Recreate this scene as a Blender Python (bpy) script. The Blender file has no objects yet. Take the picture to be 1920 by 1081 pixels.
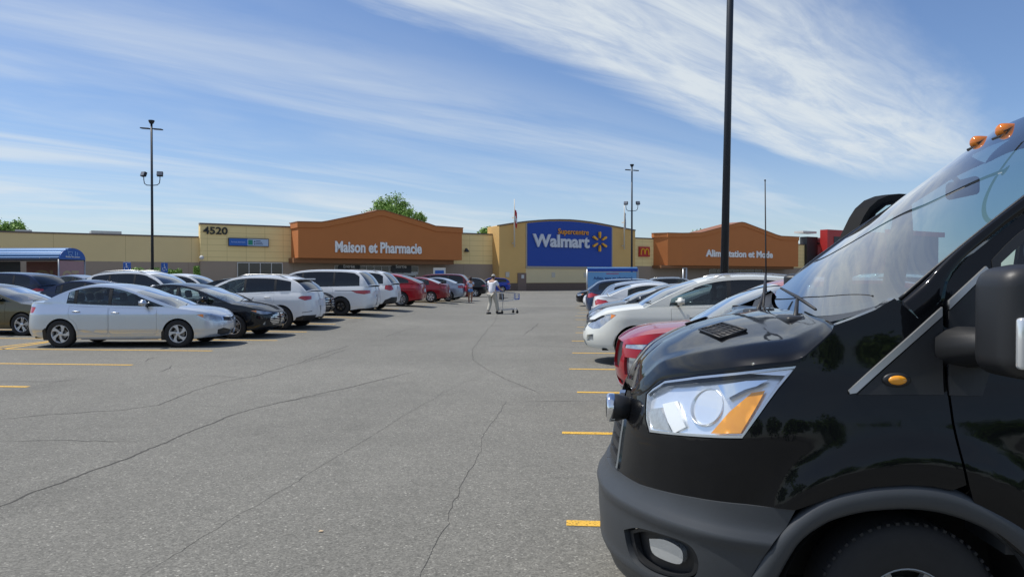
import bpy, bmesh, math, random
from math import radians, sin, cos, tan, atan, atan2, pi, sqrt
from mathutils import Vector, Matrix
from mathutils.geometry import delaunay_2d_cdt

random.seed(7)
SC = bpy.context.scene
COL = SC.collection

# ------------------------------------------------------------------ camera
BAND = (-1.98, -1.72, -1.35, -0.75, 4.4, 6.4)
FPX, YAW, PITCH, EYE = 1400.0, radians(5.06), radians(0.80), 1.60
cam = bpy.data.cameras.new('camera')
cam_ob = bpy.data.objects.new('camera', cam); COL.objects.link(cam_ob)
cam.sensor_width = 36.0; cam.lens = 36.0 * FPX / 1920.0
cam.clip_start = 0.05; cam.clip_end = 3000.0
cam_ob.location = (0, 0, EYE)
cam_ob.rotation_euler = (pi / 2 - PITCH, 0, YAW)
SC.camera = cam_ob

# ------------------------------------------------------------------ light
SUN_EL, SUN_AZ = radians(62), radians(-84)          # azimuth from +Y, positive towards +X
sd = Vector((cos(SUN_EL) * sin(SUN_AZ), cos(SUN_EL) * cos(SUN_AZ), sin(SUN_EL)))
sun = bpy.data.lights.new('sun', 'SUN'); sun.energy = 4.4; sun.angle = radians(0.5); sun.color = (1.0, 0.955, 0.88)
sun_ob = bpy.data.objects.new('sun', sun); COL.objects.link(sun_ob)
sun_ob.rotation_euler = sd.to_track_quat('Z', 'Y').to_euler()

SC.view_settings.view_transform = 'Standard'
SC.view_settings.look = 'None'
SC.view_settings.exposure = 0.0
SC.view_settings.gamma = 1.0

world = bpy.data.worlds.new('World'); SC.world = world; world.use_nodes = True
wn, wl = world.node_tree.nodes, world.node_tree.links
wn.clear()
def W(t, **kw):
    n = wn.new(t)
    for k, v in kw.items(): setattr(n, k, v)
    return n
def wmath(op, a, b=None, c=None, clamp=False):
    n = wn.new('ShaderNodeMath'); n.operation = op; n.use_clamp = clamp
    for i, x in enumerate((a, b, c)):
        if x is None: continue
        if isinstance(x, (int, float)): n.inputs[i].default_value = x
        else: wl.new(x, n.inputs[i])
    return n.outputs[0]
sky = W('ShaderNodeTexSky', sky_type='NISHITA', sun_disc=False)
sky.sun_elevation = SUN_EL; sky.sun_rotation = SUN_AZ
sky.air_density = 1.0; sky.dust_density = 0.5; sky.ozone_density = 2.0; sky.altitude = 50
tc = W('ShaderNodeTexCoord')
sep = W('ShaderNodeSeparateXYZ'); wl.new(tc.outputs['Generated'], sep.inputs[0])
zc = wmath('MAXIMUM', sep.outputs[2], 0.02)
zz = wmath('ADD', zc, 0.05)
px_ = wmath('DIVIDE', sep.outputs[0], zz); py_ = wmath('DIVIDE', sep.outputs[1], zz)
A = radians(39.0)                                    # cirrus streaks run towards this azimuth
al = wmath('ADD', wmath('MULTIPLY', px_, sin(A)), wmath('MULTIPLY', py_, cos(A)))     # along
ac = wmath('SUBTRACT', wmath('MULTIPLY', px_, cos(A)), wmath('MULTIPLY', py_, sin(A)))  # across (right +)
def noise(sa, sc_, off, detail, rough, dist=0.0):
    cb = W('ShaderNodeCombineXYZ')
    wl.new(wmath('MULTIPLY', al, sa), cb.inputs[0]); wl.new(wmath('MULTIPLY', ac, sc_), cb.inputs[1]); cb.inputs[2].default_value = off
    n = W('ShaderNodeTexNoise'); n.inputs['Scale'].default_value = 1.0
    n.inputs['Detail'].default_value = detail; n.inputs['Roughness'].default_value = rough; n.inputs['Distortion'].default_value = dist
    wl.new(cb.outputs[0], n.inputs['Vector'])
    return n.outputs[0]
def sstep(x, a, b):
    n = W('ShaderNodeMapRange', interpolation_type='SMOOTHSTEP')
    wl.new(x, n.inputs[0]); n.inputs[1].default_value = a; n.inputs[2].default_value = b
    return n.outputs[0]
nbig = noise(0.16, 0.50, 3.1, 6, 0.60, 0.6)
nstr = noise(0.26, 0.95, 9.4, 8, 0.60, 1.3)
nfine = noise(1.3, 6.0, 1.7, 6, 0.65, 0.5)
veil = wmath('MULTIPLY', sstep(nbig, 0.26, 0.62), sstep(nstr, 0.30, 0.70))
veil = wmath('MULTIPLY', veil, sstep(wmath('MULTIPLY', ac, -1.0), 1.9, 3.1))
veil = wmath('ADD', wmath('MULTIPLY', veil, 0.76), wmath('MULTIPLY', sstep(nbig, 0.3, 0.7), 0.03))
# the broad band of cirrus in the upper right; the edge on its lower side is the sharper one
wob = wmath('ADD', ac, wmath('MULTIPLY', wmath('SUBTRACT', nstr, 0.5), 0.9))
band = wmath('MULTIPLY', sstep(wob, BAND[0], BAND[1]), wmath('SUBTRACT', 1.0, sstep(wob, BAND[2], BAND[3])))
band = wmath('MULTIPLY', band, wmath('ADD', 0.45, wmath('MULTIPLY', sstep(nfine, 0.28, 0.66), 0.55)))
band = wmath('MULTIPLY', band, wmath('SUBTRACT', 1.0, sstep(al, BAND[4], BAND[5])))
cl = wmath('MAXIMUM', veil, wmath('MULTIPLY', band, 1.0))
low = wmath('SUBTRACT', 1.0, sstep(sep.outputs[2], 0.0, 0.22))
cl = wmath('MAXIMUM', cl, wmath('MULTIPLY', low, 0.27))
# a thicker, brighter veil behind the camera, added to light the shaded store front
back = wmath('MULTIPLY', sstep(wmath('MULTIPLY', sep.outputs[1], -1.0), 0.05, 0.45), wmath('ADD', 0.45, wmath('MULTIPLY', sstep(nbig, 0.35, 0.65), 0.55)))
cl = wmath('MAXIMUM', cl, wmath('MULTIPLY', back, 0.42))
cl = wmath('MULTIPLY', cl, 0.92, clamp=True)
mix = W('ShaderNodeMix', data_type='RGBA'); wl.new(cl, mix.inputs[0]); 
tint = W('ShaderNodeMix', data_type='RGBA', blend_type='MULTIPLY'); tint.inputs[0].default_value = 1.0
wl.new(sky.outputs[0], tint.inputs[6]); tint.inputs[7].default_value = (0.95, 1.06, 1.26, 1)
wl.new(tint.outputs[2], mix.inputs[6]); mix.inputs[7].default_value = (7.3, 7.9, 8.3, 1)
bg = W('ShaderNodeBackground'); bg.inputs[1].default_value = 0.10
wl.new(mix.outputs[2], bg.inputs[0])
out = W('ShaderNodeOutputWorld'); wl.new(bg.outputs[0], out.inputs[0])

# ------------------------------------------------------------------ picture <-> place
_R = Vector((cos(YAW), sin(YAW), 0)); _F0 = Vector((-sin(YAW), cos(YAW), 0))
_F = _F0 * cos(PITCH) - Vector((0, 0, sin(PITCH))); _U = _F0 * sin(PITCH) + Vector((0, 0, cos(PITCH)))
CAM = Vector((0, 0, EYE))
def ray(px, py): return _F + _R * ((px - 960) / FPX) + _U * ((540.5 - py) / FPX)
def proj(p):
    d = Vector(p) - CAM; f = d.dot(_F)
    return 960 + FPX * d.dot(_R) / f, 540.5 - FPX * d.dot(_U) / f
def at(px, py, Y):
    r = ray(px, py); return CAM + r * (Y / r.y)
def atd(px, py, depth): return CAM + ray(px, py) * depth
def xat(px, Y):                       # X of a picture column at distance Y down the lot
    r = ray(px, 521); return r.x / r.y * Y
def ground_z(x, y):
    def ss(a, b, t):
        t = min(1, max(0, (t - a) / (b - a))); return t * t * (3 - 2 * t)
    return 0.20 * ss(18, 30, y) * ss(-5, -9, x) * (1 - ss(44, 60, y)) * (1 - ss(-60, -90, x))
def gnd(px, py):
    z = 0.0
    for _ in range(6):
        r = ray(px, py); p = CAM + r * ((z - EYE) / r.z); z = ground_z(p.x, p.y)
    return p

# ------------------------------------------------------------------ materials
MATS = {}
def srgb(r, g, b):
    f = lambda c: (c / 255 / 12.92) if c / 255 <= 0.04045 else ((c / 255 + 0.055) / 1.055) ** 2.4
    return (f(r), f(g), f(b), 1)
def mat(name, col, rough=0.6, metal=0.0, coat=0.0, spec=0.5, emit=None, noise_amt=0.0, noise_scale=8.0, bump=0.0, alpha=1.0):
    if name in MATS: return MATS[name]
    m = bpy.data.materials.new(name); m.use_nodes = True
    n, l = m.node_tree.nodes, m.node_tree.links
    p = n['Principled BSDF']
    col = tuple(col)[:3] + (1,)
    p.inputs['Base Color'].default_value = col
    p.inputs['Roughness'].default_value = rough; p.inputs['Metallic'].default_value = metal
    p.inputs['Specular IOR Level'].default_value = spec
    p.inputs['Coat Weight'].default_value = coat; p.inputs['Coat Roughness'].default_value = 0.03
    if noise_amt or bump:
        t = n.new('ShaderNodeTexCoord'); nz = n.new('ShaderNodeTexNoise')
        nz.inputs['Scale'].default_value = noise_scale; nz.inputs['Detail'].default_value = 6; nz.inputs['Roughness'].default_value = 0.65
        l.new(t.outputs['Object'], nz.inputs['Vector'])
        if noise_amt:
            mx = n.new('ShaderNodeMix'); mx.data_type = 'RGBA'
            mx.inputs[6].default_value = tuple(c * (1 - noise_amt) for c in col[:3]) + (1,)
            mx.inputs[7].default_value = tuple(min(1, c * (1 + noise_amt)) for c in col[:3]) + (1,)
            l.new(nz.outputs[0], mx.inputs[0]); l.new(mx.outputs[2], p.inputs['Base Color'])
        if bump:
            b = n.new('ShaderNodeBump'); b.inputs['Strength'].default_value = bump; b.inputs['Distance'].default_value = 0.01
            l.new(nz.outputs[0], b.inputs['Height']); l.new(b.outputs[0], p.inputs['Normal'])
    MATS[name] = m
    return m
def paint(name, col, metal=0.0, rough=0.35):
    return mat('paint_' + name, col, rough=rough, metal=metal, coat=0.9, spec=0.08 if metal == 0 else 0.3, noise_amt=0.04, noise_scale=3.0)
def glass(name, tint, refl=1.0, dust=0.0):
    if name in MATS: return MATS[name]
    m = bpy.data.materials.new(name); m.use_nodes = True
    n, l = m.node_tree.nodes, m.node_tree.links; n.clear()
    tr = n.new('ShaderNodeBsdfTransparent'); tr.inputs[0].default_value = tuple(tint) + (1,)
    gl = n.new('ShaderNodeBsdfGlossy'); gl.inputs['Roughness'].default_value = 0.01; gl.inputs[0].default_value = (1, 1, 1, 1)
    fr = n.new('ShaderNodeFresnel'); ge = n.new('ShaderNodeNewGeometry')   # same reflectance from both sides of the thin pane
    bf = n.new('ShaderNodeMath'); bf.operation = 'MULTIPLY_ADD'; l.new(ge.outputs['Backfacing'], bf.inputs[0]); bf.inputs[1].default_value = -2; bf.inputs[2].default_value = 1
    pw = n.new('ShaderNodeMath'); pw.operation = 'POWER'; pw.inputs[0].default_value = 1.52; l.new(bf.outputs[0], pw.inputs[1]); l.new(pw.outputs[0], fr.inputs[0])
    mu = n.new('ShaderNodeMath'); mu.operation = 'MULTIPLY'; mu.use_clamp = True; mu.inputs[1].default_value = refl
    l.new(fr.outputs[0], mu.inputs[0])
    mx = n.new('ShaderNodeMixShader'); l.new(mu.outputs[0], mx.inputs[0]); l.new(tr.outputs[0], mx.inputs[1]); l.new(gl.outputs[0], mx.inputs[2])
    last = mx
    if dust:
        df = n.new('ShaderNodeBsdfDiffuse'); df.inputs[0].default_value = (.62, .66, .68, 1)
        tx = n.new('ShaderNodeTexCoord'); nz = n.new('ShaderNodeTexNoise'); nz.inputs['Scale'].default_value = 1.6; nz.inputs['Detail'].default_value = 6; l.new(tx.outputs['Object'], nz.inputs['Vector'])
        mm = n.new('ShaderNodeMath'); mm.operation = 'MULTIPLY'; l.new(nz.outputs[0], mm.inputs[0]); mm.inputs[1].default_value = dust*2
        last = n.new('ShaderNodeMixShader'); l.new(mm.outputs[0], last.inputs[0]); l.new(mx.outputs[0], last.inputs[1]); l.new(df.outputs[0], last.inputs[2])
    o = n.new('ShaderNodeOutputMaterial'); l.new(last.outputs[0], o.inputs[0])
    MATS[name] = m
    return m

# ------------------------------------------------------------------ object helpers
def tag(o, label=None, cat=None, group=None, kind=None):
    if label: o['label'] = label
    if cat: o['category'] = cat
    if group: o['group'] = group
    if kind: o['kind'] = kind
    return o
def empty(name, loc=(0, 0, 0), rz=0.0, label=None, cat=None, group=None):
    o = bpy.data.objects.new(name, None); COL.objects.link(o)
    o.location = loc; o.rotation_euler = (0, 0, rz); o.empty_display_size = 0.2
    return tag(o, label, cat, group)
def add_mesh(name, verts, faces, material, parent=None, smooth=False, mats=None, fmat=None):
    me = bpy.data.meshes.new(name); me.from_pydata([tuple(v) for v in verts], [], faces)
    if mats:
        for m in mats: me.materials.append(m)
        if fmat: me.polygons.foreach_set('material_index', fmat)
    else: me.materials.append(material)
    if smooth: me.polygons.foreach_set('use_smooth', [True] * len(me.polygons))
    me.update()
    o = bpy.data.objects.new(name, me); COL.objects.link(o)
    if parent is not None: o.parent = parent
    return o
class MB:
    """collects simple solids and links them as one mesh object"""
    def __init__(s): s.v = []; s.f = []
    def raw(s, v, f):
        b = len(s.v); s.v += [tuple(x) for x in v]; s.f += [tuple(i + b for i in q) for q in f]
    def box(s, x0, x1, y0, y1, z0, z1, M=None):
        v = [Vector(p) for p in ((x0,y0,z0),(x1,y0,z0),(x1,y1,z0),(x0,y1,z0),(x0,y0,z1),(x1,y0,z1),(x1,y1,z1),(x0,y1,z1))]
        if M: v = [M @ p for p in v]
        s.raw(v, [(0,3,2,1),(4,5,6,7),(0,1,5,4),(1,2,6,5),(2,3,7,6),(3,0,4,7)])
    def rbox(s, x0, x1, y0, y1, z0, z1, r=0.02, seg=2, M=None):
        bm = bmesh.new(); bmesh.ops.create_cube(bm, size=1)
        bmesh.ops.scale(bm, vec=(x1-x0, y1-y0, z1-z0), verts=bm.verts)
        bmesh.ops.translate(bm, vec=((x0+x1)/2, (y0+y1)/2, (z0+z1)/2), verts=bm.verts)
        bmesh.ops.bevel(bm, geom=bm.edges[:], offset=r, segments=seg, affect='EDGES', profile=0.5)
        if M: bmesh.ops.transform(bm, matrix=M, verts=bm.verts)
        s.bm(bm)
    def bm(s, bm):
        bm.verts.index_update(); b = len(s.v)
        s.v += [tuple(v.co) for v in bm.verts]; s.f += [tuple(v.index + b for v in f.verts) for f in bm.faces]; bm.free()
    def tube(s, pts, r, n=8, caps=True):
        pts = [Vector(p) for p in pts]; rs = r if isinstance(r, (list, tuple)) else [r] * len(pts)
        rings = []; up = None
        for i, p in enumerate(pts):
            d = (pts[min(i+1, len(pts)-1)] - pts[max(i-1, 0)]).normalized()
            if up is None: up = Vector((0,0,1)) if abs(d.z) < 0.9 else Vector((1,0,0))
            a = d.cross(up).normalized(); up = a.cross(d).normalized()
            rings.append([p + (a * cos(2*pi*k/n) + up * sin(2*pi*k/n)) * rs[i] for k in range(n)])
        v = [q for ring in rings for q in ring]; f = []
        for i in range(len(pts)-1):
            for k in range(n): f.append((i*n+k, i*n+(k+1)%n, (i+1)*n+(k+1)%n, (i+1)*n+k))
        if caps: f.append(tuple(range(n))[::-1]); f.append(tuple(range((len(pts)-1)*n, len(pts)*n)))
        s.raw(v, f)
    def lathe(s, prof, n=32, M=None, axis='Y'):
        """prof: (radius, axial) pairs"""
        v = []; f = []
        for r, a in prof:
            for k in range(n):
                c, t = cos(2*pi*k/n), sin(2*pi*k/n)
                p = Vector((r*c, a, r*t)) if axis == 'Y' else Vector((r*c, r*t, a))
                v.append(M @ p if M else p)
        for i in range(len(prof)-1):
            for k in range(n): f.append((i*n+k, i*n+(k+1)%n, (i+1)*n+(k+1)%n, (i+1)*n+k))
        s.raw(v, f)
    def ball(s, c, r, seg=12, M=None):
        bm = bmesh.new(); bmesh.ops.create_uvsphere(bm, u_segments=seg, v_segments=max(6, seg*2//3), radius=1)
        rr = r if isinstance(r, (tuple, list)) else (r, r, r)
        bmesh.ops.scale(bm, vec=rr, verts=bm.verts); bmesh.ops.translate(bm, vec=c, verts=bm.verts)
        if M: bmesh.ops.transform(bm, matrix=M, verts=bm.verts)
        s.bm(bm)
    def build(s, name, m, parent=None, smooth=False, fix=True):
        o = add_mesh(name, s.v, s.f, m, parent, smooth)
        if fix:
            bm = bmesh.new(); bm.from_mesh(o.data); bmesh.ops.recalc_face_normals(bm, faces=bm.faces); bm.to_mesh(o.data); bm.free()
        if smooth == 'angle':
            smooth_angle(o)
        return o
def smooth_angle(o, ang=35):
    me = o.data
    bm = bmesh.new(); bm.from_mesh(me)
    for e in bm.edges:
        e.smooth = not (len(e.link_faces) == 2 and e.calc_face_angle(0) > radians(ang)) and len(e.link_faces) == 2
    for f in bm.faces: f.smooth = True
    bm.to_mesh(me); bm.free()
def catmull(pts, per=8, closed=False):
    pts = [tuple(map(float, p)) for p in pts]; n = len(pts); out_ = []
    for i in range(n - 1):
        p0 = pts[max(i-1, 0)]; p1 = pts[i]; p2 = pts[i+1]; p3 = pts[min(i+2, n-1)]
        for k in range(per):
            t = k / per
            out_.append(tuple(0.5*((2*b) + (-a+c)*t + (2*a-5*b+4*c-d)*t*t + (-a+3*b-3*c+d)*t**3) for a, b, c, d in zip(p0, p1, p2, p3)))
    out_.append(pts[-1]); return out_
def lerp_tab(tab, x):
    if x <= tab[0][0]: return tab[0][1]
    for (a, va), (b, vb) in zip(tab, tab[1:]):
        if x <= b: 
            return va + (vb - va) * (x - a) / max(1e-9, b - a)
    return tab[-1][1]
def smooth_tab(tab, x):
    """monotone-ish cubic interpolation of a table"""
    if x <= tab[0][0]: return tab[0][1]
    if x >= tab[-1][0]: return tab[-1][1]
    n = len(tab)
    for i in range(n - 1):
        if x <= tab[i+1][0]: break
    x0, y0 = tab[i]; x1, y1 = tab[i+1]; h = x1 - x0
    sl = (y1 - y0) / h
    def m(j):
        if j <= 0 or j >= n - 1: return (tab[min(j+1, n-1)][1] - tab[max(j-1, 0)][1]) / (tab[min(j+1, n-1)][0] - tab[max(j-1, 0)][0])
        a = (tab[j][1]-tab[j-1][1])/(tab[j][0]-tab[j-1][0]); b = (tab[j+1][1]-tab[j][1])/(tab[j+1][0]-tab[j][0])
        if a * b <= 0: return 0.0
        return 2*a*b/(a+b)
    t = (x - x0) / h; m0, m1 = m(i), m(i+1)
    return (2*t**3-3*t*t+1)*y0 + (t**3-2*t*t+t)*h*m0 + (-2*t**3+3*t*t)*y1 + (t**3-t*t)*h*m1
# ================================================================== GROUND
def asphalt():
    m = bpy.data.materials.new('asphalt'); m.use_nodes = True
    n, l = m.node_tree.nodes, m.node_tree.links; p = n['Principled BSDF']
    t = n.new('ShaderNodeTexCoord')
    def nz(scale, det, rough=0.6, stretch=None):
        x = n.new('ShaderNodeTexNoise'); x.inputs['Scale'].default_value = scale; x.inputs['Detail'].default_value = det; x.inputs['Roughness'].default_value = rough
        if stretch:
            mp = n.new('ShaderNodeMapping'); mp.inputs['Scale'].default_value = stretch; l.new(t.outputs['Object'], mp.inputs[0]); l.new(mp.outputs[0], x.inputs['Vector'])
        else: l.new(t.outputs['Object'], x.inputs['Vector'])
        return x.outputs[0]
    def mr(x, a, b, c, d):
        k = n.new('ShaderNodeMapRange'); l.new(x, k.inputs[0])
        for i, v in enumerate((a, b, c, d)): k.inputs[i+1].default_value = v
        return k.outputs[0]
    def mul(a, b, op='MULTIPLY'):
        k = n.new('ShaderNodeMath'); k.operation = op
        for i, v in enumerate((a, b)):
            if isinstance(v, (int, float)): k.inputs[i].default_value = v
            else: l.new(v, k.inputs[i])
        return k.outputs[0]
    big = mr(nz(0.22, 5), 0.3, 0.7, 0.90, 1.10)
    lanes = mr(nz(1.0, 4, 0.6, (0.55, 0.035, 1)), 0.3, 0.7, 0.95, 1.05)
    mid = mr(nz(2.3, 5), 0.25, 0.75, 0.93, 1.07)
    vo = n.new('ShaderNodeTexVoronoi'); vo.inputs['Scale'].default_value = 95; l.new(t.outputs['Object'], vo.inputs['Vector'])
    sepc = n.new('ShaderNodeSeparateColor'); l.new(vo.outputs['Color'], sepc.inputs[0])
    stone = mr(sepc.outputs[0], 0.0, 1.0, 0.73, 1.27)
    pale = mr(sepc.outputs[1], 0.955, 0.97, 0.0, 0.75)                     # scattered pale chips
    v2 = n.new('ShaderNodeTexVoronoi'); v2.inputs['Scale'].default_value = 34; l.new(t.outputs['Object'], v2.inputs['Vector'])
    s2 = n.new('ShaderNodeSeparateColor'); l.new(v2.outputs['Color'], s2.inputs[0])
    stone2 = mr(s2.outputs[0], 0, 1, 0.90, 1.10)
    dark = mr(nz(55, 3, 0.7), 0.30, 0.48, 0.62, 1.0)
    k = mul(mul(mul(mul(big, lanes), mid), mul(stone, stone2)), dark)
    k = mul(k, mul(pale, 1.0, 'ADD'))
    st = nz(0.55, 3, 0.55, (1.0, 0.6, 1)); k = mul(k, mr(st, 0.62, 0.72, 1.0, 0.86))           # old oil and water stains
    k = mul(k, mr(nz(7.0, 4, 0.7), 0.66, 0.74, 1.0, 0.80))
    k = mul(k, mr(nz(0.09, 2, 0.5, (0.3, 1.6, 1)), 0.45, 0.6, 0.96, 1.05))
    c = n.new('ShaderNodeMix'); c.data_type = 'RGBA'; c.blend_type = 'MULTIPLY'; c.inputs[0].default_value = 1
    c.inputs[6].default_value = (ASPH[0], ASPH[1], ASPH[2], 1)
    cb = n.new('ShaderNodeCombineColor'); 
    for i in range(3): l.new(k, cb.inputs[i])
    l.new(cb.outputs[0], c.inputs[7]); l.new(c.outputs[2], p.inputs['Base Color'])
    p.inputs['Roughness'].default_value = 0.85; p.inputs['Specular IOR Level'].default_value = 0.35
    b = n.new('ShaderNodeBump'); b.inputs['Strength'].default_value = 0.55; b.inputs['Distance'].default_value = 0.004
    l.new(mul(stone, dark), b.inputs['Height']); l.new(b.outputs[0], p.inputs['Normal'])
    return m
ASPH = (0.172, 0.167, 0.146)
def sheet(name, xs, ys, m, dz=0.0):
    v = [(x, y, ground_z(x, y) + dz) for y in ys for x in xs]; nx = len(xs)
    f = [(j*nx+i, j*nx+i+1, (j+1)*nx+i+1, (j+1)*nx+i) for j in range(len(ys)-1) for i in range(nx-1)]
    return add_mesh(name, v, f, m, None, True)
def rng(a, b, s):
    r = []; x = a
    while x < b - 1e-6: r.append(x); x += s
    return r + [b]
xs = [-900, -400, -200] + rng(-100, -16, 4) + rng(-15, 8, 1) + [12, 20, 40, 80, 150, 300, 900]
ys = [-900, -300, -100, -30, -10, 0, 10] + rng(16, 64, 2) + [70, 90, 130, 200, 400, 1200]
lot = tag(sheet('parking_lot', xs, ys, asphalt()), 'worn grey asphalt parking lot with long cracks and yellow stall lines', kind='structure')

yellow = mat('yellow_paint', (0.72, 0.42, 0.045), 0.6, noise_amt=0.22, noise_scale=14)
def yellow_worn():
    m = yellow; n, l = m.node_tree.nodes, m.node_tree.links; p = n['Principled BSDF']
    t = n.new('ShaderNodeTexCoord'); a = n.new('ShaderNodeTexNoise'); a.inputs['Scale'].default_value = 60; a.inputs['Detail'].default_value = 5
    l.new(t.outputs['Object'], a.inputs['Vector'])
    r = n.new('ShaderNodeMapRange'); l.new(a.outputs[0], r.inputs[0]); r.inputs[1].default_value = 0.36; r.inputs[2].default_value = 0.46; r.inputs[3].default_value = 0.30; r.inputs[4].default_value = 1
    l.new(r.outputs[0], p.inputs['Alpha'])
yellow_worn()
def stripe(p0, p1, w=0.105):
    p0, p1 = Vector(p0), Vector(p1); d = (p1 - p0); d.z = 0; n_ = max(2, int(d.length / 0.8)); d.normalize(); s = Vector((-d.y, d.x, 0)) * w / 2
    v = []; f = []
    for i in range(n_ + 1):
        c = p0.lerp(p1, i / n_)
        for q in (c + s, c - s): v.append((q.x, q.y, ground_z(q.x, q.y) + 0.004))
        if i: b = 2*i; f.append((b-2, b-1, b+1, b))
    o = add_mesh('stall_line', v, f, yellow, lot); return o
# right row: measured line heights and ends in the photo
for (ex, ey) in ((1062, 980), (1054, 811), (1082, 735), (1067, 691.5), (1073, 661.5), (1072, 639), (1079, 623.5), (1082, 613), (1079, 599), (1078, 592)):
    p = gnd(ex, ey); stripe(p, (p.x + 5.6, p.y, 0), 0.11)
p0 = gnd(1078, 592)
for k in range(1, 14):
    stripe((p0.x + 0.1*((k*7) % 3), p0.y + 2.75*k, 0), (p0.x + 5.4, p0.y + 2.75*k, 0), 0.11)
LEFT_Y = []
for (ex, ey) in ((53, 725), (248, 684), (398, 657.5), (520, 638), (575, 622), (629, 607.5), (678, 595.6), (716, 586), (748, 579)):
    p = gnd(ex, ey); LEFT_Y.append(p.y); stripe(p, (p.x - 5.2, p.y, 0), 0.11)
    stripe((p.x - 5.2, p.y, 0), (p.x - 10.4, p.y, 0), 0.11)
for k in range(1, 9):
    y = LEFT_Y[-1] + 2.75*k; stripe((-8.0, y, 0), (-18, y, 0), 0.11)
stripe((-13.35, LEFT_Y[1] - 0.2, 0), (-13.35, LEFT_Y[1] + 34, 0), 0.11)
stripe(gnd(0, 655), gnd(92, 641), 0.10)

crack_m = mat('crack_dark', (0.070, 0.067, 0.060), 0.95)
def crack(pts, w, jag=1.0, seed=1):
    rd = random.Random(seed); P = [gnd(*p) for p in pts]; line = []
    for a, b in zip(P, P[1:]):
        k = max(2, int((b - a).length / 0.06)); k = min(k, 120)
        d = (b - a).normalized(); s = Vector((-d.y, d.x, 0))
        for i in range(k): line.append((a.lerp(b, i / k), s))
    line.append((P[-1], s))
    off = 0; v = []; f = []; N = len(line); ww = 1.0
    for i, (c, s) in enumerate(line):
        off = off * 0.93 + rd.gauss(0, 0.009) * jag; ww = ww * 0.85 + 0.15 * rd.uniform(0.1, 2.0)
        if i % 17 == 0: off += rd.gauss(0, 0.012) * jag
        taper = min(1, i / 8, (N - 1 - i) / 8 + 0.02)
        q = c + s * off; h = w * ww * taper / 2 + 0.0006
        for g in (q + s * h, q - s * h): v.append((g.x, g.y, ground_z(g.x, g.y) + 0.0025))
        if i: b = 2*i; f.append((b-2, b-1, b+1, b))
    return v, f
cracks = [
 ([(-60,972),(0,948),(64,921),(128,897),(213,867),(290,835),(333,818),(354,810),(401,791),(460,767),(512,756),(600,737),(640,729),(698,716),(782,696)], 0.015),
 ([(-40,790),(81,778),(230,769),(298,759),(371,733),(426,716),(482,704),(520,693),(554,682),(600,664),(662,646)], 0.012),
 ([(560,682),(610,668),(660,652)], 0.012),
 ([(662,646),(760,647),(900,648),(1010,648),(1120,652)], 0.014),
 ([(230,1110),(264,1081),(333,1040),(384,1006),(460,961),(537,914),(600,876),(689,822),(711,809),(756,782),(818,745),(867,718),(903,702)], 0.0020),
 ([(780,1110),(794,1081),(814,1036),(836,987),(854,951),(867,916),(894,871),(907,822),(929,778),(951,753),(903,743)], 0.0026),
 ([(951,753),(1040,752),(1140,752)], 0.010),
 ([(940,575),(927,604),(903,631),(887,653),(891,676),(911,691),(947,711),(1014,740)], 0.007),
 ([(-40,828),(0,827),(128,825),(213,828),(290,828)], 0.008),
 ([(324,763),(380,761),(443,763)], 0.006), ([(-40,716),(0,715),(107,715),(179,708)], 0.012),
 ([(894,872),(950,873),(1014,874)], 0.005), ([(1009,900),(1050,896),(1103,893)], 0.006),
 ([(720,632),(760,618),(790,612)], 0.02), ([(270,678),(285,670),(300,668)], 0.02), ([(300,698),(320,690),(322,684)], 0.02),
 ([(330,703),(400,704),(470,708)], 0.01), ([(640,735),(560,748),(480,762)], 0.006), ([(982,628),(1000,612),(1010,605)], 0.02)]
V = []; Fc = []
for i, (pts, w) in enumerate(cracks):
    v, f = crack(pts, w, 1.0 if w > 0.008 else 0.7, i + 3); b = len(V); V += v; Fc += [tuple(q + b for q in t) for t in f]
# short dark seams in the middle of the lane
rd = random.Random(5)
for (x, y) in ((822,634),(967,636),(824,649),(856,669),(840,671),(914,669),(964,668),(823,694),(954,690),(1002,690),(1030,687),(686,733),(935,603),(870,615),(905,652),(700,640)):
    v, f = crack([(x-8, y+rd.uniform(-.6,.6)), (x+10, y+rd.uniform(-.6,.6))], 0.035, 0.6, x); b = len(V); V += v; Fc += [tuple(q + b for q in t) for t in f]
add_mesh('asphalt_cracks', V, Fc, crack_m, lot)
# small litter: a piece of wrapper lying on the asphalt
wr = MB(); q = gnd(602, 996)
wr.raw([(q.x-.014,q.y-.012,.005),(q.x+.013,q.y-.012,.008),(q.x+.015,q.y+.010,.004),(q.x-.010,q.y+.012,.009),(q.x,q.y,.004)], [(0,1,4),(1,2,4),(2,3,4),(3,0,4)])
tag(wr.build('wrapper', mat('wrapper_tan', (0.6,0.45,0.28), 0.6)), 'small crumpled tan wrapper lying on the asphalt in the foreground', 'litter')

# ================================================================== STORE
FD = radians(57.0) ; FYAW = pi/2 - (FD - YAW)          # facade runs to the right and away
O_ = atd(1000, 544, 97.0); O_.z = 0
du = Vector((cos(FYAW), sin(FYAW), 0)); dn = Vector((sin(FYAW), -cos(FYAW), 0))   # along, towards us
def fu(px, py, out_=0.0):
    """facade coordinates (u, z) of a picture point on the plane `out_` metres in front of the wall"""
    r = ray(px, py); t = ((O_ + dn*out_ - CAM).dot(dn)) / r.dot(dn); p = CAM + r*t
    return (p - O_).dot(du), p.z
U = lambda px, out_=0.0: fu(px, 521, out_)[0]
ZF = lambda px, py, out_=0.0: fu(px, py, out_)[1]

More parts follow.
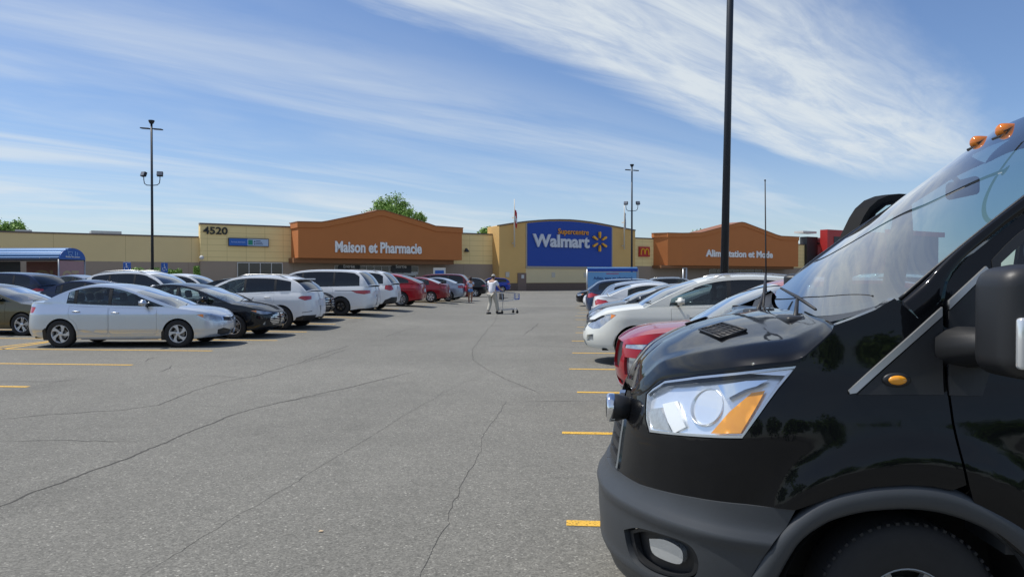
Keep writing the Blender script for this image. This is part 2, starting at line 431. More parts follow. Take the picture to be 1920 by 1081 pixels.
def wall_mat(name, col, tw=0.0, th=0.0, groove=0.86, na=0.05):
    """render/EIFS panel wall with scored joints every tw x th metres (object x,z)"""
    m = bpy.data.materials.new(name); m.use_nodes = True
    n, l = m.node_tree.nodes, m.node_tree.links; p = n['Principled BSDF']
    t = n.new('ShaderNodeTexCoord')
    nz = n.new('ShaderNodeTexNoise'); nz.inputs['Scale'].default_value = 0.7; nz.inputs['Detail'].default_value = 7; l.new(t.outputs['Object'], nz.inputs['Vector'])
    mx = n.new('ShaderNodeMix'); mx.data_type = 'RGBA'; l.new(nz.outputs[0], mx.inputs[0])
    mx.inputs[6].default_value = tuple(c*(1-na) for c in col[:3])+(1,); mx.inputs[7].default_value = tuple(c*(1+na) for c in col[:3])+(1,)
    last = mx.outputs[2]
    if tw:
        sx = n.new('ShaderNodeSeparateXYZ'); l.new(t.outputs['Object'], sx.inputs[0])
        def line(o, w):
            a = n.new('ShaderNodeMath'); a.operation = 'PINGPONG'; l.new(o, a.inputs[0]); a.inputs[1].default_value = w/2
            b = n.new('ShaderNodeMath'); b.operation = 'LESS_THAN'; l.new(a.outputs[0], b.inputs[0]); b.inputs[1].default_value = 0.022
            return b.outputs[0]
        g = line(sx.outputs[0], tw)
        if th:
            h = n.new('ShaderNodeMath'); h.operation = 'MAXIMUM'; l.new(g, h.inputs[0]); l.new(line(sx.outputs[2], th), h.inputs[1]); g = h.outputs[0]
        m2 = n.new('ShaderNodeMix'); m2.data_type = 'RGBA'; m2.blend_type = 'MULTIPLY'; l.new(g, m2.inputs[0]); l.new(last, m2.inputs[6]); m2.inputs[7].default_value = (groove*0.86, groove*0.84, groove*0.8, 1)
        last = m2.outputs[2]
    l.new(last, p.inputs['Base Color']); p.inputs['Roughness'].default_value = 0.9
    return m
WC = dict(
 beige=wall_mat('cream_panels', (0.93, 0.72, 0.34), 1.9, 0.62), tan=wall_mat('tan_panels', (0.78, 0.60, 0.31), 5.9, 0),
 taupe=wall_mat('taupe_base', (0.36, 0.28, 0.215), 5.2, 0, 0.9), orange=wall_mat('burnt_orange_render', (0.53, 0.185, 0.055), 0, 0, 1, 0.04),
 ochre=wall_mat('ochre_render', (0.70, 0.44, 0.16), 0, 0, 1, 0.05), dbase=wall_mat('dark_brown_base', (0.16, 0.11, 0.085), 0, 0, 1, 0.1))
blue_m = mat('store_blue', (0.004, 0.055, 0.36), 0.5, noise_amt=0.04, noise_scale=0.6)
coping = mat('metal_coping', (0.16, 0.12, 0.10), 0.5, 0.3)
copor = mat('orange_coping', (0.30, 0.12, 0.05), 0.5, 0.2)
dkglass = mat('store_glass', (0.012, 0.014, 0.018), 0.06, 0, spec=0.7)
frame_w = mat('white_frame', (0.62, 0.61, 0.58), 0.4)
white_l = mat('letter_white', (0.86, 0.85, 0.83), 0.35)

store = empty('store_building', O_, FYAW, 'long single storey supermarket in cream and burnt orange panels with a blue arched centre', 'supermarket')
def fbox(name, u0, u1, o0, o1, z0, z1, m, parent=store):
    b = MB(); b.box(u0, u1, -o1, -o0, z0, z1); return b.build(name, m, parent)
zB = ZF(376, 489); zT = ZF(376, 420.5); zBW = 3.05
uL = U(376); uA = U(935); 
# cream wall
fbox('wall', uL, U(936), -0.9, 0, zB, zT, WC['beige'])
fbox('wall_base', uL, U(936), -29.9, 0.035, -0.5, zB, WC['taupe'])
fbox('coping', uL - 0.05, U(936), -0.6, 0.07, zT, zT + 0.16, coping)
# left wing, set back
SB = -0.5
zWL = ZF(370, 445.5, SB); zWB = ZF(300, 491, SB)
fbox('wing_wall', U(-420, SB), uL - 0.01, -1.6, SB, zWB, zWL, WC['tan'])
fbox('wing_base', U(-420, SB), uL - 0.02, -31.9, SB + 0.03, -0.5, zWB, WC['taupe'])
fbox('coping', U(-420, SB), uL - 0.06, SB - 0.5, SB + 0.06, zWL, zWL + 0.14, coping)
# centre block with the arched head
OB = 1.6
arch_px = [(936, 423.5), (960, 419.5), (987, 416), (1008, 414.2), (1028, 413), (1048, 412.6), (1068, 413), (1087, 414.6), (1107, 417), (1127, 420.3), (1146, 424), (1168, 428), (1191, 432.5)]
arch = [fu(x, y, OB) for x, y in arch_px]
def extr(name, poly, o0, o1, m, parent=store):
    """polygon (u,z) extruded from o0 to o1 metres in front of the wall"""
    n_ = len(poly); v = [(u, -o1, z) for u, z in poly] + [(u, -o0, z) for u, z in poly]
    f = [tuple(range(n_)), tuple(range(n_, 2*n_))[::-1]] + [(i, i + n_, (i+1) % n_ + n_, (i+1) % n_) for i in range(n_)]
    b = MB(); b.raw(v, f); return b.build(name, m, parent)
a0, a1 = arch[0][0], arch[-1][0]
extr('centre_wall', [(a0, -0.5), (a1, -0.5)] + arch[::-1], -1.2, OB, WC['ochre'])
b0, b1 = U(988, OB), U(1146, OB)
inner = [p for p in arch if b0 < p[0] < b1]
zl = ZF(988, 498.5, OB)
def archz(u):
    return lerp_tab(arch, u)
bp = [(b0, zl), (b1, zl), (b1, archz(b1) - 0.16)] + [(u, z - 0.14) for u, z in inner[::-1]] + [(b0, archz(b0) - 0.16)]
extr('blue_panel', bp, OB - 0.02, OB + 0.10, blue_m)
fbox('blue_panel_frame', b0 - 0.2, b0 - 0.01, OB, OB + 0.07, zl, archz(b0) - 0.2, mat('trim_grey', (0.42, 0.36, 0.28), 0.6))
fbox('blue_panel_frame', b1 + 0.01, b1 + 0.2, OB, OB + 0.07, zl, archz(b1) - 0.2, MATS['trim_grey'])
fbox('blue_panel_frame', b0 - 0.2, b1 + 0.2, OB, OB + 0.16, zl - 0.28, zl - 0.02, MATS['trim_grey'])
fbox('centre_lower_panel', b0 - 0.2, b1 + 0.2, OB, OB + 0.05, ZF(988, 530, OB), zl - 0.30, wall_mat('cream_plain', (0.74, 0.60, 0.36)))
fbox('wall_base', a0 - 0.03, a1 + 0.03, OB - 1, OB + 0.08, -0.5, ZF(960, 530.5, OB), WC['dbase'])
# parapet cap following the arch
v = []; f = []
for i, (u, z) in enumerate(arch):
    v += [(u, -OB - 0.12, z - 0.02), (u, -OB - 0.12, z + 0.14), (u, -OB + 0.5, z + 0.14), (u, -OB + 0.5, z - 0.02)]
    if i:
        b = 4*i
        for k in range(4): f.append((b-4+k, b+k, b+(k+1) % 4, b-4+(k+1) % 4))
add_mesh('coping', v, f, coping, store)
# service door
dx0, dx1 = U(970, OB), U(986, OB)
fbox('door', dx0, dx1, OB + 0.02, OB + 0.10, 0, ZF(978, 511.5, OB), mat('door_brown', (0.20, 0.13, 0.10), 0.5))
fbox('notice', dx0 + .55, dx0 + .95, OB + 0.10, OB + 0.12, 1.55, 2.0, frame_w)
for (x, y) in ((951, 514.5), (1037, 515), (1097, 515)):
    u, z = fu(x, y, OB); fbox('wall_notice', u - .28, u + .28, OB + 0.05, OB + 0.08, z - .32, z + .32, mat('notice_pale', (0.55, 0.5, 0.42), 0.5))
# canopies
def canopy(name, prof_px, zb_px, out_, left_px, facet_px=None, lower=None, label=None):
    """burnt orange fascia: outline of its front face traced in facade coordinates, real depth behind it"""
    prof = [fu(x, y, out_) for x, y in prof_px]
    zb = ZF(zb_px[0], zb_px[1], out_)
    u0, u1 = prof[0][0], prof[-1][0]
    n_ = len(prof)
    t = 0.55
    # front faces: main panel and the parapet band above it, 10 cm proud
    band = prof + [(u, z - t) for u, z in prof[::-1]]
    lo = [(u, z - t - 0.004) for u, z in prof]
    extr('fascia', [(u0, zb), (u1, zb)] + lo[::-1], 0.02, out_, WC['orange'])
    extr('fascia_band', [(u0 - 0.1, prof[0][1])] + prof[1:-1] + [(u1 + 0.1, prof[-1][1])] + [(u1 + 0.1, prof[-1][1] - t)] + [(u, z - t) for u, z in prof[1:-1]][::-1] + [(u0 - 0.1, prof[0][1] - t)], 0.0, out_ + 0.10, WC['orange'])
    v = []; f = []
    for i, (u, z) in enumerate(prof):
        du_ = -0.13 if i == 0 else (0.13 if i == n_ - 1 else 0)
        v += [(u+du_, -out_ - 0.15, z + 0.002), (u+du_, -out_ - 0.15, z + 0.10), (u+du_, 0.3, z + 0.10), (u+du_, 0.3, z + 0.002)]
        if i:
            b = 4*i
            for k in range(4): f.append((b-4+k, b+k, b+(k+1) % 4, b-4+(k+1) % 4))
    f += [(0, 1, 2, 3), (4*n_-1, 4*n_-2, 4*n_-3, 4*n_-4)]
    add_mesh('fascia_cap', v, f, copor, store)
    if lower:
        l0, l1, zz_, oo = lower
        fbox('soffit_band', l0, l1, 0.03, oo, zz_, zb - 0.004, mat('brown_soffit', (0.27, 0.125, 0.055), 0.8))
    return u0, u1, zb
C1 = 2.5
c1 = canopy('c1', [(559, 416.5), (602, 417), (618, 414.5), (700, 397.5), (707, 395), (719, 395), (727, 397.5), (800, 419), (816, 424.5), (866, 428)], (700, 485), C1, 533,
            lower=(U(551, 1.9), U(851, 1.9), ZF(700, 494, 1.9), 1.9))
C2 = 2.5
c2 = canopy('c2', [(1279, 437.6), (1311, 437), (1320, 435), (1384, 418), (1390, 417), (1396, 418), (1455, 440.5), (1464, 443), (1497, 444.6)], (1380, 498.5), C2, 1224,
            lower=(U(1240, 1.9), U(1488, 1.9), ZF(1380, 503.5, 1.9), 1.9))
# canopy 2 has a splayed corner at its left: two angled facets
u0, zbb = c2[0], c2[2]; zt = ZF(1279, 437.6, C2)
ub = U(1225.5, .05); um = U(1252, 1.9)
for (ua, oa, uc, oc, tag_) in ((um, 1.9, u0, C2, 'a'), (ub, 0.05, um, 1.9, 'b')):
    for z0, z1, e, nm, mm in ((zbb, zt - 0.55, 0.0, 'fascia_facet', WC['orange']), (zt - 0.55, zt, 0.10, 'fascia_band', WC['orange']), (zt + .002, zt + 0.1, 0.14, 'fascia_cap', copor)):
        b = MB(); v = [(ua - e, -oa - e, z0), (uc - e*.0, -oc - e, z0), (uc, 0.3, z0), (ua - e, 0.3, z0)]
        v += [(x, y, z1) for x, y, _ in v]
        b.raw(v, [(0,3,2,1),(4,5,6,7),(0,1,5,4),(1,2,6,5),(2,3,7,6),(3,0,4,7)]); b.build(nm, mm, store)
# windows and doors beneath the canopies
w = [fu(x, y) for x, y in ((445, 491), (529, 519))]
def glazing(u0, u1, z0, z1, panes, o=0.04, name='window', mull=0.07):
    g = fbox(name, u0, u1, o, o + 0.03, z0, z1, dkglass)
    b = MB()
    for k in range(panes + 1):
        c = u0 + (u1 - u0)*k/panes; b.box(c - mull/2, c + mull/2, -o - 0.09, -o - 0.031, z0, z1)
    b.box(u0, u1, -o - 0.088, -o - 0.033, z1 - mull, z1 + .001); b.box(u0, u1, -o - 0.088, -o - 0.033, z0 - .001, z0 + mull)
    fr = b.build('window_frame', frame_w, g); return g
glazing(U(445), U(529), 0.5, ZF(490, 492), 4)
ug0, ug1 = U(627, 0), U(783, 0); zg = ZF(627, 497)
glazing(ug0, ug1, 2.25, zg, 11, 0.04, 'entrance_glazing')
fbox('entrance_header', ug0, ug1, 0.04, 0.14, 2.0, 2.24, frame_w)
glazing(ug0 + 0.3, ug1 - .3, 0.05, 1.99, 8, 0.045, 'entrance_door', 0.09)
ug2, ug3 = U(1329, 0), U(1428, 0)
glazing(ug2, ug3, 2.2, ZF(1380, 504.5), 7, 0.04, 'entrance_glazing')
glazing(ug2 + .2, ug3 - .2, 0.05, 2.0, 6, 0.045, 'entrance_door', 0.09)
# right cream wall
uR0, uR1 = a1, U(1508)
zTR = ZF(1191, 447)
fbox('wall', uR0, uR1, -0.9, 0, zB, zTR, WC['beige'])
fbox('wall_base', uR0, uR1, -24.9, 0.035, -0.5, zB, WC['taupe'])
fbox('coping', uR0, uR1, -0.6, 0.07, zTR, zTR + 0.16, coping)
fbox('roof', U(-420, SB), uR1, -45, -1.7, 2.8, min(zWL, zTR) - 0.6, mat('roof_grey', (.3,.3,.29), .9))
# neighbouring shops beyond
shop = empty('shop_unit', O_, FYAW, 'dark and grey panelled shop fronts beside the supermarket, ahead of the red one', 'shop')
g1 = mat('charcoal_panel', (0.030, 0.032, 0.036), 0.5); g2 = mat('grey_panel', (0.30, 0.30, 0.32), 0.5, noise_amt=.05)
fbox('wall', U(1508) + .02, U(1528), -0.9, 0.5, -0.5, ZF(1508, 443.5), g1, shop)
fbox('wall', U(1528) + .02, U(1549), -0.9, 0.2, -0.5, ZF(1528, 450), g2, shop)
fbox('cornice', U(1497), U(1522), -0.9, 0.9, ZF(1500, 447) + 0.9, ZF(1500, 447) + 1.25, frame_w, shop)
fbox('cornice', U(1523), U(1549), -0.9, 0.5, ZF(1540, 450), ZF(1540, 450) + .35, mat('cornice_grey', (.4,.4,.4), .6), shop)
fbox('sign_band', U(1528) + .05, U(1549), 0.2, 0.6, ZF(1540, 455) - .3, ZF(1540, 455), g1, shop)
redb = empty('red_shop_building', O_, FYAW, 'bright red flat roofed shop at the far right end of the row', 'shop')
red_m = mat('red_cladding', (0.42, 0.018, 0.016), 0.45, noise_amt=.06)
fbox('wall', U(1551, 3), U(1662, 3), 1.6, 3, -0.5, ZF(1545, 429.5, 3), red_m, redb)
fbox('recess_panel', U(1563, 3), U(1590, 3), 3, 3.06, 0, ZF(1560, 443, 3), g1, redb)
fbox('dark_wall', U(1663, 3), U(1760, 3), 1.0, 2.9, -0.5, ZF(1700, 441, 3), mat('teal_dark_wall', (0.04, 0.055, 0.07), .6), redb)
fbox('roof_band', U(1663, 3), U(1767, 3), 2.5, 3.4, ZF(1700, 441, 3), ZF(1700, 432, 3), red_m, redb)
fbox('entrance_glazing', U(1690, 3), U(1740, 3), 2.9, 3.0, 0, 3.0, dkglass, redb)

# ---- lettering
def text_mesh(name, s, m, parent, u0, u1, z0, z1, out_, depth=0.12, bold=0.0, mirror_ref=None):
    c = bpy.data.curves.new(name, 'FONT'); c.body = s; c.size = 1; c.offset = bold; c.resolution_u = 4
    t = bpy.data.objects.new(name + '_src', c); COL.objects.link(t)
    bpy.context.view_layer.update()
    me = bpy.data.meshes.new_from_object(t.evaluated_get(bpy.context.evaluated_depsgraph_get()))
    COL.objects.unlink(t); bpy.data.objects.remove(t); bpy.data.curves.remove(c)
    bm = bmesh.new(); bm.from_mesh(me); bpy.data.meshes.remove(me)
    r = bmesh.ops.extrude_face_region(bm, geom=bm.faces[:])
    bmesh.ops.translate(bm, vec=(0, 0, -1), verts=[g for g in r['geom'] if isinstance(g, bmesh.types.BMVert)])
    x0 = min(v.co.x for v in bm.verts); x1 = max(v.co.x for v in bm.verts); y0 = min(v.co.y for v in bm.verts); y1 = max(v.co.y for v in bm.verts)
    for v in bm.verts:
        x = u0 + (u1 - u0)*(v.co.x - x0)/(x1 - x0); z = z0 + (z1 - z0)*(v.co.y - y0)/(y1 - y0)
        v.co = (x, -(out_ + depth) if v.co.z > -0.5 else -out_, z)
    bmesh.ops.recalc_face_normals(bm, faces=bm.faces)
    b = MB(); b.bm(bm); return b.build(name, m, parent, fix=False)
def sign_root(name, u, o, z, label, cat='sign', group=None):
    e = empty(name, O_ + du*u + dn*o + Vector((0, 0, z)), FYAW, label, cat, group); e['_u'] = u; e['_o'] = o; e['_z'] = z
    return e
def sign_text(name, s, m, e, px0, py_top, px1, py_bot, out_, depth=0.12, bold=0.0):
    u0, zt_ = fu(px0, py_top, out_); u1, _ = fu(px1, py_top, out_); zb_ = ZF(px0, py_bot, out_)
    return text_mesh(name, s, m, e, u0 - e['_u'], u1 - e['_u'], zb_ - e['_z'], zt_ - e['_z'], out_ - e['_o'], depth, bold)
e = sign_root('letter_sign', U(710, C1), C1, c1[2], 'white lettering reading Maison et Pharmacie on the left burnt orange canopy', 'sign')
sign_text('letters', 'Maison et Pharmacie', white_l, e, 628, 451.5, 790, 473.0, C1 + .02, 0.12, 0.032)
e = sign_root('letter_sign', U(1385, C2), C2, c2[2], 'white lettering reading Alimentation et Mode on the right burnt orange canopy', 'sign')
sign_text('letters', 'Alimentation et Mode', white_l, e, 1323, 467.5, 1448, 481.0, C2 + .02, 0.12, 0.032)
e = sign_root('letter_sign', U(1070, OB), OB + .1, zl, 'big white store name with yellow spark and small orange heading on the blue wall', 'sign')
sign_text('letters', 'Walmart', mat('letter_silver', (0.62, 0.64, 0.70), 0.35), e, 998, 438, 1104, 462.5, OB + .12, 0.2, 0.035)
yl = mat('letter_yellow', (0.85, 0.42, 0.02), 0.4)
sign_text('heading_letters', 'Supercentre', mat('letter_orange', (0.80, 0.33, 0.03), 0.4), e, 1046, 428, 1103, 441.5, OB + .12, 0.12, 0.01)
su, sz = fu(1123, 453, OB + .1)
Rz = ZF(1123, 434.5, OB + .1) - sz
for k in range(6):
    th = pi/2 + k*pi/3; b = MB(); pts = []
    for (r, w_) in ((0.36, 0.055), (0.45, 0.075), (0.80, 0.115), (0.95, 0.105), (1.0, 0.06)):
        pts.append((r*Rz, w_*Rz))
    ring = [(r, -w_) for r, w_ in pts] + [(r, w_) for r, w_ in pts[::-1]]
    P = [(su - e['_u'] + (r*cos(th) - w_*sin(th)), sz - e['_z'] + (r*sin(th) + w_*cos(th))) for r, w_ in ring]
    n_ = len(P); v = [(x, -.32, z) for x, z in P] + [(x, -.04, z) for x, z in P]
    b.raw(v, [tuple(range(n_)), tuple(range(n_, 2*n_))[::-1]] + [(i, i+n_, (i+1) % n_+n_, (i+1) % n_) for i in range(n_)])
    b.build('spark_ray', yl, e)
e = sign_root('house_number', U(403), 0.05, ZF(403, 432), 'black street number 4520 high on the cream wall', 'sign')
sign_text('digits', '4520', mat('letter_black', (0.012, 0.012, 0.012), 0.4), e, 380.5, 424.5, 426.5, 438.5, 0.02, 0.1, 0.02)
# golden arches sign
u0, z1 = fu(1198.5, 462, .2); u1, z0 = fu(1218, 481, .2)
e = sign_root('square_sign', (u0+u1)/2, 0.05, z0, 'red square sign with a yellow rounded letter M beside the blue wall', 'sign')
b = MB(); b.box(u0-e['_u'], u1-e['_u'], -.22, 0, 0, z1-z0); b.build('sign_box', mat('sign_red', (0.50, 0.022, 0.012), 0.4), e)
b = MB(); cw = (u1-u0); 
for sgn in (-1, 1):
    pts = []
    for k in range(13):
        t = k/12; x = cw*(0.19*sgn + 0.175*cos(pi*t)); z = (z1-z0)*(0.16 + 0.62*sin(pi*t)**0.62 if 0 < k < 12 else 0.16)
        if sgn*(0) == 0 and ((sgn < 0 and k == 0) or (sgn > 0 and k == 12)): z = (z1-z0)*0.24
        pts.append((x, -.25, z))
    b.tube(pts, 0.05*cw, 6)
b.build('arches', yl, e)
# pharmacy services sign
u0, zt_ = fu(428, 445.5, .1); u1, _ = fu(503.5, 447.5, .1); zb_ = ZF(428, 461, .1); hh = zt_-zb_; ww = u1-u0
e = sign_root('services_sign', (u0+u1)/2, 0.04, zb_, 'long blue and white sign with a small green square under the street number', 'sign')
b = MB(); b.box(-ww/2, ww/2, -.18, 0, 0, hh); b.build('sign_box', mat('sign_edge', (.03,.04,.08), .5), e)
b = MB(); b.box(-ww/2+.06, -ww*.04, -.2, -.182, .07, hh-.07); b.build('blue_face', mat('sign_blue', (0.02,0.13,0.50), .4), e)
b = MB(); b.box(-ww*.039, ww/2-.06, -.2, -.182, .07, hh-.07); b.build('pale_face', mat('sign_pale', (0.42,0.55,0.72), .4), e)
b = MB(); b.box(-ww*.02, ww*.09, -.22, -.201, hh*.2, hh*.8); b.build('green_mark', mat('sign_green', (0.01,0.25,0.16), .4), e)
b = MB()
for k, (x0, x1) in enumerate(((.17,.29),(.17,.33),(.17,.35))): b.box(ww*x0, ww*x1, -.212, -.201, hh*(.66-.2*k), hh*(.74-.2*k))
b.box(ww*.125, ww*.155, -.212, -.201, hh*.5, hh*.7); b.box(ww*.125, ww*.155, -.212, -.201, hh*.22, hh*.38); b.build('printed_lines', mat('ink_blue', (.03,.06,.15), .5), e)
text_mesh('blue_face_letters', 'Services pharmacie', mat('letter_skyblue', (.35,.5,.85), .4), e, -ww*.44, -ww*.09, hh*.36, hh*.62, .201, .01, .01)
for s_, x0, x1 in (('Entrée', 644, 665), ('Sortie', 742, 762)):
    e = sign_root('door_sign', U((x0+x1)/2), 0.14, zg - .6, 'white word %s on dark glass above the doors under the left canopy' % s_, 'sign')
    sign_text('letters', s_, white_l, e, x0, 495.8, x1, 502.0, 0.16, 0.02, 0.01)
    fb = MB(); fb.box(-1.25, 1.25, .0, .012, -.25, .62); fb.build('dark_board', g1, e)
# wall mounted flag poles
def flagpole(px, y0, y1, red, lab):
    u, z0 = fu(px, y1, OB + .5); z1 = ZF(px, y0, OB + .5)
    e = sign_root('flagpole', u, OB + .5, z0, lab, 'flagpole')
    b = MB(); b.tube([(0, 0, 0), (0, 0, (z1 - z0)*.55), (0, 0, z1 - z0)], [.10, .08, .04], 10); b.build('pole', mat('pole_cream', (0.66, 0.60, 0.50), .4), e, True)
    b = MB(); b.box(-.05, .05, 0, .5, .4, .55); b.box(-.05, .05, 0, .5, 3.6, 3.75); b.build('bracket', MATS['pole_cream'], e)
    b = MB(); n_ = 14; v = []; f = []; H0 = z1 - z0 - 1.2
    for i in range(n_):
        t = i/(n_-1); zz_ = H0 - 2.0*t
        for k in range(5): v.append((0.06 + k*(0.09 - .03*t) * (1 if red else .6), 0.10*sin(k*2.2 + 3*t), zz_ - 0.12*k))
    for i in range(n_-1):
        for k in range(4): f.append((i*5+k, i*5+k+1, (i+1)*5+k+1, (i+1)*5+k))
    b.raw(v, f)
    if red:
        o = b.build('flag', mat('flag_red', (0.55, 0.02, 0.03), .8), e, True, False)
        o.data.materials.append(mat('flag_white', (0.8, 0.8, 0.8), .8))
        for i, pl in enumerate(o.data.polygons):
            if 5 <= (i // 4) <= 8: pl.material_index = 1
    else: b.build('flag', mat('flag_grey', (0.40, 0.44, 0.52), .8), e, True, False)
flagpole(964.5, 373, 463, True, 'cream flagpole on the left of the blue wall with a limp red and white flag')
flagpole(1170.5, 380, 467, False, 'cream flagpole on the right of the blue wall with a limp pale flag')
# security camera, small wall lamps
e = sign_root('dome_camera', U(378.5) - .1, .5, ZF(379, 483), 'white dome security camera on the corner of the cream wall', 'camera')
b = MB(); b.ball((0, 0, 0), .22, 12); b.box(-.05, .05, 0, .5, .12, .22); b.build('housing', frame_w, e, True)
for (x, y) in ((874, 469),):
    u, z = fu(x, y); e = sign_root('wall_lamp', u, .03, z, 'small dark wall lamp on the cream wall left of the centre block', 'lamp')
    b = MB(); b.raw([(-.3,0,-.2),(.3,0,-.2),(.12,0,.25),(-.12,0,.25),(-.25,-.4,-.2),(.25,-.4,-.2)], [(0,1,5,4),(0,4,3),(1,2,5),(3,4,5,2),(0,3,2,1)]); b.build('shade', g1, e)
# rooftop units
for (x0, x1, y0, y1, lab) in ((171, 228, 432, 441, 'long pale grey rooftop unit on the left wing roof'), (28, 60, 430, 436, 'small grey rooftop unit at the far left of the roof')):
    u0, za = fu(x0, y0, -12); u1, zb_ = fu(x1, y0, -12)
    e = sign_root('rooftop_unit', (u0+u1)/2, -12, zWL, lab, 'roof unit')
    b = MB(); b.box(-(u1-u0)/2, (u1-u0)/2, 0, 3, .2, za - zWL); b.build('casing', mat('unit_grey', (0.42, 0.43, 0.42), .6, noise_amt=.1), e)
    b = MB()
    for k in range(5): b.box(-(u1-u0)/2 + .3 + k*(u1-u0)*.19, -(u1-u0)/2 + .3 + k*(u1-u0)*.19 + (u1-u0)*.15, -.03, -.002, .4, za - zWL - .3)
    b.build('louvre', mat('unit_louvre', (.25,.26,.26), .6), e)

# ================================================================== TREES
leafm = bpy.data.materials.new('foliage'); leafm.use_nodes = True
n, l = leafm.node_tree.nodes, leafm.node_tree.links; p = n['Principled BSDF']
gi = n.new('ShaderNodeNewGeometry'); cr = n.new('ShaderNodeValToRGB'); l.new(gi.outputs['Random Per Island'], cr.inputs[0])
cr.color_ramp.elements[0].color = (0.09, 0.18, 0.03, 1); cr.color_ramp.elements[1].color = (0.30, 0.48, 0.10, 1)
l.new(cr.outputs[0], p.inputs['Base Color']); p.inputs['Roughness'].default_value = .6
p.inputs['Transmission Weight'].default_value = 0.0
bark = mat('bark', (0.12, 0.09, 0.06), .9, noise_amt=.3, noise_scale=3)
def tree(base, height, blobs, leaf, n_leaf, label, twigs=(), seed=1, group=None):
    rd = random.Random(seed)
    e = empty('tree', base, 0, label, 'tree', group)
    b = MB(); top = Vector((0, 0, height*.45))
    b.tube([(0,0,-.3), (.1,0,height*.25), tuple(top)], [height*.028, height*.02, height*.013], 8)
    for (cx, cy, cz, r) in blobs:
        s = Vector((0, 0, height*rd.uniform(.25,.42))); m_ = s.lerp(Vector((cx, cy, cz)), .5) + Vector((0, 0, -.3))
        b.tube([s, m_, (cx, cy, cz)], [height*.010, height*.006, height*.003], 5)
    for (x0,y0,z0,x1,y1,z1) in twigs: b.tube([(x0,y0,z0),((x0+x1)/2+.1,y0,(z0+z1)/2),(x1,y1,z1)], [.06,.04,.015], 5)
    b.build('trunk', bark, e, True)
    v = []; f = []; tot = sum(r**2 for *_, r in blobs)
    for (cx, cy, cz, r) in blobs:
        k = int(n_leaf * r*r / tot); cl_ = [(rd.gauss(0, 1), rd.gauss(0, 1), rd.gauss(0, .8)) for _ in range(14)]
        cl_ = [Vector(c).normalized() * r * rd.uniform(.55, 1.0) for c in cl_]
        for _ in range(k):
            c = rd.choice(cl_); q = Vector((cx, cy, cz)) + c + Vector((rd.gauss(0, 1), rd.gauss(0, 1), rd.gauss(0, 1))) * r * .21
            a = Vector((rd.gauss(0,1), rd.gauss(0,1), rd.gauss(0,.7))).normalized(); t_ = a.cross(Vector((rd.gauss(0,1), rd.gauss(0,1), rd.gauss(0,1)))).normalized()
            s = leaf * rd.uniform(.6, 1.3); i = len(v)
            v += [q - a*s, q + t_*s*.5, q + a*s, q - t_*s*.5]; f.append((i, i+1, i+2, i+3))
    add_mesh('crown', v, f, leafm, e)
    return e
def tree_px(cx, top, depth, width_px, label, seed, nleaf=5000, squash=.8, twigs=(), parts=7, leaf=.22, group=None):
    P = atd(cx, 521, depth); s = depth/FPX; H = EYE + (521 - top)*s; W_ = width_px*s
    rd = random.Random(seed); bl = [(0, 0, H - W_*.32, W_*.30)]
    for k in range(parts):
        a = 2*pi*k/parts + rd.uniform(-.4, .4); rr = W_*rd.uniform(.22, .36); 
        bl.append((rr*cos(a), rr*sin(a)*.8, H - W_*squash*rd.uniform(.35, .75), W_*rd.uniform(.15, .24)))
    return tree((P.x, P.y, 0), H, bl, leaf, nleaf, label, twigs, seed, group)
tree_px(733, 364, 125, 92, 'large leafy green tree rising behind the left orange canopy', 11, 9000, .8, twigs=((3,0,9,5.2,0,12.3),(3,0,9,5.8,0,11.6),(3.5,0,9,4.6,0,12.8)), parts=9, leaf=.2)
tree_px(786, 397, 128, 32, 'small thin leafed tree just right of the large one', 12, 1200, .7, parts=4, leaf=.18)
tree_px(914, 424, 135, 40, 'small tree top showing above the cream wall by the blue block', 13, 2200, .6, parts=5, leaf=.2)
tree_px(18, 411, 120, 80, 'green tree top above the roof at the far left', 14, 5000, .55, parts=7, leaf=.22)
tree_px(-50, 405, 122, 90, 'green tree at the left edge above the roof', 15, 3000, .55, parts=6, leaf=.24)
tree_px(1312, 429, 150, 46, 'sparse tree top above the right orange canopy', 16, 1000, .5, parts=5, leaf=.18)
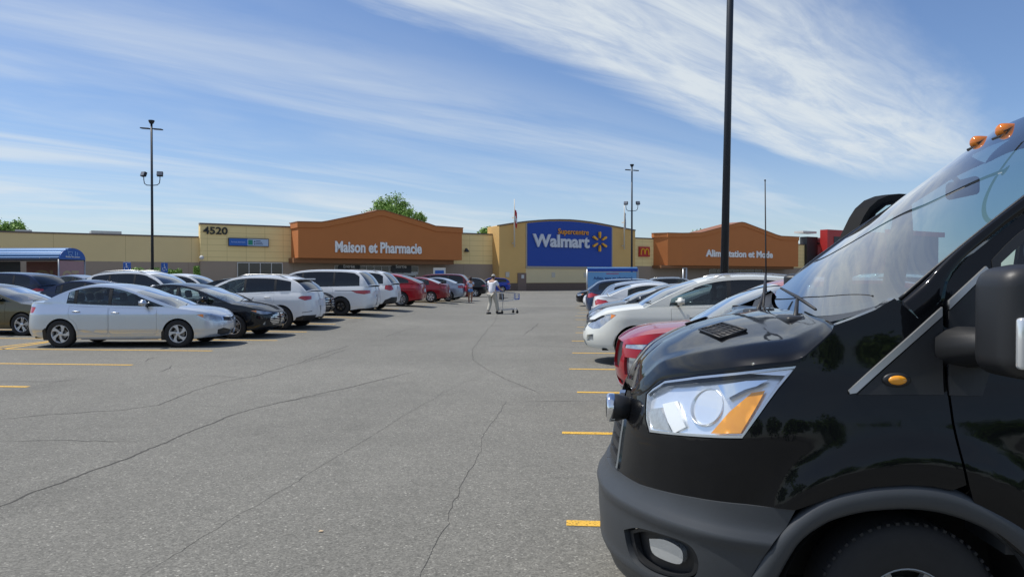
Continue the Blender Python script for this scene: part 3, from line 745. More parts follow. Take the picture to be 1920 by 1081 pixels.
# ================================================================== VEHICLE TOOLS
def pip(p, poly):
    x, y = p; c = False; j = len(poly) - 1
    for i in range(len(poly)):
        xi, yi = poly[i]; xj, yj = poly[j]
        if (yi > y) != (yj > y) and x < (xj - xi)*(y - yi)/(yj - yi) + xi: c = not c
        j = i
    return c
def resample(poly, step):
    r = []
    for i in range(len(poly)):
        a = poly[i]; b = poly[(i+1) % len(poly)]; d = math.hypot(b[0]-a[0], b[1]-a[1]); k = max(1, int(math.ceil(d/step)))
        for j in range(k): r.append((a[0]+(b[0]-a[0])*j/k, a[1]+(b[1]-a[1])*j/k))
    return r
def cdt(poly, holes, step):
    """triangulated flat region with interior points: returns pts, tris, boundary loops"""
    loops = [resample(poly, step)] + [resample(h, step) for h in holes]
    pts = []; edges = []; idx = []
    for L in loops:
        b = len(pts); pts += L; idx.append(list(range(b, b+len(L)))); edges += [(b+i, b+(i+1) % len(L)) for i in range(len(L))]
    x0 = min(p[0] for p in loops[0]); x1 = max(p[0] for p in loops[0]); y0 = min(p[1] for p in loops[0]); y1 = max(p[1] for p in loops[0])
    bd = list(pts); cell = step; grid = {}
    for p in bd: grid.setdefault((int(p[0]//cell), int(p[1]//cell)), []).append(p)
    j = 0; y = y0 + step*.5
    while y < y1:
        x = x0 + (step*.5 if j % 2 else step*.25)
        while x < x1:
            cx, cy = int(x//cell), int(y//cell)
            near = any((x-q[0])**2+(y-q[1])**2 < (step*.55)**2 for a in (-1,0,1) for b in (-1,0,1) for q in grid.get((cx+a, cy+b), ()))
            if not near and pip((x, y), loops[0]) and not any(pip((x, y), h) for h in loops[1:]): pts.append((x, y))
            x += step
        y += step*.87; j += 1
    rv, re, rf, ov, oe, of = delaunay_2d_cdt([Vector(p) for p in pts], edges, [], 0, 1e-5)
    remap = {}
    for i, o in enumerate(ov):
        for k in o: remap[k] = i
    P = [(v.x, v.y) for v in rv]; T = []
    for t in rf:
        c = (sum(P[i][0] for i in t)/3, sum(P[i][1] for i in t)/3)
        if pip(c, loops[0]) and not any(pip(c, h) for h in loops[1:]): T.append(tuple(t))
    return P, T, [[remap[i] for i in L] for L in idx]
def panel_geo(surf, poly, holes=(), off=0.0, step=0.07, thick=0.0):
    """mesh a region of a surface; thick > 0 turns its edges inwards by that much"""
    P, T, loops = cdt(poly, holes, step)
    V = [Vector(surf(u, v, off)) for u, v in P]; N = []
    e = 0.004
    for (u, v), p in zip(P, V):
        a = Vector(surf(u+e, v, off)) - p; b = Vector(surf(u, v+e, off)) - p
        q = a.cross(b)
        N.append(q.normalized() if q.length > 1e-12 else Vector((0, -1, 0)))
    # orientation: N from (u,v) frame; make triangles follow it
    F = []
    for t in T:
        g = (V[t[1]]-V[t[0]]).cross(V[t[2]]-V[t[0]])
        F.append(t if g.dot(N[t[0]]) > 0 else t[::-1])
    out_off = Vector(surf(*P[0], off + .01)) - V[0]
    if N[0].dot(out_off) < 0: F = [f[::-1] for f in F]; N = [-x for x in N]
    nrm = list(N)
    if thick > 0:
        for L in loops:
            b = len(V)
            for i in L: V.append(V[i].copy()); nrm.append(None)
            for i in L: V.append(Vector(surf(*P[i], off - thick))); nrm.append(None)
            k = len(L)
            for i in range(k):
                j = (i+1) % k; F.append((b+i, b+j, b+k+j, b+k+i))
    return V, F, nrm
def mirror_geo(g):
    V, F, N = g; b = len(V)
    V2 = [Vector((v[0], -v[1], v[2])) for v in V]; F2 = [tuple(i + b for i in f[::-1]) for f in F]
    N2 = [None if n is None else Vector((n[0], -n[1], n[2])) for n in N]
    return V + V2, F + F2, N + N2
def flip_geo(g):
    V, F, N = g
    return [Vector((v[0], -v[1], v[2])) for v in V], [f[::-1] for f in F], [None if n is None else Vector((n[0], -n[1], n[2])) for n in N]
def join_geo(*gs):
    V = []; F = []; N = []
    for v, f, n in gs:
        b = len(V); V += v; F += [tuple(i + b for i in q) for q in f]; N += n
    return V, F, N
def geo_obj(name, g, m, parent, shift=(0, 0, 0)):
    V, F, N = g; s = Vector(shift)
    o = add_mesh(name, [v + s for v in V], F, m, parent, True)
    me = o.data
    if any(n is not None for n in N):
        me.update(); fb = [Vector(v.normal) for v in me.vertices]
        me.normals_split_custom_set_from_vertices([tuple(n) if n is not None else tuple(fb[i]) for i, n in enumerate(N)])
    return o
def grid_geo(rows, out_dir=None):
    """rows of points -> quads, smooth normals left to Blender"""
    nr, nc = len(rows), len(rows[0]); V = [Vector(p) for r in rows for p in r]
    F = [(i*nc+j, i*nc+j+1, (i+1)*nc+j+1, (i+1)*nc+j) for i in range(nr-1) for j in range(nc-1)]
    g = Vector((0,0,0))
    for f in F: g += (V[f[1]]-V[f[0]]).cross(V[f[3]]-V[f[0]])
    if out_dir is not None and g.dot(Vector(out_dir)) < 0: F = [f[::-1] for f in F]
    return V, F, [None]*len(V)

class Skin:
    """vertical skin swept round a plan outline; q runs along it and equals x on the flank"""
    def __init__(s, plan, ref, insF, insS, insR):
        s.p = plan; s.a = [0.0]
        for a, b in zip(plan, plan[1:]): s.a.append(s.a[-1] + math.hypot(b[0]-a[0], b[1]-a[1]))
        k = min(range(len(plan)), key=lambda i: abs(plan[i][0]-ref)); s.o = plan[k][0] - s.a[k]
        s.q0 = s.o; s.q1 = s.a[-1] + s.o; s.F, s.S, s.R = insF, insS, insR; s.L = plan[-1][0]
    def base(s, q):
        t = min(max(q - s.o, 0), s.a[-1]); lo, hi = 0, len(s.a) - 1
        while hi - lo > 1:
            m_ = (lo+hi)//2
            if s.a[m_] <= t: lo = m_
            else: hi = m_
        k = (t - s.a[lo])/max(1e-9, s.a[hi]-s.a[lo]); a, b = s.p[lo], s.p[hi]
        return a[0]+(b[0]-a[0])*k, a[1]+(b[1]-a[1])*k
    def nrm(s, q):
        q = min(max(q, s.q0), s.q1); h = 0.03; a = s.base(max(s.q0, q-h)); b = s.base(min(s.q1, q+h)); dx, dy = b[0]-a[0], b[1]-a[1]; l_ = math.hypot(dx, dy) or 1e-9
        if q - h < s.q0: w_ = max(0.0, (q - s.q0)/h)
        elif q + h > s.q1: w_ = max(0.0, (s.q1 - q)/h)
        else: w_ = 1.0
        nx, ny = dy/l_, -dx/l_      # heading +x with y<0 outward: rotate
        nx, ny = (dy/l_, -dx/l_)
        if w_ < 1:
            ex = -1.0 if q < (s.q0+s.q1)/2 else 1.0
            nx = nx*w_ + ex*(1-w_); ny = ny*w_; l_ = math.hypot(nx, ny); nx /= l_; ny /= l_
        return nx, ny
    def __call__(s, q, z, off=0.0):
        x, y = s.base(q); nx, ny = s.nrm(q)
        f = nx*nx if nx < 0 else 0; r = nx*nx if nx > 0 else 0
        d = -(f*smooth_tab(s.F, z) + ny*ny*smooth_tab(s.S, z) + r*smooth_tab(s.R, z)) + off
        return (x + nx*d, min(0.0, y + ny*d), z)
def plan_outline(L, hw, cf, cr, nf=2.6, nr=2.8, taper=0.035, wf=None):
    P = []
    K = 60
    def hwid(x): return hw - taper*((x - L*0.52)/(L*0.5))**2
    for i in range(K + 1):
        th = pi/2*i/K; P.append((cf*(1 - cos(th)**(2/nf)), sin(th)**(2/nf)))
    n_ = 60
    for i in range(1, n_): P.append((cf + (L-cf-cr)*i/n_, 1.0))
    for i in range(K + 1):
        th = pi/2*(1 - i/K); P.append((L - cr*(1 - cos(th)**(2/nr)), sin(th)**(2/nr)))
    return [(x, -b*hwid(x)) for x, b in P]

blk_trim = mat('black_trim', (0.018, 0.018, 0.019), 0.55)
rubber = mat('tyre_rubber', (0.020, 0.020, 0.021), 0.85, noise_amt=.25, noise_scale=20)
under_m = mat('underbody_black', (0.008, 0.008, 0.008), 0.9)
alloy = mat('alloy_silver', (0.62, 0.63, 0.65), 0.28, 0.85)
alloy_w = mat('wheel_cover_silver', (0.60, 0.61, 0.62), 0.35, 0.4)
alloy_d = mat('alloy_dark', (0.03, 0.03, 0.032), 0.35, 0.6)
chrome = mat('chrome', (0.85, 0.86, 0.88), 0.08, 1.0)
plate_m = mat('licence_plate', (0.62, 0.65, 0.72), 0.4, noise_amt=.35, noise_scale=22)
lamp_clear = mat('headlamp', (0.42, 0.45, 0.48), 0.10, 0.55, coat=1.0, noise_amt=.85, noise_scale=11)
lamp_red = mat('tail_lamp', (0.42, 0.012, 0.018), 0.12, 0.0, coat=1.0, noise_amt=.3, noise_scale=18)
lamp_amber = mat('amber_lamp', (0.85, 0.25, 0.02), 0.15, coat=1.0)
gl_side = glass('window_glass', (0.50, 0.58, 0.56), 1.2)
gl_dark = glass('window_glass_dark', (0.05, 0.055, 0.06), 1.3)
gl_front = glass('windshield_glass', (0.42, 0.50, 0.48), 2.4)
cabin = mat('cabin_grey', (0.085, 0.086, 0.09), 0.8)
cabin_l = mat('cabin_light', (0.20, 0.20, 0.19), 0.8)

WHEELS = {}
def wheel_parts(R, w, style, rimmat, rk=.655):
    key = (round(R, 3), w, style, rimmat.name, rk)
    if key in WHEELS: return WHEELS[key]
    rr = R*rk
    t = MB(); t.lathe([(rr*0.97, -w*.30), (rr*0.99, -w*.47), (rr*1.06, -w*.5), (R*.82, -w*.52), (R*.93, -w*.49), (R*.985, -w*.40), (R, -w*.25), (R, w*.25), (R*.985, w*.4), (R*.93, w*.49), (rr, w*.47)], 40)
    tread = t
    for k in range(0, 60):                              # tread blocks on the shoulder
        a = 2*pi*k/60; M = Matrix.Rotation(a, 4, 'Y')
        tread.box(-R*.02, R*.02, -w*.44, -w*.28, R*.975, R*1.008, M)
    r = MB(); r.lathe([(rr, -w*.46), (rr*.96, -w*.47), (rr*.90, -w*.40), (rr*.88, -w*.1), (rr*.88, w*.4)], 40)
    kind, ns, sw = style
    for k in range(ns):
        a0 = 2*pi*k/ns
        def pt(rad, da, y): return (rad*cos(a0+da), y, rad*sin(a0+da))
        if kind == 'spoke':
            for s in ((-1, 1) if ns <= 6 else (0,)):
                d0 = .10*s; w0 = .17 if ns <= 6 else .20; w1 = .075 if ns <= 6 else 1.6/ns*.42
                v = [pt(rr*.17, d0*1.6-w0*.9, -w*.38), pt(rr*.17, d0*1.6+w0*.9, -w*.38), pt(rr*.93, d0*1.4+sw+w1, -w*.43), pt(rr*.93, d0*1.4+sw-w1, -w*.43)]
                v += [(x, y+.03, z) for x, y, z in v]
                r.raw(v, [(0,1,2,3),(4,7,6,5),(0,4,5,1),(1,5,6,2),(2,6,7,3),(3,7,4,0)])
        else:                                           # cover: broad swirled blades
            v = [pt(rr*.20, -.45, -w*.40), pt(rr*.20, .30, -w*.40), pt(rr*.60, .32+sw*.5, -w*.46), pt(rr*.95, .40+sw, -w*.44), pt(rr*.95, -.14+sw, -w*.44), pt(rr*.55, -.12+sw*.4, -w*.45)]
            v += [(x, y+.02, z) for x, y, z in v]
            r.raw(v, [(0,1,2,3,4,5),(11,10,9,8,7,6)] + [(i, i+6, (i+1)%6+6, (i+1)%6) for i in range(6)])
    r.lathe([(0.0, -w*.44), (rr*.16, -w*.44), (rr*.24, -w*.40), (rr*.24, -w*.3)], 20)
    for k in range(5):
        a = 2*pi*k/5 + .3; c = (rr*.19*1.05*cos(a), -w*.44, rr*.19*1.05*sin(a)); r.ball(c, rr*.03, 6)
    h = MB(); h.lathe([(0, -w*.10), (rr*.86, -w*.10), (rr*.87, w*.30), (0, w*.30)], 28)
    d = MB(); d.lathe([(rr*.2, -w*.16), (rr*.62, -w*.16), (rr*.62, -w*.11), (rr*.2, -w*.11)], 28)
    def mesh(b, nm, m, ang):
        o = b.build(nm, m); smooth_angle(o, ang); me = o.data; COL.objects.unlink(o); bpy.data.objects.remove(o); return me
    WHEELS[key] = (mesh(h, 'wheel', under_m, 40), mesh(t, 'tyre', rubber, 40), mesh(r, 'rim', rimmat, 30), mesh(d, 'brake_disc', mat('steel_disc', (.25,.24,.23), .4, .8), 40))
    return WHEELS[key]
def add_wheel(parent, x, y, R, w, style, rimmat, rot=0.0, steer=0.0, disc=True, rk=.655):
    mh, mt, mr_, md = wheel_parts(R, w, style, rimmat, rk)
    def ob(nm, me, par):
        o = bpy.data.objects.new(nm, me); COL.objects.link(o); o.parent = par; return o
    h = ob('wheel', mh, parent); h.location = (x, y, R); h.rotation_euler = (0, rot, (pi if y > 0 else 0) + steer)
    ob('tyre', mt, h); ob('rim', mr_, h)
    if disc: ob('brake_disc', md, h)
    return h
def seat_geo(b, x, y, z, w=.5, lean=.22, head=True):
    M = Matrix.Translation((x, y, z))
    b.rbox(-.25, .27, -w/2, w/2, -.10, .10, .05, 2, M)
    B = M @ Matrix.Translation((.24, 0, .05)) @ Matrix.Rotation(lean, 4, 'Y')
    b.rbox(-.07, .07, -w/2, w/2, 0, .56, .05, 2, B)
    if head: b.rbox(-.05, .05, -.13, .13, .60, .80, .045, 2, B)

def build_car(S):
    """S: dict with the shape of one car; nose at x=0 before the shift, near flank at y<0"""
    L, hw = S['L'], S['W']/2
    sk = Skin(plan_outline(L, hw, S.get('cf', .62), S.get('cr', .5), S.get('nf', 2.5), S.get('nr', 2.9), S.get('taper', .04)), L*.5, S['insF'], S['insS'], S['insR'])
    sh = lambda x: smooth_tab(S['shoulder'], min(max(x, 0), L))
    xf, xr = S['wx']; R = S['R']; Ra = S.get('Ra', R*1.13); zs = S['sill']; zn = S.get('zn', zs + .04)
    root = empty(S['name'], (0, 0, 0), 0, S['label'], S.get('cat', 'car'), S.get('group'))
    sx = (-L/2, 0, 0); st = S.get('step', .09)
    pm = S['paint']; lo = S.get('low', None)
    zc = R*0.99
    # outline of the flank in (q, z)
    def arch(xc):
        a0 = math.asin(max(-1, min(1, (zs - zc)/Ra))); pts = []
        for k in range(25):
            th = pi - a0 - (pi - 2*a0)*k/24; pts.append((xc + Ra*cos(th), zc + Ra*sin(th)))
        pts[0] = (pts[0][0], zs); pts[-1] = (pts[-1][0], zs); return pts
    bot = [(sk.q0, zn), (xf*.28, zn-.01)] + arch(xf) + arch(xr) + [(L - (L-xr)*.35, zs+.06), (sk.q1, zs + .08)]
    xtop = []
    n_ = 46
    for k in range(n_ + 1):
        q = sk.q1 + (sk.q0 - sk.q1)*k/n_; xtop.append((q, sh(sk.base(q)[0])))
    outline = bot + xtop
    def inset_poly(pp, d):
        cx = sum(p[0] for p in pp)/len(pp); cy = sum(p[1] for p in pp)/len(pp)
        out_ = []
        for x, y in pp:
            r = math.hypot(x-cx, y-cy) or 1e-9; out_.append((cx + (x-cx)*(1-d/r), cy + (y-cy)*(1-d/r)))
        return out_
    holes = []; features = []
    for key in ('head', 'tail', 'grille', 'intake', 'fog'):
        for pp in ([S[key]] if S.get(key) and not isinstance(S[key][0][0], (tuple, list)) else S.get(key) or []):
            pp = [(max(sk.q0 + .004 if a[0] < L/2 else a[0], min(a[0], sk.q1 - .004)), a[1]) for a in pp]
            holes.append(pp); features.append((key, pp))
    doors = []
    detail = S.get('detail', 1)
    if detail >= 1:
        for (d0, d1, zb_) in S['doors']:
            t0, t1 = d0, d1
            pts = [(d0, zb_+.05), (d0+.05, zb_)]
            if d1 > xr - Ra - .02:                      # rear door cut by the wheel arch
                a = [(x - .05, z + .04) for x, z in arch(xr) if x < xr - Ra*.45 and z > zb_ + .02]
                pts += [(min(p[0], d1) , p[1]) for p in a[:]] 
                pts += [(d1, max(p[1] for p in a) + .12)]
            else: pts += [(d1-.05, zb_), (d1, zb_+.05)]
            pts += [(d1, sh(d1) - .030)]
            pts += [(d1 + (d0-d1)*k/6, sh(d1 + (d0-d1)*k/6) - .030) for k in range(1, 6)] + [(d0, sh(d0) - .030)]
            doors.append(pts); holes.append(pts)
    body = mirror_geo(panel_geo(sk, outline, holes, 0, st, .05))
    geos = [body]
    gap = S.get('gap', .006)
    for pts in doors:
        g = panel_geo(sk, inset_poly(pts, gap), (), 0, st, .03)
        for gg in (g, flip_geo(g)): geo_obj('door', gg, pm, root, sx)
    # hood and rear deck
    gh = catmull(S['gh'], 7); xc0, xc1 = gh[0][0], gh[-1][0]
    T = [-1, -.96, -.88, -.76, -.6, -.4, -.2, 0, .2, .4, .6, .76, .88, .96, 1]
    def deck(qa, qb, n_, crown, x_lim, reverse=False):
        rows = []
        for k in range(n_ + 1):
            q = qa + (qb - qa)*k/n_; x, y, z = sk(q, sh(sk.base(q)[0]))
            c = crown * min(1, max(0, (x if not reverse else L - x))/.45)**.7
            rows.append([(x, y*t*(-1 if False else 1), z + c*(1 - abs(t)**2.2) + S.get('hoodcrease', .012)*max(0, 1-abs(abs(t)-.72)/.14)*(0 if reverse else 1)*min(1, x/.4)) for t in T])
        return grid_geo(rows, (0, 0, 1))
    qc = xc0 + .10
    hood = deck(sk.q0, qc, 22, S.get('crown', .07), xc0)
    geo_obj('hood', hood, pm, root, sx)
    if L - xc1 > .12: geos.append(deck(xc1 - .10, sk.q1, 16, S.get('crownr', .04), xc1, True))
    else: geos.append(deck(xc1 - .06, sk.q1, 6, .01, xc1, True))
    # greenhouse
    belt = [(xc0 + (xc1-xc0)*k/30, 0) for k in range(31)]
    def gy(x, z):
        yb = abs(sk(x, sh(x))[1]) - .012
        h = max(0, z - sh(x)); return -(yb - S.get('tumble', .30)*h**1.25 - .06*max(0, h-.25))
    G = lambda u, v, off=0: (u, gy(u, v) - off, v)
    side = [(x, sh(x)) for x in [xc0 + (xc1-xc0)*k/24 for k in range(25)]] + gh[::-1][1:-1]
    # window opening: offset of the greenhouse line
    m_t = S.get('m_t', .055)
    def ghz(x): return lerp_tab(gh, x)
    x0w, x1w = S['dlo']
    low_e = S.get('belt_gap', .02)
    bx = [x0w + (x1w-x0w)*k/20 for k in range(21)]
    up = []
    for i in range(1, len(gh)-1):
        tx, tz = gh[i+1][0]-gh[i-1][0], gh[i+1][1]-gh[i-1][1]; l_ = math.hypot(tx, tz)
        nx, nz = -tz/l_, tx/l_
        mm = m_t*(1.25 if abs(tz/l_) > .35 else 1.0)
        p = (gh[i][0] - nx*mm*1.0, gh[i][1] - nz*mm)
        if x0w <= p[0] <= x1w and p[1] > sh(p[0]) + low_e + .01: up.append(p)
    dl = [(x, sh(x) + low_e) for x in bx]
    if up:
        if S.get('tail_round'): up = [p for p in up if p[0] < x1w - .0]
        dlo = dl + up[::-1]
    else: dlo = dl
    geos.append(mirror_geo(panel_geo(G, side, [dlo], 0, st, .035)))
    pill = sorted(S.get('pillars', []))
    cuts = [x0w - .5] + pill + [x1w + .5]
    def clipx(poly, a, b):
        def cl(pp, x, keep_gt):
            o_ = []
            for i in range(len(pp)):
                p, q = pp[i], pp[(i+1) % len(pp)]; ip = (p[0] >= x) == keep_gt; iq = (q[0] >= x) == keep_gt
                if ip: o_.append(p)
                if ip != iq and abs(q[0]-p[0]) > 1e-9:
                    t = (x-p[0])/(q[0]-p[0]); o_.append((x, p[1]+(q[1]-p[1])*t))
            return o_
        return cl(cl(poly, a, True), b, False)
    gsm = S.get('glass', gl_side)
    for i, (a, b) in enumerate(zip(cuts, cuts[1:])):
        pw = .035
        pp = clipx(dlo, a + pw, b - pw)
        if len(pp) < 3: continue
        gg = panel_geo(G, pp, (), -.010, .14, 0)
        mm = S['glass_rear'] if (S.get('glass_rear') and i >= 1) else gsm
        for g_ in (gg, flip_geo(gg)): geo_obj('side_window', g_, mm, root, sx)
    tr = []
    for a in pill: 
        pp = clipx(dlo, a - .036, a + .036)
        if len(pp) >= 3:
            g_ = panel_geo(G, pp, (), -.006, .2, .03)
            for gg in (g_, flip_geo(g_)): geo_obj('window_pillar', gg, blk_trim, root, sx)
    # roof, windshield, back window: sheets bowed across the car
    xw1, xb0 = S['ws'], S['bw']
    Tt = [-1, -.97, -.93, -.8, -.6, -.4, -.2, 0, .2, .4, .6, .8, .93, .97, 1]
    def cross(i):
        x, z = gh[i]; a = gh[max(0, i-1)]; b = gh[min(len(gh)-1, i+1)]; tx, tz = b[0]-a[0], b[1]-a[1]; l_ = math.hypot(tx, tz); nx, nz = -tz/l_, tx/l_
        f = smooth_tab([(xc0, S.get('bowf', .16)), (xw1, .055), ((xw1+xb0)/2, .04), (xb0, .05), (xc1, S.get('bowr', .09))], x)
        e_ = min(1, max(0, (x - xc0)/.45)); nz = nz*e_ + .25*(1-e_)
        y = abs(gy(x, z)); return [(x + nx*f*(1-abs(t)**2.3), y*t, z + nz*f*(1-abs(t)**2.3)) for t in Tt]
    rows = [cross(i) for i in range(len(gh))]
    iw = max(i for i in range(len(gh)) if gh[i][0] <= xw1); ib = min(i for i in range(len(gh)) if gh[i][0] >= xb0)
    def sub(r0, r1, c0, c1): return grid_geo([r[c0:c1+1] for r in rows[r0:r1+1]], (0, 0, 1))
    nT = len(Tt)
    geos += [sub(iw, ib, 0, nT-1), sub(0, iw, 0, 1), sub(0, iw, nT-2, nT-1)]
    i_e = len(gh) - 1 - S.get('bw_end', 1)
    geos += [sub(ib, len(gh)-1, 0, 2), sub(ib, len(gh)-1, nT-3, nT-1)]
    if i_e < len(gh)-1: geos.append(sub(i_e, len(gh)-1, 2, nT-3))
    body_o = geo_obj('body', join_geo(*geos), pm, root, sx)
    geo_obj('windshield', sub(0, iw, 1, nT-2), gl_front, root, sx)
    geo_obj('rear_window', sub(ib, i_e, 2, nT-3), S.get('glass_rear', gl_front), root, sx)
    # cowl strip
    # lamps and openings
    for key, pp in features:
        mm = {'head': lamp_clear, 'tail': lamp_red, 'grille': S.get('grille_mat', blk_trim), 'intake': blk_trim, 'fog': lamp_clear}[key]
        nm = {'head': 'headlight', 'tail': 'taillight', 'grille': 'grille', 'intake': 'lower_intake', 'fog': 'fog_light'}[key]
        g = panel_geo(sk, inset_poly(pp, .004), (), -.006 if key in ('head', 'tail') else -.035, .06, .03)
        if key in ('head', 'tail', 'fog'):
            for gg in (g, flip_geo(g)): geo_obj(nm, gg, mm, root, sx)
            if key == 'head' and detail >= 1:           # amber corner of the lamp
                x1_ = max(p[0] for p in pp); pa = clipx(inset_poly(pp, .02), x1_ - S.get('amberw', .16), x1_)
                if len(pa) > 2 and S.get('amber', True):
                    ga = panel_geo(sk, pa, (), -.002, .06, .004)
                    for gg in (ga, flip_geo(ga)): geo_obj('indicator', gg, lamp_amber, root, sx)
        else:
            o = geo_obj(nm, mirror_geo(g), mm, root, sx)
            if key == 'grille' and S.get('slats'):
                za, zb_ = min(p[1] for p in pp), max(p[1] for p in pp); b = []
                for k in range(S['slats']):
                    zz_ = za + (zb_-za)*(k+.5)/S['slats']
                    band = [(x, z) for x, z in clip_z(inset_poly(pp, .015), zz_ - .012, zz_ + .012)]
                    if len(band) > 2: b.append(mirror_geo(panel_geo(sk, band, (), -.015, .1, .02)))
                if b: geo_obj('grille_bars', join_geo(*b), S.get('slatmat', chrome), o, sx)
    for nm, pp, mm, of in S.get('extra', []):            # trim pieces laid on the skin
        g = panel_geo(sk, pp, (), of, .08, .02)
        for gg in (g, flip_geo(g)): geo_obj(nm, gg, mm, root, sx)
    # underside, wheel wells, cabin
    b = MB(); yb = hw - .06
    b.box(.35 - L/2, L/2 - .30, -yb + .1, yb - .1, zs + .01, zs + .05)
    for xc in (xf, xr):
        for s in (-1, 1):
            K = 14; v = []; f = []
            for k in range(K+1):
                th = pi*k/K
                for yy in (yb + .01, yb - .33): v.append((xc - L/2 + (Ra+.012)*cos(th), s*yy, zc + (Ra+.012)*sin(th)))
            for k in range(K): f.append((2*k, 2*k+1, 2*k+3, 2*k+2))
            f.append(tuple(2*k+1 for k in range(K+1)))
            b.raw(v, f)
    b.build('underbody', under_m, root, fix=False)
    if detail >= 1:
        b = MB(); h0 = sh(L*.5)
        b.box(xc0+.25 - L/2, xc1-.1 - L/2, -yb+.1, yb-.1, zs+.05, zs+.12)
        b.rbox(xc0+.02 - L/2, xc0+.42 - L/2, -yb+.12, yb-.12, h0-.30, h0-.03, .05)
        bx_ = S.get('seat', xc0 + 1.05)
        for yy in (-.37, .37): seat_geo(b, bx_ - L/2, yy, h0-.52)
        for yy in (-.42, 0, .42): seat_geo(b, bx_ + .92 - L/2, yy, h0-.50, .42, .3)
        b.build('cabin_interior', S.get('cabin', cabin), root)
        b = MB(); c = Vector((xc0 + .50 - L/2, .37*S.get('drv', 1), h0 - .02)); M = Matrix.Translation(c) @ Matrix.Rotation(radians(62), 4, 'Y')
        b.tube([M @ Vector((.18*cos(a), .18*sin(a), 0)) for a in [2*pi*k/18 for k in range(19)]], .014, 6, False); b.build('steering_wheel', blk_trim, root)
    # wheels
    sty, rm = S.get('rim', ('spoke', 5, 0)), S.get('rimmat', alloy)
    for xc in (xf, xr):
        for s in (-1, 1): add_wheel(root, xc - L/2, s*(hw - .115), R, .215, sty, rm, rot=xc*2.1 + S.get('wrot', 0))
    # mirrors
    if detail >= 1:
        xm, zm = S.get('mirror', (x0w + .17, None)); zm = zm or sh(xm) + .10
        for s in (-1, 1):
            yy = abs(gy(xm, sh(xm)))
            b = MB(); bm_ = bmesh.new(); bmesh.ops.create_cube(bm_, size=1); bmesh.ops.scale(bm_, vec=(.15, .25, .175), verts=bm_.verts)
            for v_ in bm_.verts:
                if v_.co.x < 0: v_.co.y *= .72; v_.co.z *= .62
            bmesh.ops.bevel(bm_, geom=bm_.edges[:], offset=.042, segments=3, affect='EDGES'); bmesh.ops.translate(bm_, vec=(xm - L/2, s*(yy + .15), zm), verts=bm_.verts); b.bm(bm_)
            mo = b.build('side_mirror', S.get('mirmat', pm), root, True)
            b = MB(); b.tube([(xm - L/2 - .02, s*(yy - .02), zm - .09), (xm - L/2, s*(yy + .10), zm - .05)], .022, 6); b.build('mirror_arm', blk_trim, mo, True)
        # handles
        for (hx, hz) in S.get('handles', []):
            for s in (-1, 1):
                p = sk(hx, hz); b = MB(); b.tube([(p[0]-.09 - L/2, -s*(p[1]), hz), (p[0]-.07 - L/2, -s*(p[1]-.022), hz), (p[0]+.07 - L/2, -s*(p[1]-.022), hz+.006), (p[0]+.09 - L/2, -s*p[1], hz+.006)], [.010, .016, .016, .010], 8)
                b.build('door_handle', S.get('handmat', pm), root, True)
        # wipers
        b = MB()
        for yy in (-.45, .12):
            b.tube([(xc0 - .02 - L/2, yy*1.1 + .25, sh(xc0) + .055), (xc0 + .13 - L/2, yy - .30, sh(xc0) + .13)], .010, 5)
        b.build('wiper', blk_trim, root)
    if S.get('rails'):
        za = max(z for _, z in gh)
        for s in (-1, 1):
            pts = [(x, s*(abs(gy(x, ghz(x))) - .07), ghz(x) + (.055 if 0 < k < 6 else .0)) for k, x in enumerate([xw1 + .15 + (xb0 - xw1 - .25)*j/6 for j in range(7)])]
            b = MB(); b.tube([(x - L/2, y, z) for x, y, z in pts], .018, 6); b.build('roof_rail', S.get('railmat', mat('rail_grey', (.35,.36,.37), .3, .8)), root, True)
    if S.get('spoiler'):
        x, z = S['spoiler']; yy = abs(gy(x, ghz(x))) - .06
        b = MB(); b.rbox(x - .10 - L/2, x + .16 - L/2, -yy, yy, z - .02, z + .02, .015); b.build('spoiler', S.get('spoilmat', pm), root)
    # plates
    if detail >= 1:
        if S.get('plate_z'):
            z = S['plate_z']; p = sk(sk.q1, z); b = MB(); b.rbox(p[0] - L/2 - .005, p[0] - L/2 + .02, -.155, .155, z - .08, z + .08, .006); b.build('licence_plate', plate_m, root)
    return root, sk
def clip_z(pp, a, b):
    def cl(pp, z, gt):
        o_ = []
        for i in range(len(pp)):
            p, q = pp[i], pp[(i+1) % len(pp)]; ip = (p[1] >= z) == gt; iq = (q[1] >= z) == gt
            if ip: o_.append(p)
            if ip != iq and abs(q[1]-p[1]) > 1e-9:
                t = (z-p[1])/(q[1]-p[1]); o_.append((p[0]+(q[0]-p[0])*t, z))
        return o_
    return cl(cl(pp, a, True), b, False)

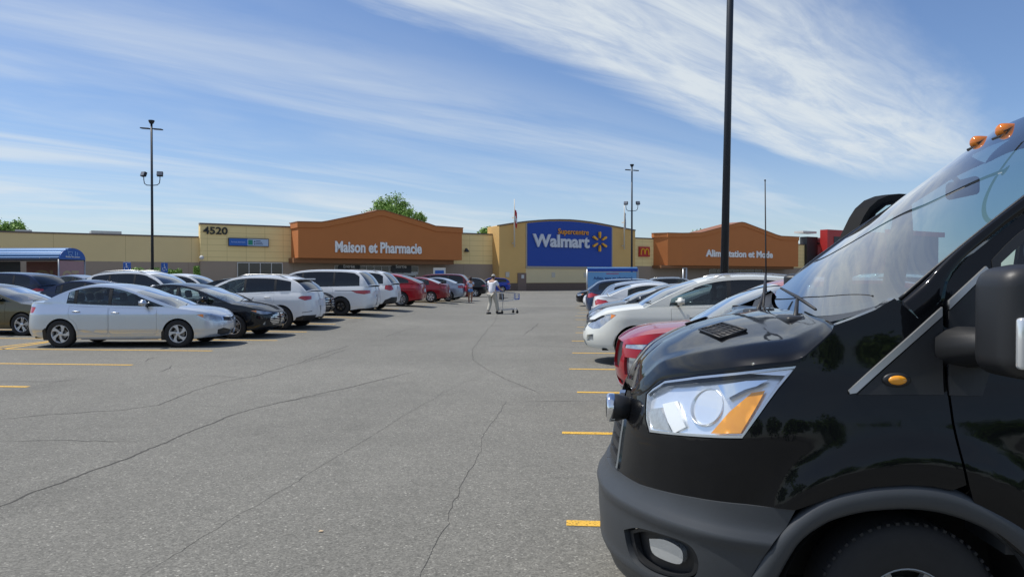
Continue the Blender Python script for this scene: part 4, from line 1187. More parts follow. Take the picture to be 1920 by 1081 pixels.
# ================================================================== CAR SHAPES
SEDAN = dict(name='sedan', L=4.55, W=1.78, R=.318, wx=(.93, 3.60), sill=.20, cf=.72, cr=.55, nf=2.7,
    insF=[(.2,.10),(.32,.02),(.48,0),(.62,.015),(.70,.06),(.78,.15)], insS=[(.2,.08),(.30,.025),(.5,.0),(.68,.0),(.80,.012),(.88,.03),(1.02,.06)],
    insR=[(.2,.14),(.34,.03),(.5,0),(.72,.02),(.9,.04),(1.04,.08)],
    shoulder=[(0,.70),(.12,.75),(.4,.82),(.8,.878),(1.25,.918),(1.6,.925),(2.6,.955),(3.4,.99),(3.9,1.025),(4.3,1.045),(4.55,1.01)],
    gh=[(.98,.90),(1.24,.995),(1.60,1.135),(1.95,1.27),(2.28,1.365),(2.65,1.415),(3.0,1.405),(3.32,1.345),(3.62,1.24),(3.88,1.12),(4.04,1.045)],
    ws=1.98, bw=3.34, dlo=(1.24, 3.50), pillars=[2.51, 3.30], m_t=.045, mirror=(1.66,None), doors=[(1.41, 2.50, .30), (2.52, 3.42, .30)], handles=[(2.35, .80), (3.24, .83)],
    head=[(-.20,.60),(.10,.595),(.30,.625),(.46,.72),(.20,.715),(-.05,.67),(-.2,.655)], tail=[(4.24,.80),(4.62,.78),(4.68,.90),(4.50,.955),(4.20,.93)],
    grille=[(-.76,.55),(-.30,.57),(-.30,.63),(-.76,.625)], intake=[(-.76,.25),(-.18,.27),(-.10,.36),(-.76,.40)], plate_z=.62)
SUV = dict(name='suv', L=4.50, W=1.84, R=.348, wx=(.92, 3.56), sill=.26, cf=.62, cr=.42, nf=2.8, nr=3.2, cat='suv',
    insF=[(.24,.12),(.38,.02),(.58,0),(.75,.02),(.86,.08),(.94,.16)], insS=[(.24,.06),(.36,.01),(.6,.0),(.84,.0),(.97,.02),(1.10,.06)],
    insR=[(.24,.14),(.42,.02),(.6,0),(.85,.02),(1.0,.05),(1.12,.09)],
    shoulder=[(0,.80),(.12,.87),(.4,.945),(.9,1.005),(1.3,1.04),(2.4,1.075),(3.6,1.12),(4.2,1.13),(4.5,1.10)],
    gh=[(1.02,1.02),(1.25,1.16),(1.55,1.34),(1.85,1.49),(2.15,1.575),(2.6,1.61),(3.2,1.60),(3.7,1.56),(4.0,1.49),(4.22,1.33),(4.40,1.12)],
    ws=1.92, bw=3.98, dlo=(1.40, 4.02), pillars=[2.42, 3.34], doors=[(1.45, 2.40, .36), (2.42, 3.36, .36)], handles=[(2.22, .93), (3.15, .96)],
    head=[(-.18,.72),(.14,.71),(.36,.76),(.50,.87),(.22,.855),(-.1,.81)], tail=[(4.02,.95),(4.40,.88),(4.62,.90),(4.62,1.0),(4.30,1.04)],
    grille=[(-.60,.56),(-.22,.58),(-.20,.76),(-.60,.77)], intake=[(-.60,.30),(-.1,.31),(-.02,.42),(-.6,.45)], plate_z=.78, rails=True, bowr=.07, glass_rear=gl_dark, tumble=.24)
HATCH = dict(SUV, name='hatchback', cat='car', L=4.05, W=1.72, R=.305, wx=(.82, 3.32), sill=.20, cf=.70, cr=.42,
    insF=[(.2,.10),(.32,.02),(.48,0),(.62,.03),(.74,.12),(.80,.2)], insS=SEDAN['insS'], insR=[(.2,.12),(.34,.02),(.6,0),(.85,.02),(1.0,.06)],
    shoulder=[(0,.68),(.12,.735),(.4,.83),(.8,.91),(1.1,.95),(2.2,.97),(3.3,1.01),(3.8,1.02),(4.05,.98)],
    gh=[(.88,.93),(1.15,1.07),(1.5,1.25),(1.85,1.39),(2.2,1.455),(2.6,1.475),(3.0,1.45),(3.4,1.39),(3.66,1.30),(3.82,1.17),(3.95,1.0)],
    ws=1.85, bw=3.52, dlo=(1.2, 3.60), pillars=[2.28, 3.1], doors=[(1.28, 2.26, .30), (2.28, 3.05, .30)], handles=[(2.1, .84)], rails=False,
    head=[(-.16,.61),(.14,.60),(.34,.66),(.52,.80),(.26,.79),(-.05,.71)], tail=[(3.68,.80),(3.98,.74),(4.14,.78),(4.12,.95),(3.88,.97)],
    grille=[(-.66,.56),(-.26,.57),(-.26,.62),(-.66,.62)], intake=[(-.66,.24),(-.12,.26),(-.06,.38),(-.66,.42)], plate_z=.70)
VAN = dict(SUV, name='minivan', cat='minivan', L=5.15, W=1.98, R=.345, wx=(1.0, 4.0), sill=.20, cf=.80, cr=.40, nr=3.4,
    shoulder=[(0,.70),(.12,.79),(.5,.91),(1.0,1.0),(1.3,1.02),(2.4,1.04),(3.4,1.06),(4.3,1.08),(4.9,1.09),(5.15,1.06)],
    gh=[(.98,.99),(1.25,1.14),(1.6,1.36),(1.95,1.55),(2.3,1.65),(2.9,1.70),(3.7,1.70),(4.3,1.67),(4.62,1.60),(4.84,1.40),(5.03,1.10)],
    ws=2.02, bw=4.62, dlo=(1.5, 4.72), pillars=[2.5, 3.72], doors=[(1.55, 2.48, .30), (2.5, 3.70, .30)], handles=[(2.3, .90), (2.7, .92)],
    head=[(-.25,.68),(.1,.67),(.35,.72),(.52,.86),(.15,.82),(-.1,.76)], tail=[(4.60,.90),(5.0,.84),(5.26,.86),(5.24,.98),(4.94,.985)],
    grille=[(-.72,.5),(-.3,.52),(-.28,.66),(-.72,.67)], plate_z=.86, rails=False)
# ================================================================== PARKED CARS
def put(root, x, y, face, dz=0.0, turn=0.0):
    """face=+1: nose towards +X (right), -1: nose towards -X"""
    root.location = (x, y, ground_z(x, y) + dz); root.rotation_euler = (0, 0, (pi if face > 0 else 0) + turn)
def row_put(root, L, nose_or_tail_x, y, face, aisle, turn=0.0):
    """aisle edge at nose_or_tail_x; aisle=+1 when the aisle lies to the right of the car"""
    put(root, nose_or_tail_x - aisle*L/2, y, face, 0, turn)
GL_ = 'cars parked left of the aisle'; GR_ = 'cars parked right of the aisle'
silver = paint('silver', (0.60, 0.65, 0.72), .80, .30); black = paint('black', (0.006, 0.007, 0.010)); white = paint('white', (0.74, 0.76, 0.78))
red = paint('red', (0.33, 0.010, 0.018)); burg = paint('burgundy', (0.12, 0.010, 0.02)); navy = paint('navy', (0.010, 0.018, 0.055)); khaki = paint('khaki', (0.115, 0.10, 0.055), .5, .3)
bsilver = paint('blue_silver', (0.26, 0.30, 0.37), .5, .3); greyp = paint('mid_grey', (0.24, 0.26, 0.28), .5, .3); royal = paint('royal_blue', (0.010, 0.035, 0.30)); dgrey = paint('dark_grey', (0.045, 0.05, 0.058), .3, .3)
def mk(base, **kw): return build_car(dict(base, **kw))
# ---- nearest silver sedan: placed by its two near wheel contacts
S1 = dict(SEDAN, label='silver four door sedan nearest on the left, nose towards the aisle', group=GL_, paint=silver, rim=('cover', 5, .35), rimmat=alloy_w, step=.06,
    insS=[(.18,.07),(.26,.035),(.36,.018),(.42,.0),(.60,.0),(.79,.004),(.84,.022),(.95,.06),(1.02,.08)],
    gh=[(.96,.90),(1.21,.99),(1.58,1.13),(1.94,1.27),(2.28,1.375),(2.65,1.43),(3.0,1.425),(3.32,1.365),(3.60,1.265),(3.86,1.14),(4.02,1.055)], gap=.005, wrot=.4,
    head=[(-.14,.60),(.06,.59),(.26,.625),(.52,.755),(.42,.775),(.15,.735),(-.10,.685)],
    grille=[(-.70,.575),(-.18,.60),(-.20,.685),(-.70,.66)], slats=0, intake=[(-.77,.27),(-.14,.25),(.02,.30),(.02,.40),(-.16,.43),(-.50,.37),(-.77,.36)],
    extra=[('chrome_bar', [(-.70,.665),(-.18,.688),(-.18,.705),(-.70,.685)], chrome, .006), ('mud_guard', [(1.235,.17),(1.33,.17),(1.31,.36),(1.25,.42)], blk_trim, .004), ('mud_guard', [(3.915,.17),(4.02,.17),(4.01,.40),(3.94,.46)], blk_trim, .004),
           ('sill_trim', [(1.40,.185),(3.15,.185),(3.15,.215),(1.40,.215)], mat('sill_silver', (.4,.41,.43), .4, .5), .006)])
c, sk1 = build_car(S1)
pf, pr = gnd(337, 650.5), gnd(117, 651.0)
d = (pf - pr); ang = atan2(d.y, d.x); mid = (pf + pr)/2
# wheel line is at local x = wx - L/2, near side of the car is local +y when turned by pi
c.rotation_euler = (0, 0, pi + ang); cxw = (S1['wx'][0] + S1['wx'][1])/2 - S1['L']/2
loc = mid - (Matrix.Rotation(pi + ang, 4, 'Z') @ Vector((cxw, (S1['W']/2 - .11), 0))); c.location = (loc.x, loc.y, 0)
CIVIC = c
# badge on the nose: small H shaped emblem in an oval ring
b = MB(); p = sk1(sk1.q0, .60); X0 = p[0] - S1['L']/2 - .012
b.tube([(X0, .042*cos(a), .60 + .034*sin(a)) for a in [2*pi*k/16 for k in range(17)]], .004, 5, False)
b.box(X0-.003, X0+.004, -.022, -.014, .58, .62); b.box(X0-.003, X0+.004, .014, .022, .58, .62); b.box(X0-.003, X0+.004, -.014, .014, .597, .604)
b.build('emblem', chrome, c)

c, _ = mk(SEDAN, label='black sedan with chrome barred grille, second on the left and facing the aisle', group=GL_, paint=black, L=4.62, step=.07, rimmat=alloy,
    grille=[(-.76,.36),(-.20,.34),(-.06,.44),(-.10,.56),(-.30,.645),(-.76,.655)], slats=7, intake=[(-.76,.22),(-.3,.22),(-.25,.28),(-.76,.29)], fog=[(.06,.34),(.16,.36),(.10,.44),(.05,.46)],
    head=[(-.22,.665),(.02,.63),(.22,.64),(.48,.735),(.30,.745),(0,.705)], shoulder=[(0,.67),(.12,.72),(.4,.80),(.8,.88),(1.25,.925),(1.6,.93),(2.6,.955),(3.4,.99),(3.9,1.02),(4.3,1.035),(4.62,.99)])
Y2 = (LEFT_Y[3] + LEFT_Y[4])/2 - .1
row_put(c, 4.62, xat(526, Y2), Y2, 1, 1)
Q3 = dict(SUV, L=4.48, gh=[(1.0,1.02),(1.25,1.17),(1.55,1.34),(1.85,1.47),(2.15,1.55),(2.6,1.585),(3.2,1.575),(3.6,1.53),(3.9,1.46),(4.12,1.32),(4.30,1.12)], dlo=(1.4,3.86), bw=3.80, pillars=[2.42, 3.36],
    tail=[(4.12,.93),(4.10,.955),(4.20,1.0),(4.62,1.0),(4.60,.90),(4.30,.865)], extra=[('black_bumper', [(3.98,.26),(4.88,.26),(4.88,.42),(4.25,.42),(4.05,.36)], blk_trim, .006), ('chrome_strip', [(4.22,.50),(4.58,.535),(4.58,.55),(4.22,.515)], blk_trim, .005)])
c, _ = mk(Q3, label='white compact suv with red tail lamps, tail to the aisle beside the black sedan', group=GL_, paint=white, step=.07, spoiler=(3.92, 1.50), spoilmat=white, tumble=.3)
Y3 = (LEFT_Y[4] + LEFT_Y[5])/2
row_put(c, 4.48, xat(601, Y3), Y3, -1, 1)
c, _ = mk(SUV, label='dark suv nose out with angular chrome grille between two white vehicles', group=GL_, paint=black, L=4.6, rails=False, grille=[(-.60,.46),(-.10,.50),(.0,.62),(-.12,.76),(-.60,.80)], slats=4,
    gh=[(1.02,1.0),(1.3,1.12),(1.6,1.28),(1.9,1.38),(2.2,1.44),(2.6,1.46),(3.2,1.45),(3.7,1.40),(4.0,1.32),(4.22,1.22),(4.44,1.1)], shoulder=[(0,.78),(.12,.84),(.4,.91),(.9,.96),(1.3,.99),(2.4,1.02),(3.6,1.07),(4.2,1.09),(4.6,1.06)])
Y4 = (LEFT_Y[5] + LEFT_Y[6])/2
row_put(c, 4.6, xat(622, Y4), Y4, 1, 1)
c, _ = mk(VAN, label='white minivan with dark side glass and red tail lamps, tail to the aisle', group=GL_, paint=white, glass=gl_dark, rimmat=alloy_d, step=.08,
    extra=[('slide_rail', [(3.78,.925),(4.62,.925),(4.62,.945),(3.78,.945)], mat('rail_dark', (.12,.12,.12), .5), .003)], tail=[(4.42,.915),(4.44,.935),(4.8,.95),(5.26,.95),(5.26,.84),(4.9,.80),(4.62,.84)])  # sliding door rail as a plain dark grey strip
Y5 = (LEFT_Y[6] + LEFT_Y[7])/2
row_put(c, 5.15, xat(707, Y5), Y5, -1, 1)
c, _ = mk(SUV, label='white tall suv with black lower bumper just behind the white minivan', group=GL_, paint=white, L=4.69, W=1.88, glass=gl_dark, R=.36, 
    gh=[(1.0,1.05),(1.25,1.20),(1.55,1.40),(1.85,1.56),(2.15,1.65),(2.6,1.69),(3.2,1.69),(3.8,1.66),(4.15,1.58),(4.38,1.38),(4.55,1.14)], bw=4.1, dlo=(1.4,4.2), pillars=[2.42,3.44],
    tail=[(4.28,.92),(4.30,1.10),(4.7,1.10),(4.78,.90),(4.5,.86)], extra=[('black_bumper', [(4.18,.30),(5.1,.30),(5.1,.58),(4.6,.58),(4.30,.46)], blk_trim, .01)], plate_z=.92)
Y6 = (LEFT_Y[7] + LEFT_Y[8])/2 + .4
row_put(c, 4.69, xat(748, Y6), Y6, -1, 1)
c, _ = mk(SUV, label='bright red crossover with sloping roof, tail to the aisle past the white suv', group=GL_, paint=red, L=4.6, R=.36, rails=False, rim=('spoke', 10, .0),
    gh=[(1.02,1.02),(1.3,1.17),(1.6,1.35),(1.9,1.49),(2.2,1.57),(2.6,1.60),(3.1,1.57),(3.6,1.47),(4.0,1.33),(4.3,1.2),(4.48,1.1)], dlo=(1.4,3.95), pillars=[2.42,3.3], bw=3.5, glass=gl_dark)
row_put(c, 4.6, xat(797, 37.2), 37.2, -1, 1)
c, _ = mk(SEDAN, label='dark red sedan with pale five spoke wheels, tail to the aisle beside the red crossover', group=GL_, paint=paint('dark_red', (.22,.010,.016)), rimmat=alloy_w, rim=('cover', 6, 0))
row_put(c, 4.55, xat(843, 43.0), 43.0, -1, 1)
c, _ = mk(SEDAN, label='blue grey sedan, tail to the aisle beyond the dark red sedan', group=GL_, paint=bsilver)
row_put(c, 4.55, xat(873, 45.8), 45.8, -1, 1)
c, _ = mk(VAN, label='burgundy minivan whose long roof shows above the blue grey sedan', group=GL_, paint=burg, glass=gl_dark)
row_put(c, 5.15, xat(884, 49.5), 49.5, -1, 1)
c, _ = mk(SUV, label='black suv with red tail lamps parked behind the standing woman', group=GL_, paint=black, rails=False, glass=gl_dark)
row_put(c, 4.5, xat(914, 63.0), 63.0, -1, 1)
c, _ = mk(SUV, label='royal blue suv parked close to the store in front of the walking man', group=GL_, paint=royal, rails=False, glass=gl_dark)
row_put(c, 4.5, xat(957, 84.0), 84.0, -1, 1, .15)
# ---- second row, nose to nose with the first
pk = gnd(45, 629); S_ = dict(SEDAN, label='khaki brown sedan cut off by the left edge, nose behind the silver sedan', group=GL_, paint=khaki, step=.07, rim=('spoke', 5, .12), wrot=.5)
c, _ = build_car(S_); c.rotation_euler = (0, 0, pi); c.location = (pk.x - (S_['L']/2 - S_['wx'][0]) , pk.y + S_['W']/2 - .11, 0)
c, _ = mk(SEDAN, label='dark blue sedan whose roof arcs above the silver sedan', group=GL_, paint=navy, L=4.7, glass=gl_dark)
row_put(c, 4.7, xat(322, 23.6), 23.6, 1, 1)
Y8 = LEFT_Y[5] + 1.6
c, _ = mk(SUV, label='white suv with grey roof rails behind the black sedan, facing right', group=GL_, paint=white, L=4.6, gh=[(x, z + .06*(z > 1.3)) for x, z in SUV['gh']], glass=gl_dark)
row_put(c, 4.6, xat(398, Y8), Y8, 1, 1)
c, _ = mk(HATCH, label='small white car behind the white suv with grey rails, below the dark store windows', group=GL_, paint=white, gh=[(x, z + .08*(z > 1.2)) for x, z in HATCH['gh']])
row_put(c, 4.05, xat(442, 32.0), 32.0, 1, 1)
c, _ = mk(VAN, label='white minivan roof showing over the white compact suv', group=GL_, paint=white, L=5.15)
row_put(c, 5.15, xat(489, 36.4) + 5.15, 36.4, -1, 1)
c, _ = mk(SEDAN, label='pale blue grey sedan left of the white suv with rails, roof only showing', group=GL_, paint=bsilver, gh=[(x, z + .10*(z > 1.2)) for x, z in SEDAN['gh']])
row_put(c, 4.55, xat(250, 33.5), 33.5, 1, 1)
c, _ = mk(SUV, label='navy blue suv below the blue roofed shelter, red tail lamp to the right', group=GL_, paint=navy, glass=gl_dark, rails=False)
row_put(c, 4.5, xat(106, 27.5), 27.5, -1, 1)
c, _ = mk(SUV, label='dark burgundy suv at the left edge beyond the navy one', group=GL_, paint=burg, glass=gl_dark, rails=False)
row_put(c, 4.5, xat(20, 30.0), 30.0, -1, 1)
c, _ = mk(HATCH, label='pale small car just right of the shelter with its windshield showing', group=GL_, paint=bsilver, gh=[(x, z + .12*(z > 1.2)) for x, z in HATCH['gh']])
row_put(c, 4.05, xat(172, 38.0) + 4.05, 38.0, -1, 1)
# ---- right row
c, _ = mk(HATCH, label='red crossover with dark mesh grille, nose out beside the black van', group=GR_, paint=paint('bright_red', (.30,.007,.014)), cat='crossover', name='crossover', L=4.04, W=1.77, R=.33, step=.05, sill=.24,
    insF=[(.2,.16),(.30,.08),(.42,.03),(.6,.0),(.8,.03),(.9,.08),(.98,.20)], shoulder=[(0,.86),(.12,.93),(.4,.985),(.8,1.02),(1.1,1.045),(2.2,1.07),(3.3,1.1),(3.8,1.1),(4.04,1.06)],
    gh=[(.98,1.03),(1.25,1.17),(1.55,1.34),(1.85,1.48),(2.15,1.555),(2.6,1.575),(3.0,1.56),(3.4,1.50),(3.66,1.40),(3.84,1.26),(3.95,1.08)], handles=[(2.1,.94)],
    head=[(-.08,.80),(.22,.80),(.50,.84),(.50,.875),(.2,.86),(-.08,.84)], grille=[(-.66,.54),(-.20,.56),(-.12,.72),(-.18,.86),(-.66,.87)], slats=0, grille_mat=mat('mesh_grille', (.012,.012,.013), .35, noise_amt=.9, noise_scale=40),
    intake=[(-.66,.36),(-.2,.36),(-.1,.42),(-.66,.46)], extra=[('skid_plate', [(-.65,.24),(.05,.27),(.05,.36),(-.65,.33)], mat('skid_silver', (.42,.44,.47), .35, .6), .012)], fog=[(-.04,.50),(.16,.52),(.16,.70),(-.04,.70)], crown=.05, mirmat=blk_trim, tail=[(3.68,.86),(3.98,.80),(4.14,.84),(4.12,1.02),(3.88,1.04)])
row_put(c, 4.04, .44, 9.15, -1, -1)
RED = c
ROG = dict(SUV, L=4.66, W=1.80, R=.352, cf=.85, nf=2.2, wx=(.95, 3.64),
    insF=[(.22,.16),(.34,.04),(.50,0),(.62,.02),(.74,.08),(.85,.18),(.92,.26)], insS=[(.24,.06),(.36,.01),(.6,.0),(.84,.0),(.97,.02),(1.12,.06)],
    shoulder=[(0,.80),(.14,.87),(.45,.965),(.9,1.03),(1.35,1.065),(2.4,1.10),(3.6,1.15),(4.2,1.17),(4.66,1.12)],
    gh=[(1.10,1.05),(1.35,1.18),(1.65,1.33),(1.95,1.46),(2.25,1.555),(2.6,1.61),(3.1,1.625),(3.6,1.60),(4.0,1.54),(4.32,1.38),(4.54,1.16)],
    ws=2.10, bw=4.1, dlo=(1.55, 4.1), pillars=[2.62, 3.5], doors=[(1.58, 2.60, .36), (2.62, 3.5, .36)], handles=[(2.42,.96),(3.3,.99)],
    head=[(-.22,.70),(.06,.65),(.24,.67),(.40,.78),(.60,.925),(.50,.945),(.2,.90),(-.1,.80)], amberw=.12,
    grille=[(-.74,.58),(-.30,.60),(-.24,.74),(-.74,.76)], slats=3, intake=[(-.74,.30),(-.2,.33),(-.25,.42),(-.74,.46)], fog=[(-.16,.42),(.10,.44),(.10,.56),(-.12,.53)])
c, _ = build_car(dict(ROG, label='pearl white suv with silver roof rails and orange corner lamp, nose out on the right', group=GR_, paint=paint('pearl', (.70,.71,.66)), step=.055, mirmat=paint('pearl', (.7,.71,.66)), railmat=mat('rail_silver', (.6,.61,.62), .25, .8),
    extra=[('hood_guard', [(-.5,.785),(.05,.83),(.30,.915),(.30,.905),(.0,.80),(-.5,.745)], blk_trim, .02)]))
row_put(c, 4.66, xat(1093, 14.55), 14.55, -1, -1)
ROGUE = c
c, _ = mk(SEDAN, label='grey car set deeper in its stall just beyond the pearl white suv', group=GR_, paint=greyp)
row_put(c, 4.55, xat(1146, 17.4), 17.4, -1, -1)
c, _ = mk(HATCH, label='dark grey small car with pale headlamp, nose out beyond the pearl white suv', group=GR_, paint=dgrey, glass=gl_side, step=.07, L=4.4, gh=[(x + .1, z - .05*(z > 1.2)) for x, z in HATCH['gh']],
    shoulder=[(0,.68),(.12,.735),(.4,.83),(.8,.91),(1.1,.95),(2.2,.97),(3.3,1.01),(3.8,1.02),(4.4,.98)], tail=[(3.98,.80),(4.28,.74),(4.44,.78),(4.42,.95),(4.18,.97)])
row_put(c, 4.4, xat(1099, 20.3), 20.3, -1, -1)
c, _ = mk(SEDAN, label='white sedan with long red tail lamp, tail towards the aisle on the right', group=GR_, paint=white, tail=[(4.05,.86),(4.62,.76),(4.70,.90),(4.50,.96),(4.15,.93)])
row_put(c, 4.55, xat(1110, 23.6), 23.6, 1, -1)
c, _ = mk(HATCH, label='pale silver hatchback between the white sedan and the blue suv', group=GR_, paint=silver)
row_put(c, 4.05, xat(1124, 26.2), 26.2, 1, -1)
c, _ = mk(SUV, label='dark blue suv with bright red tail lamp in front of the blue shelter', group=GR_, paint=paint('steel_blue', (.025,.05,.11), .3, .3), rails=False, gh=[(x, z - .07*(z > 1.3)) for x, z in SUV['gh']], tail=[(3.95,.95),(4.40,.84),(4.62,.86),(4.62,1.0),(4.30,1.04)])
row_put(c, 4.5, xat(1098, 29.5), 29.5, 1, -1)
c, _ = mk(HATCH, label='small white car peeping out beyond the dark blue suv', group=GR_, paint=white)
row_put(c, 4.05, xat(1093, 38.0), 38.0, -1, -1)
c, _ = mk(SEDAN, label='black sedan at the far end of the right row, nose out', group=GR_, paint=black)
row_put(c, 4.55, xat(1080, 43.0), 43.0, -1, -1)
c, _ = mk(SUV, label='silver suv roof seen right of the blue shelter', group=GR_, paint=greyp)
row_put(c, 4.5, xat(1203, 46), 46, 1, -1)
c, _ = mk(SEDAN, label='dark car roof and windshield just left of the black lamp post', group=GR_, paint=dgrey)
row_put(c, 4.55, xat(1236, 37), 37, -1, -1)
c, _ = mk(SUV, label='white suv roof showing between the pearl suv and the black van', group=GR_, paint=white, gh=[(x, z + .08*(z > 1.3)) for x, z in SUV['gh']])
row_put(c, 4.5, xat(1489, 24), 24, -1, -1)
# ================================================================== THE BLACK VAN
VX, VY = 0.12, 3.90                                   # nose on the ground plan; centre line
van = empty('van', (VX + 2.9, VY, 0), 0, 'tall black passenger van filling the right foreground, grey bumper and amber roof lamps', 'van')
vs = (-2.9, 0, 0)
vblack = mat('van_black', (0.003, 0.0034, 0.0045), 0.40, coat=1.0, spec=0.04)
vblack.node_tree.nodes['Principled BSDF'].inputs['Coat IOR'].default_value = 1.36
def van_noise():                                      # very slight orange-peel in the clear coat
    m = vblack; n, l = m.node_tree.nodes, m.node_tree.links; p = n['Principled BSDF']
    t = n.new('ShaderNodeTexCoord'); a = n.new('ShaderNodeTexNoise'); a.inputs['Scale'].default_value = 5; a.inputs['Detail'].default_value = 3
    l.new(t.outputs['Object'], a.inputs['Vector']); b = n.new('ShaderNodeBump'); b.inputs['Strength'].default_value = .12; b.inputs['Distance'].default_value = .01
    l.new(a.outputs[0], b.inputs['Height']); l.new(b.outputs[0], p.inputs['Coat Normal'])
    d = n.new('ShaderNodeTexNoise'); d.inputs['Scale'].default_value = 2.2; d.inputs['Detail'].default_value = 8; d.inputs['Roughness'].default_value = .7
    l.new(t.outputs['Object'], d.inputs['Vector']); r = n.new('ShaderNodeMapRange'); l.new(d.outputs[0], r.inputs[0])
    r.inputs[1].default_value = .4; r.inputs[2].default_value = .8; r.inputs[3].default_value = .02; r.inputs[4].default_value = .10
    l.new(r.outputs[0], p.inputs['Coat Roughness'])
van_noise()
plastic = mat('bumper_plastic', (0.042, 0.047, 0.053), 0.46, spec=0.5, noise_amt=.12, noise_scale=6, bump=.0)
def fine_bump(m, scale, st):
    n, l = m.node_tree.nodes, m.node_tree.links; p = n['Principled BSDF']; t = n.new('ShaderNodeTexCoord'); a = n.new('ShaderNodeTexNoise'); a.inputs['Scale'].default_value = scale; a.inputs['Detail'].default_value = 2
    l.new(t.outputs['Object'], a.inputs['Vector']); b = n.new('ShaderNodeBump'); b.inputs['Strength'].default_value = st; b.inputs['Distance'].default_value = .001
    l.new(a.outputs[0], b.inputs['Height']); l.new(b.outputs[0], p.inputs['Normal'])
fine_bump(plastic, 420, .5)
dplastic = mat('dark_plastic', (0.016, 0.017, 0.019), 0.45, spec=0.5); fine_bump(dplastic, 400, .4)
silver_trim = mat('silver_trim', (0.40, 0.41, 0.41), 0.35, .6)

vplan = catmull([(0,0),(.005,-.12),(.020,-.25),(.055,-.38),(.11,-.51),(.185,-.64),(.285,-.77),(.41,-.88),(.56,-.955),(.74,-1.0),(.95,-1.022),(1.3,-1.03),(2.0,-1.03),(3.5,-1.03),(5.3,-1.03),(5.7,-1.0),(5.86,-.85),(5.9,-.5),(5.9,0)], 14)
VF = [(.10,.10),(.22,.05),(.35,.01),(.50,.0),(.62,.02),(.68,.045),(.75,.06),(.85,.075),(.95,.095),(1.05,.125),(1.15,.165),(1.25,.22),(1.4,.30),(1.6,.45)]
VS = [(.2,.05),(.35,.015),(.55,.0),(.80,.0),(.95,.006),(1.05,.015),(1.15,.032),(1.25,.052),(1.40,.066),(1.60,.095),(1.9,.165),(2.2,.245),(2.4,.31),(2.6,.42)]
VR = [(.2,.05),(.5,0),(1.2,.02),(2.4,.12)]
vsk = Skin(vplan, 2.5, VF, VS, VR)
def vproj(p): return proj((p[0] + VX, p[1] + VY, p[2]))
def newton(surf, px, py, u, v):
    for _ in range(25):
        a = vproj(surf(u, v)); ex, ey = px - a[0], py - a[1]
        if abs(ex) + abs(ey) < .02: break
        h = 1e-3; b = vproj(surf(u+h, v)); c = vproj(surf(u, v+h))
        j11, j21, j12, j22 = (b[0]-a[0])/h, (b[1]-a[1])/h, (c[0]-a[0])/h, (c[1]-a[1])/h
        D = j11*j22 - j12*j21
        if abs(D) < 1e-6: break
        du_, dv_ = (j22*ex - j12*ey)/D, (-j21*ex + j11*ey)/D
        s = min(1, .25/max(abs(du_), abs(dv_), 1e-9)); u += du_*s; v += dv_*s
        u = max(vsk.q0 + .002, min(u, 5.5)) if surf is vsk else u
    return u, v
def S_(*pts):
    """outline given as photo pixels on the skin, or ('q', q, z) in metres"""
    r = []
    for p in pts:
        if p[0] == 'q': r.append((p[1], p[2]))
        else:
            X = (p[0] - 1084)/1400*3.3; Z = EYE - (p[1]-521)/1400*3.2
            r.append(newton(vsk, p[0], p[1], max(.1, X - VX), Z))
    return r
def vpanel(name, poly, holes, m, off=0.0, step=.05, thick=.04, parent=van, both=True, merge=True):
    g = panel_geo(vsk, poly, holes, off, step, thick)
    if not both: return geo_obj(name, g, m, parent, vs)
    if merge: return geo_obj(name, mirror_geo(g), m, parent, vs)
    o = geo_obj(name, g, m, parent, vs); geo_obj(name, flip_geo(g), m, parent, vs); return o
q0 = vsk.q0
WX, WZ, WR = 1.13, .345, .336                          # front wheel centre (local x), height, radius
def circ(r, a0, a1, n_=26, zx=1.0): return [(WX + r*cos(a0 + (a1-a0)*k/n_), WZ + .02 + r*zx*sin(a0 + (a1-a0)*k/n_)) for k in range(n_+1)]
RO, RI = .488, .408
# --- bumper
b_top = S_((1160,882),(1200,907),(1250,921),(1300,931),(1400,944),(1492,952))
OUT_ = S_((1372,1165),(1385,1130),(1402,1092),(1420,1060),(1450,1012),(1474,985),(1500,960),(1536,936),(1575,921),(1635,909),(1700,905),(1745,908),(1780,915),(1806,924),(1850,945),(1920,985),(1962,1035),(1990,1095),(2006,1160))
INN_ = S_((1412,1170),(1428,1125),(1458,1081),(1478,1045),(1500,1013),(1530,989),(1562,972),(1610,959),(1650,954),(1700,952),(1750,957),(1800,970),(1850,992),(1890,1021),(1920,1050),(1950,1105),(1964,1165))
arc_o = OUT_[:7]                                       # from the ground side up the front of the arch
b_top[-1] = (min(b_top[-1][0], OUT_[6][0] - .004), b_top[-1][1])
fog = S_((1174,992),(1200,988),(1250,1001),(1290,1016),(1308,1036),(1312,1062),(1300,1082),(1262,1084),(1215,1068),(1186,1040))
fog = catmull(fog + [fog[0]], 5)[:-1]
bump_poly = [(q0, .20), (q0 + .5, .205), (.35, .20), (arc_o[0][0] - .03, .20)] + arc_o[:-1] + b_top[::-1] + [(q0 + .16, b_top[0][1] - .005), (q0, b_top[0][1] - .01)]
def bsurf(q, z, off=0):
    return vsk(q, z, off + .020*math.exp(-((z - .585)/.035)**2) + .012*math.exp(-((z - .30)/.03)**2))
geo_obj('bumper', mirror_geo(panel_geo(bsurf, bump_poly, [fog], .012, .026, .06)), plastic, van, vs)
# crease strip along the bumper: a proud soft ledge
led = S_((1145,905),(1180,928),(1250,950),(1300,960),(1400,972),(1455,978),(1448,990),(1400,986),(1300,975),(1250,966),(1180,946),(1145,922))
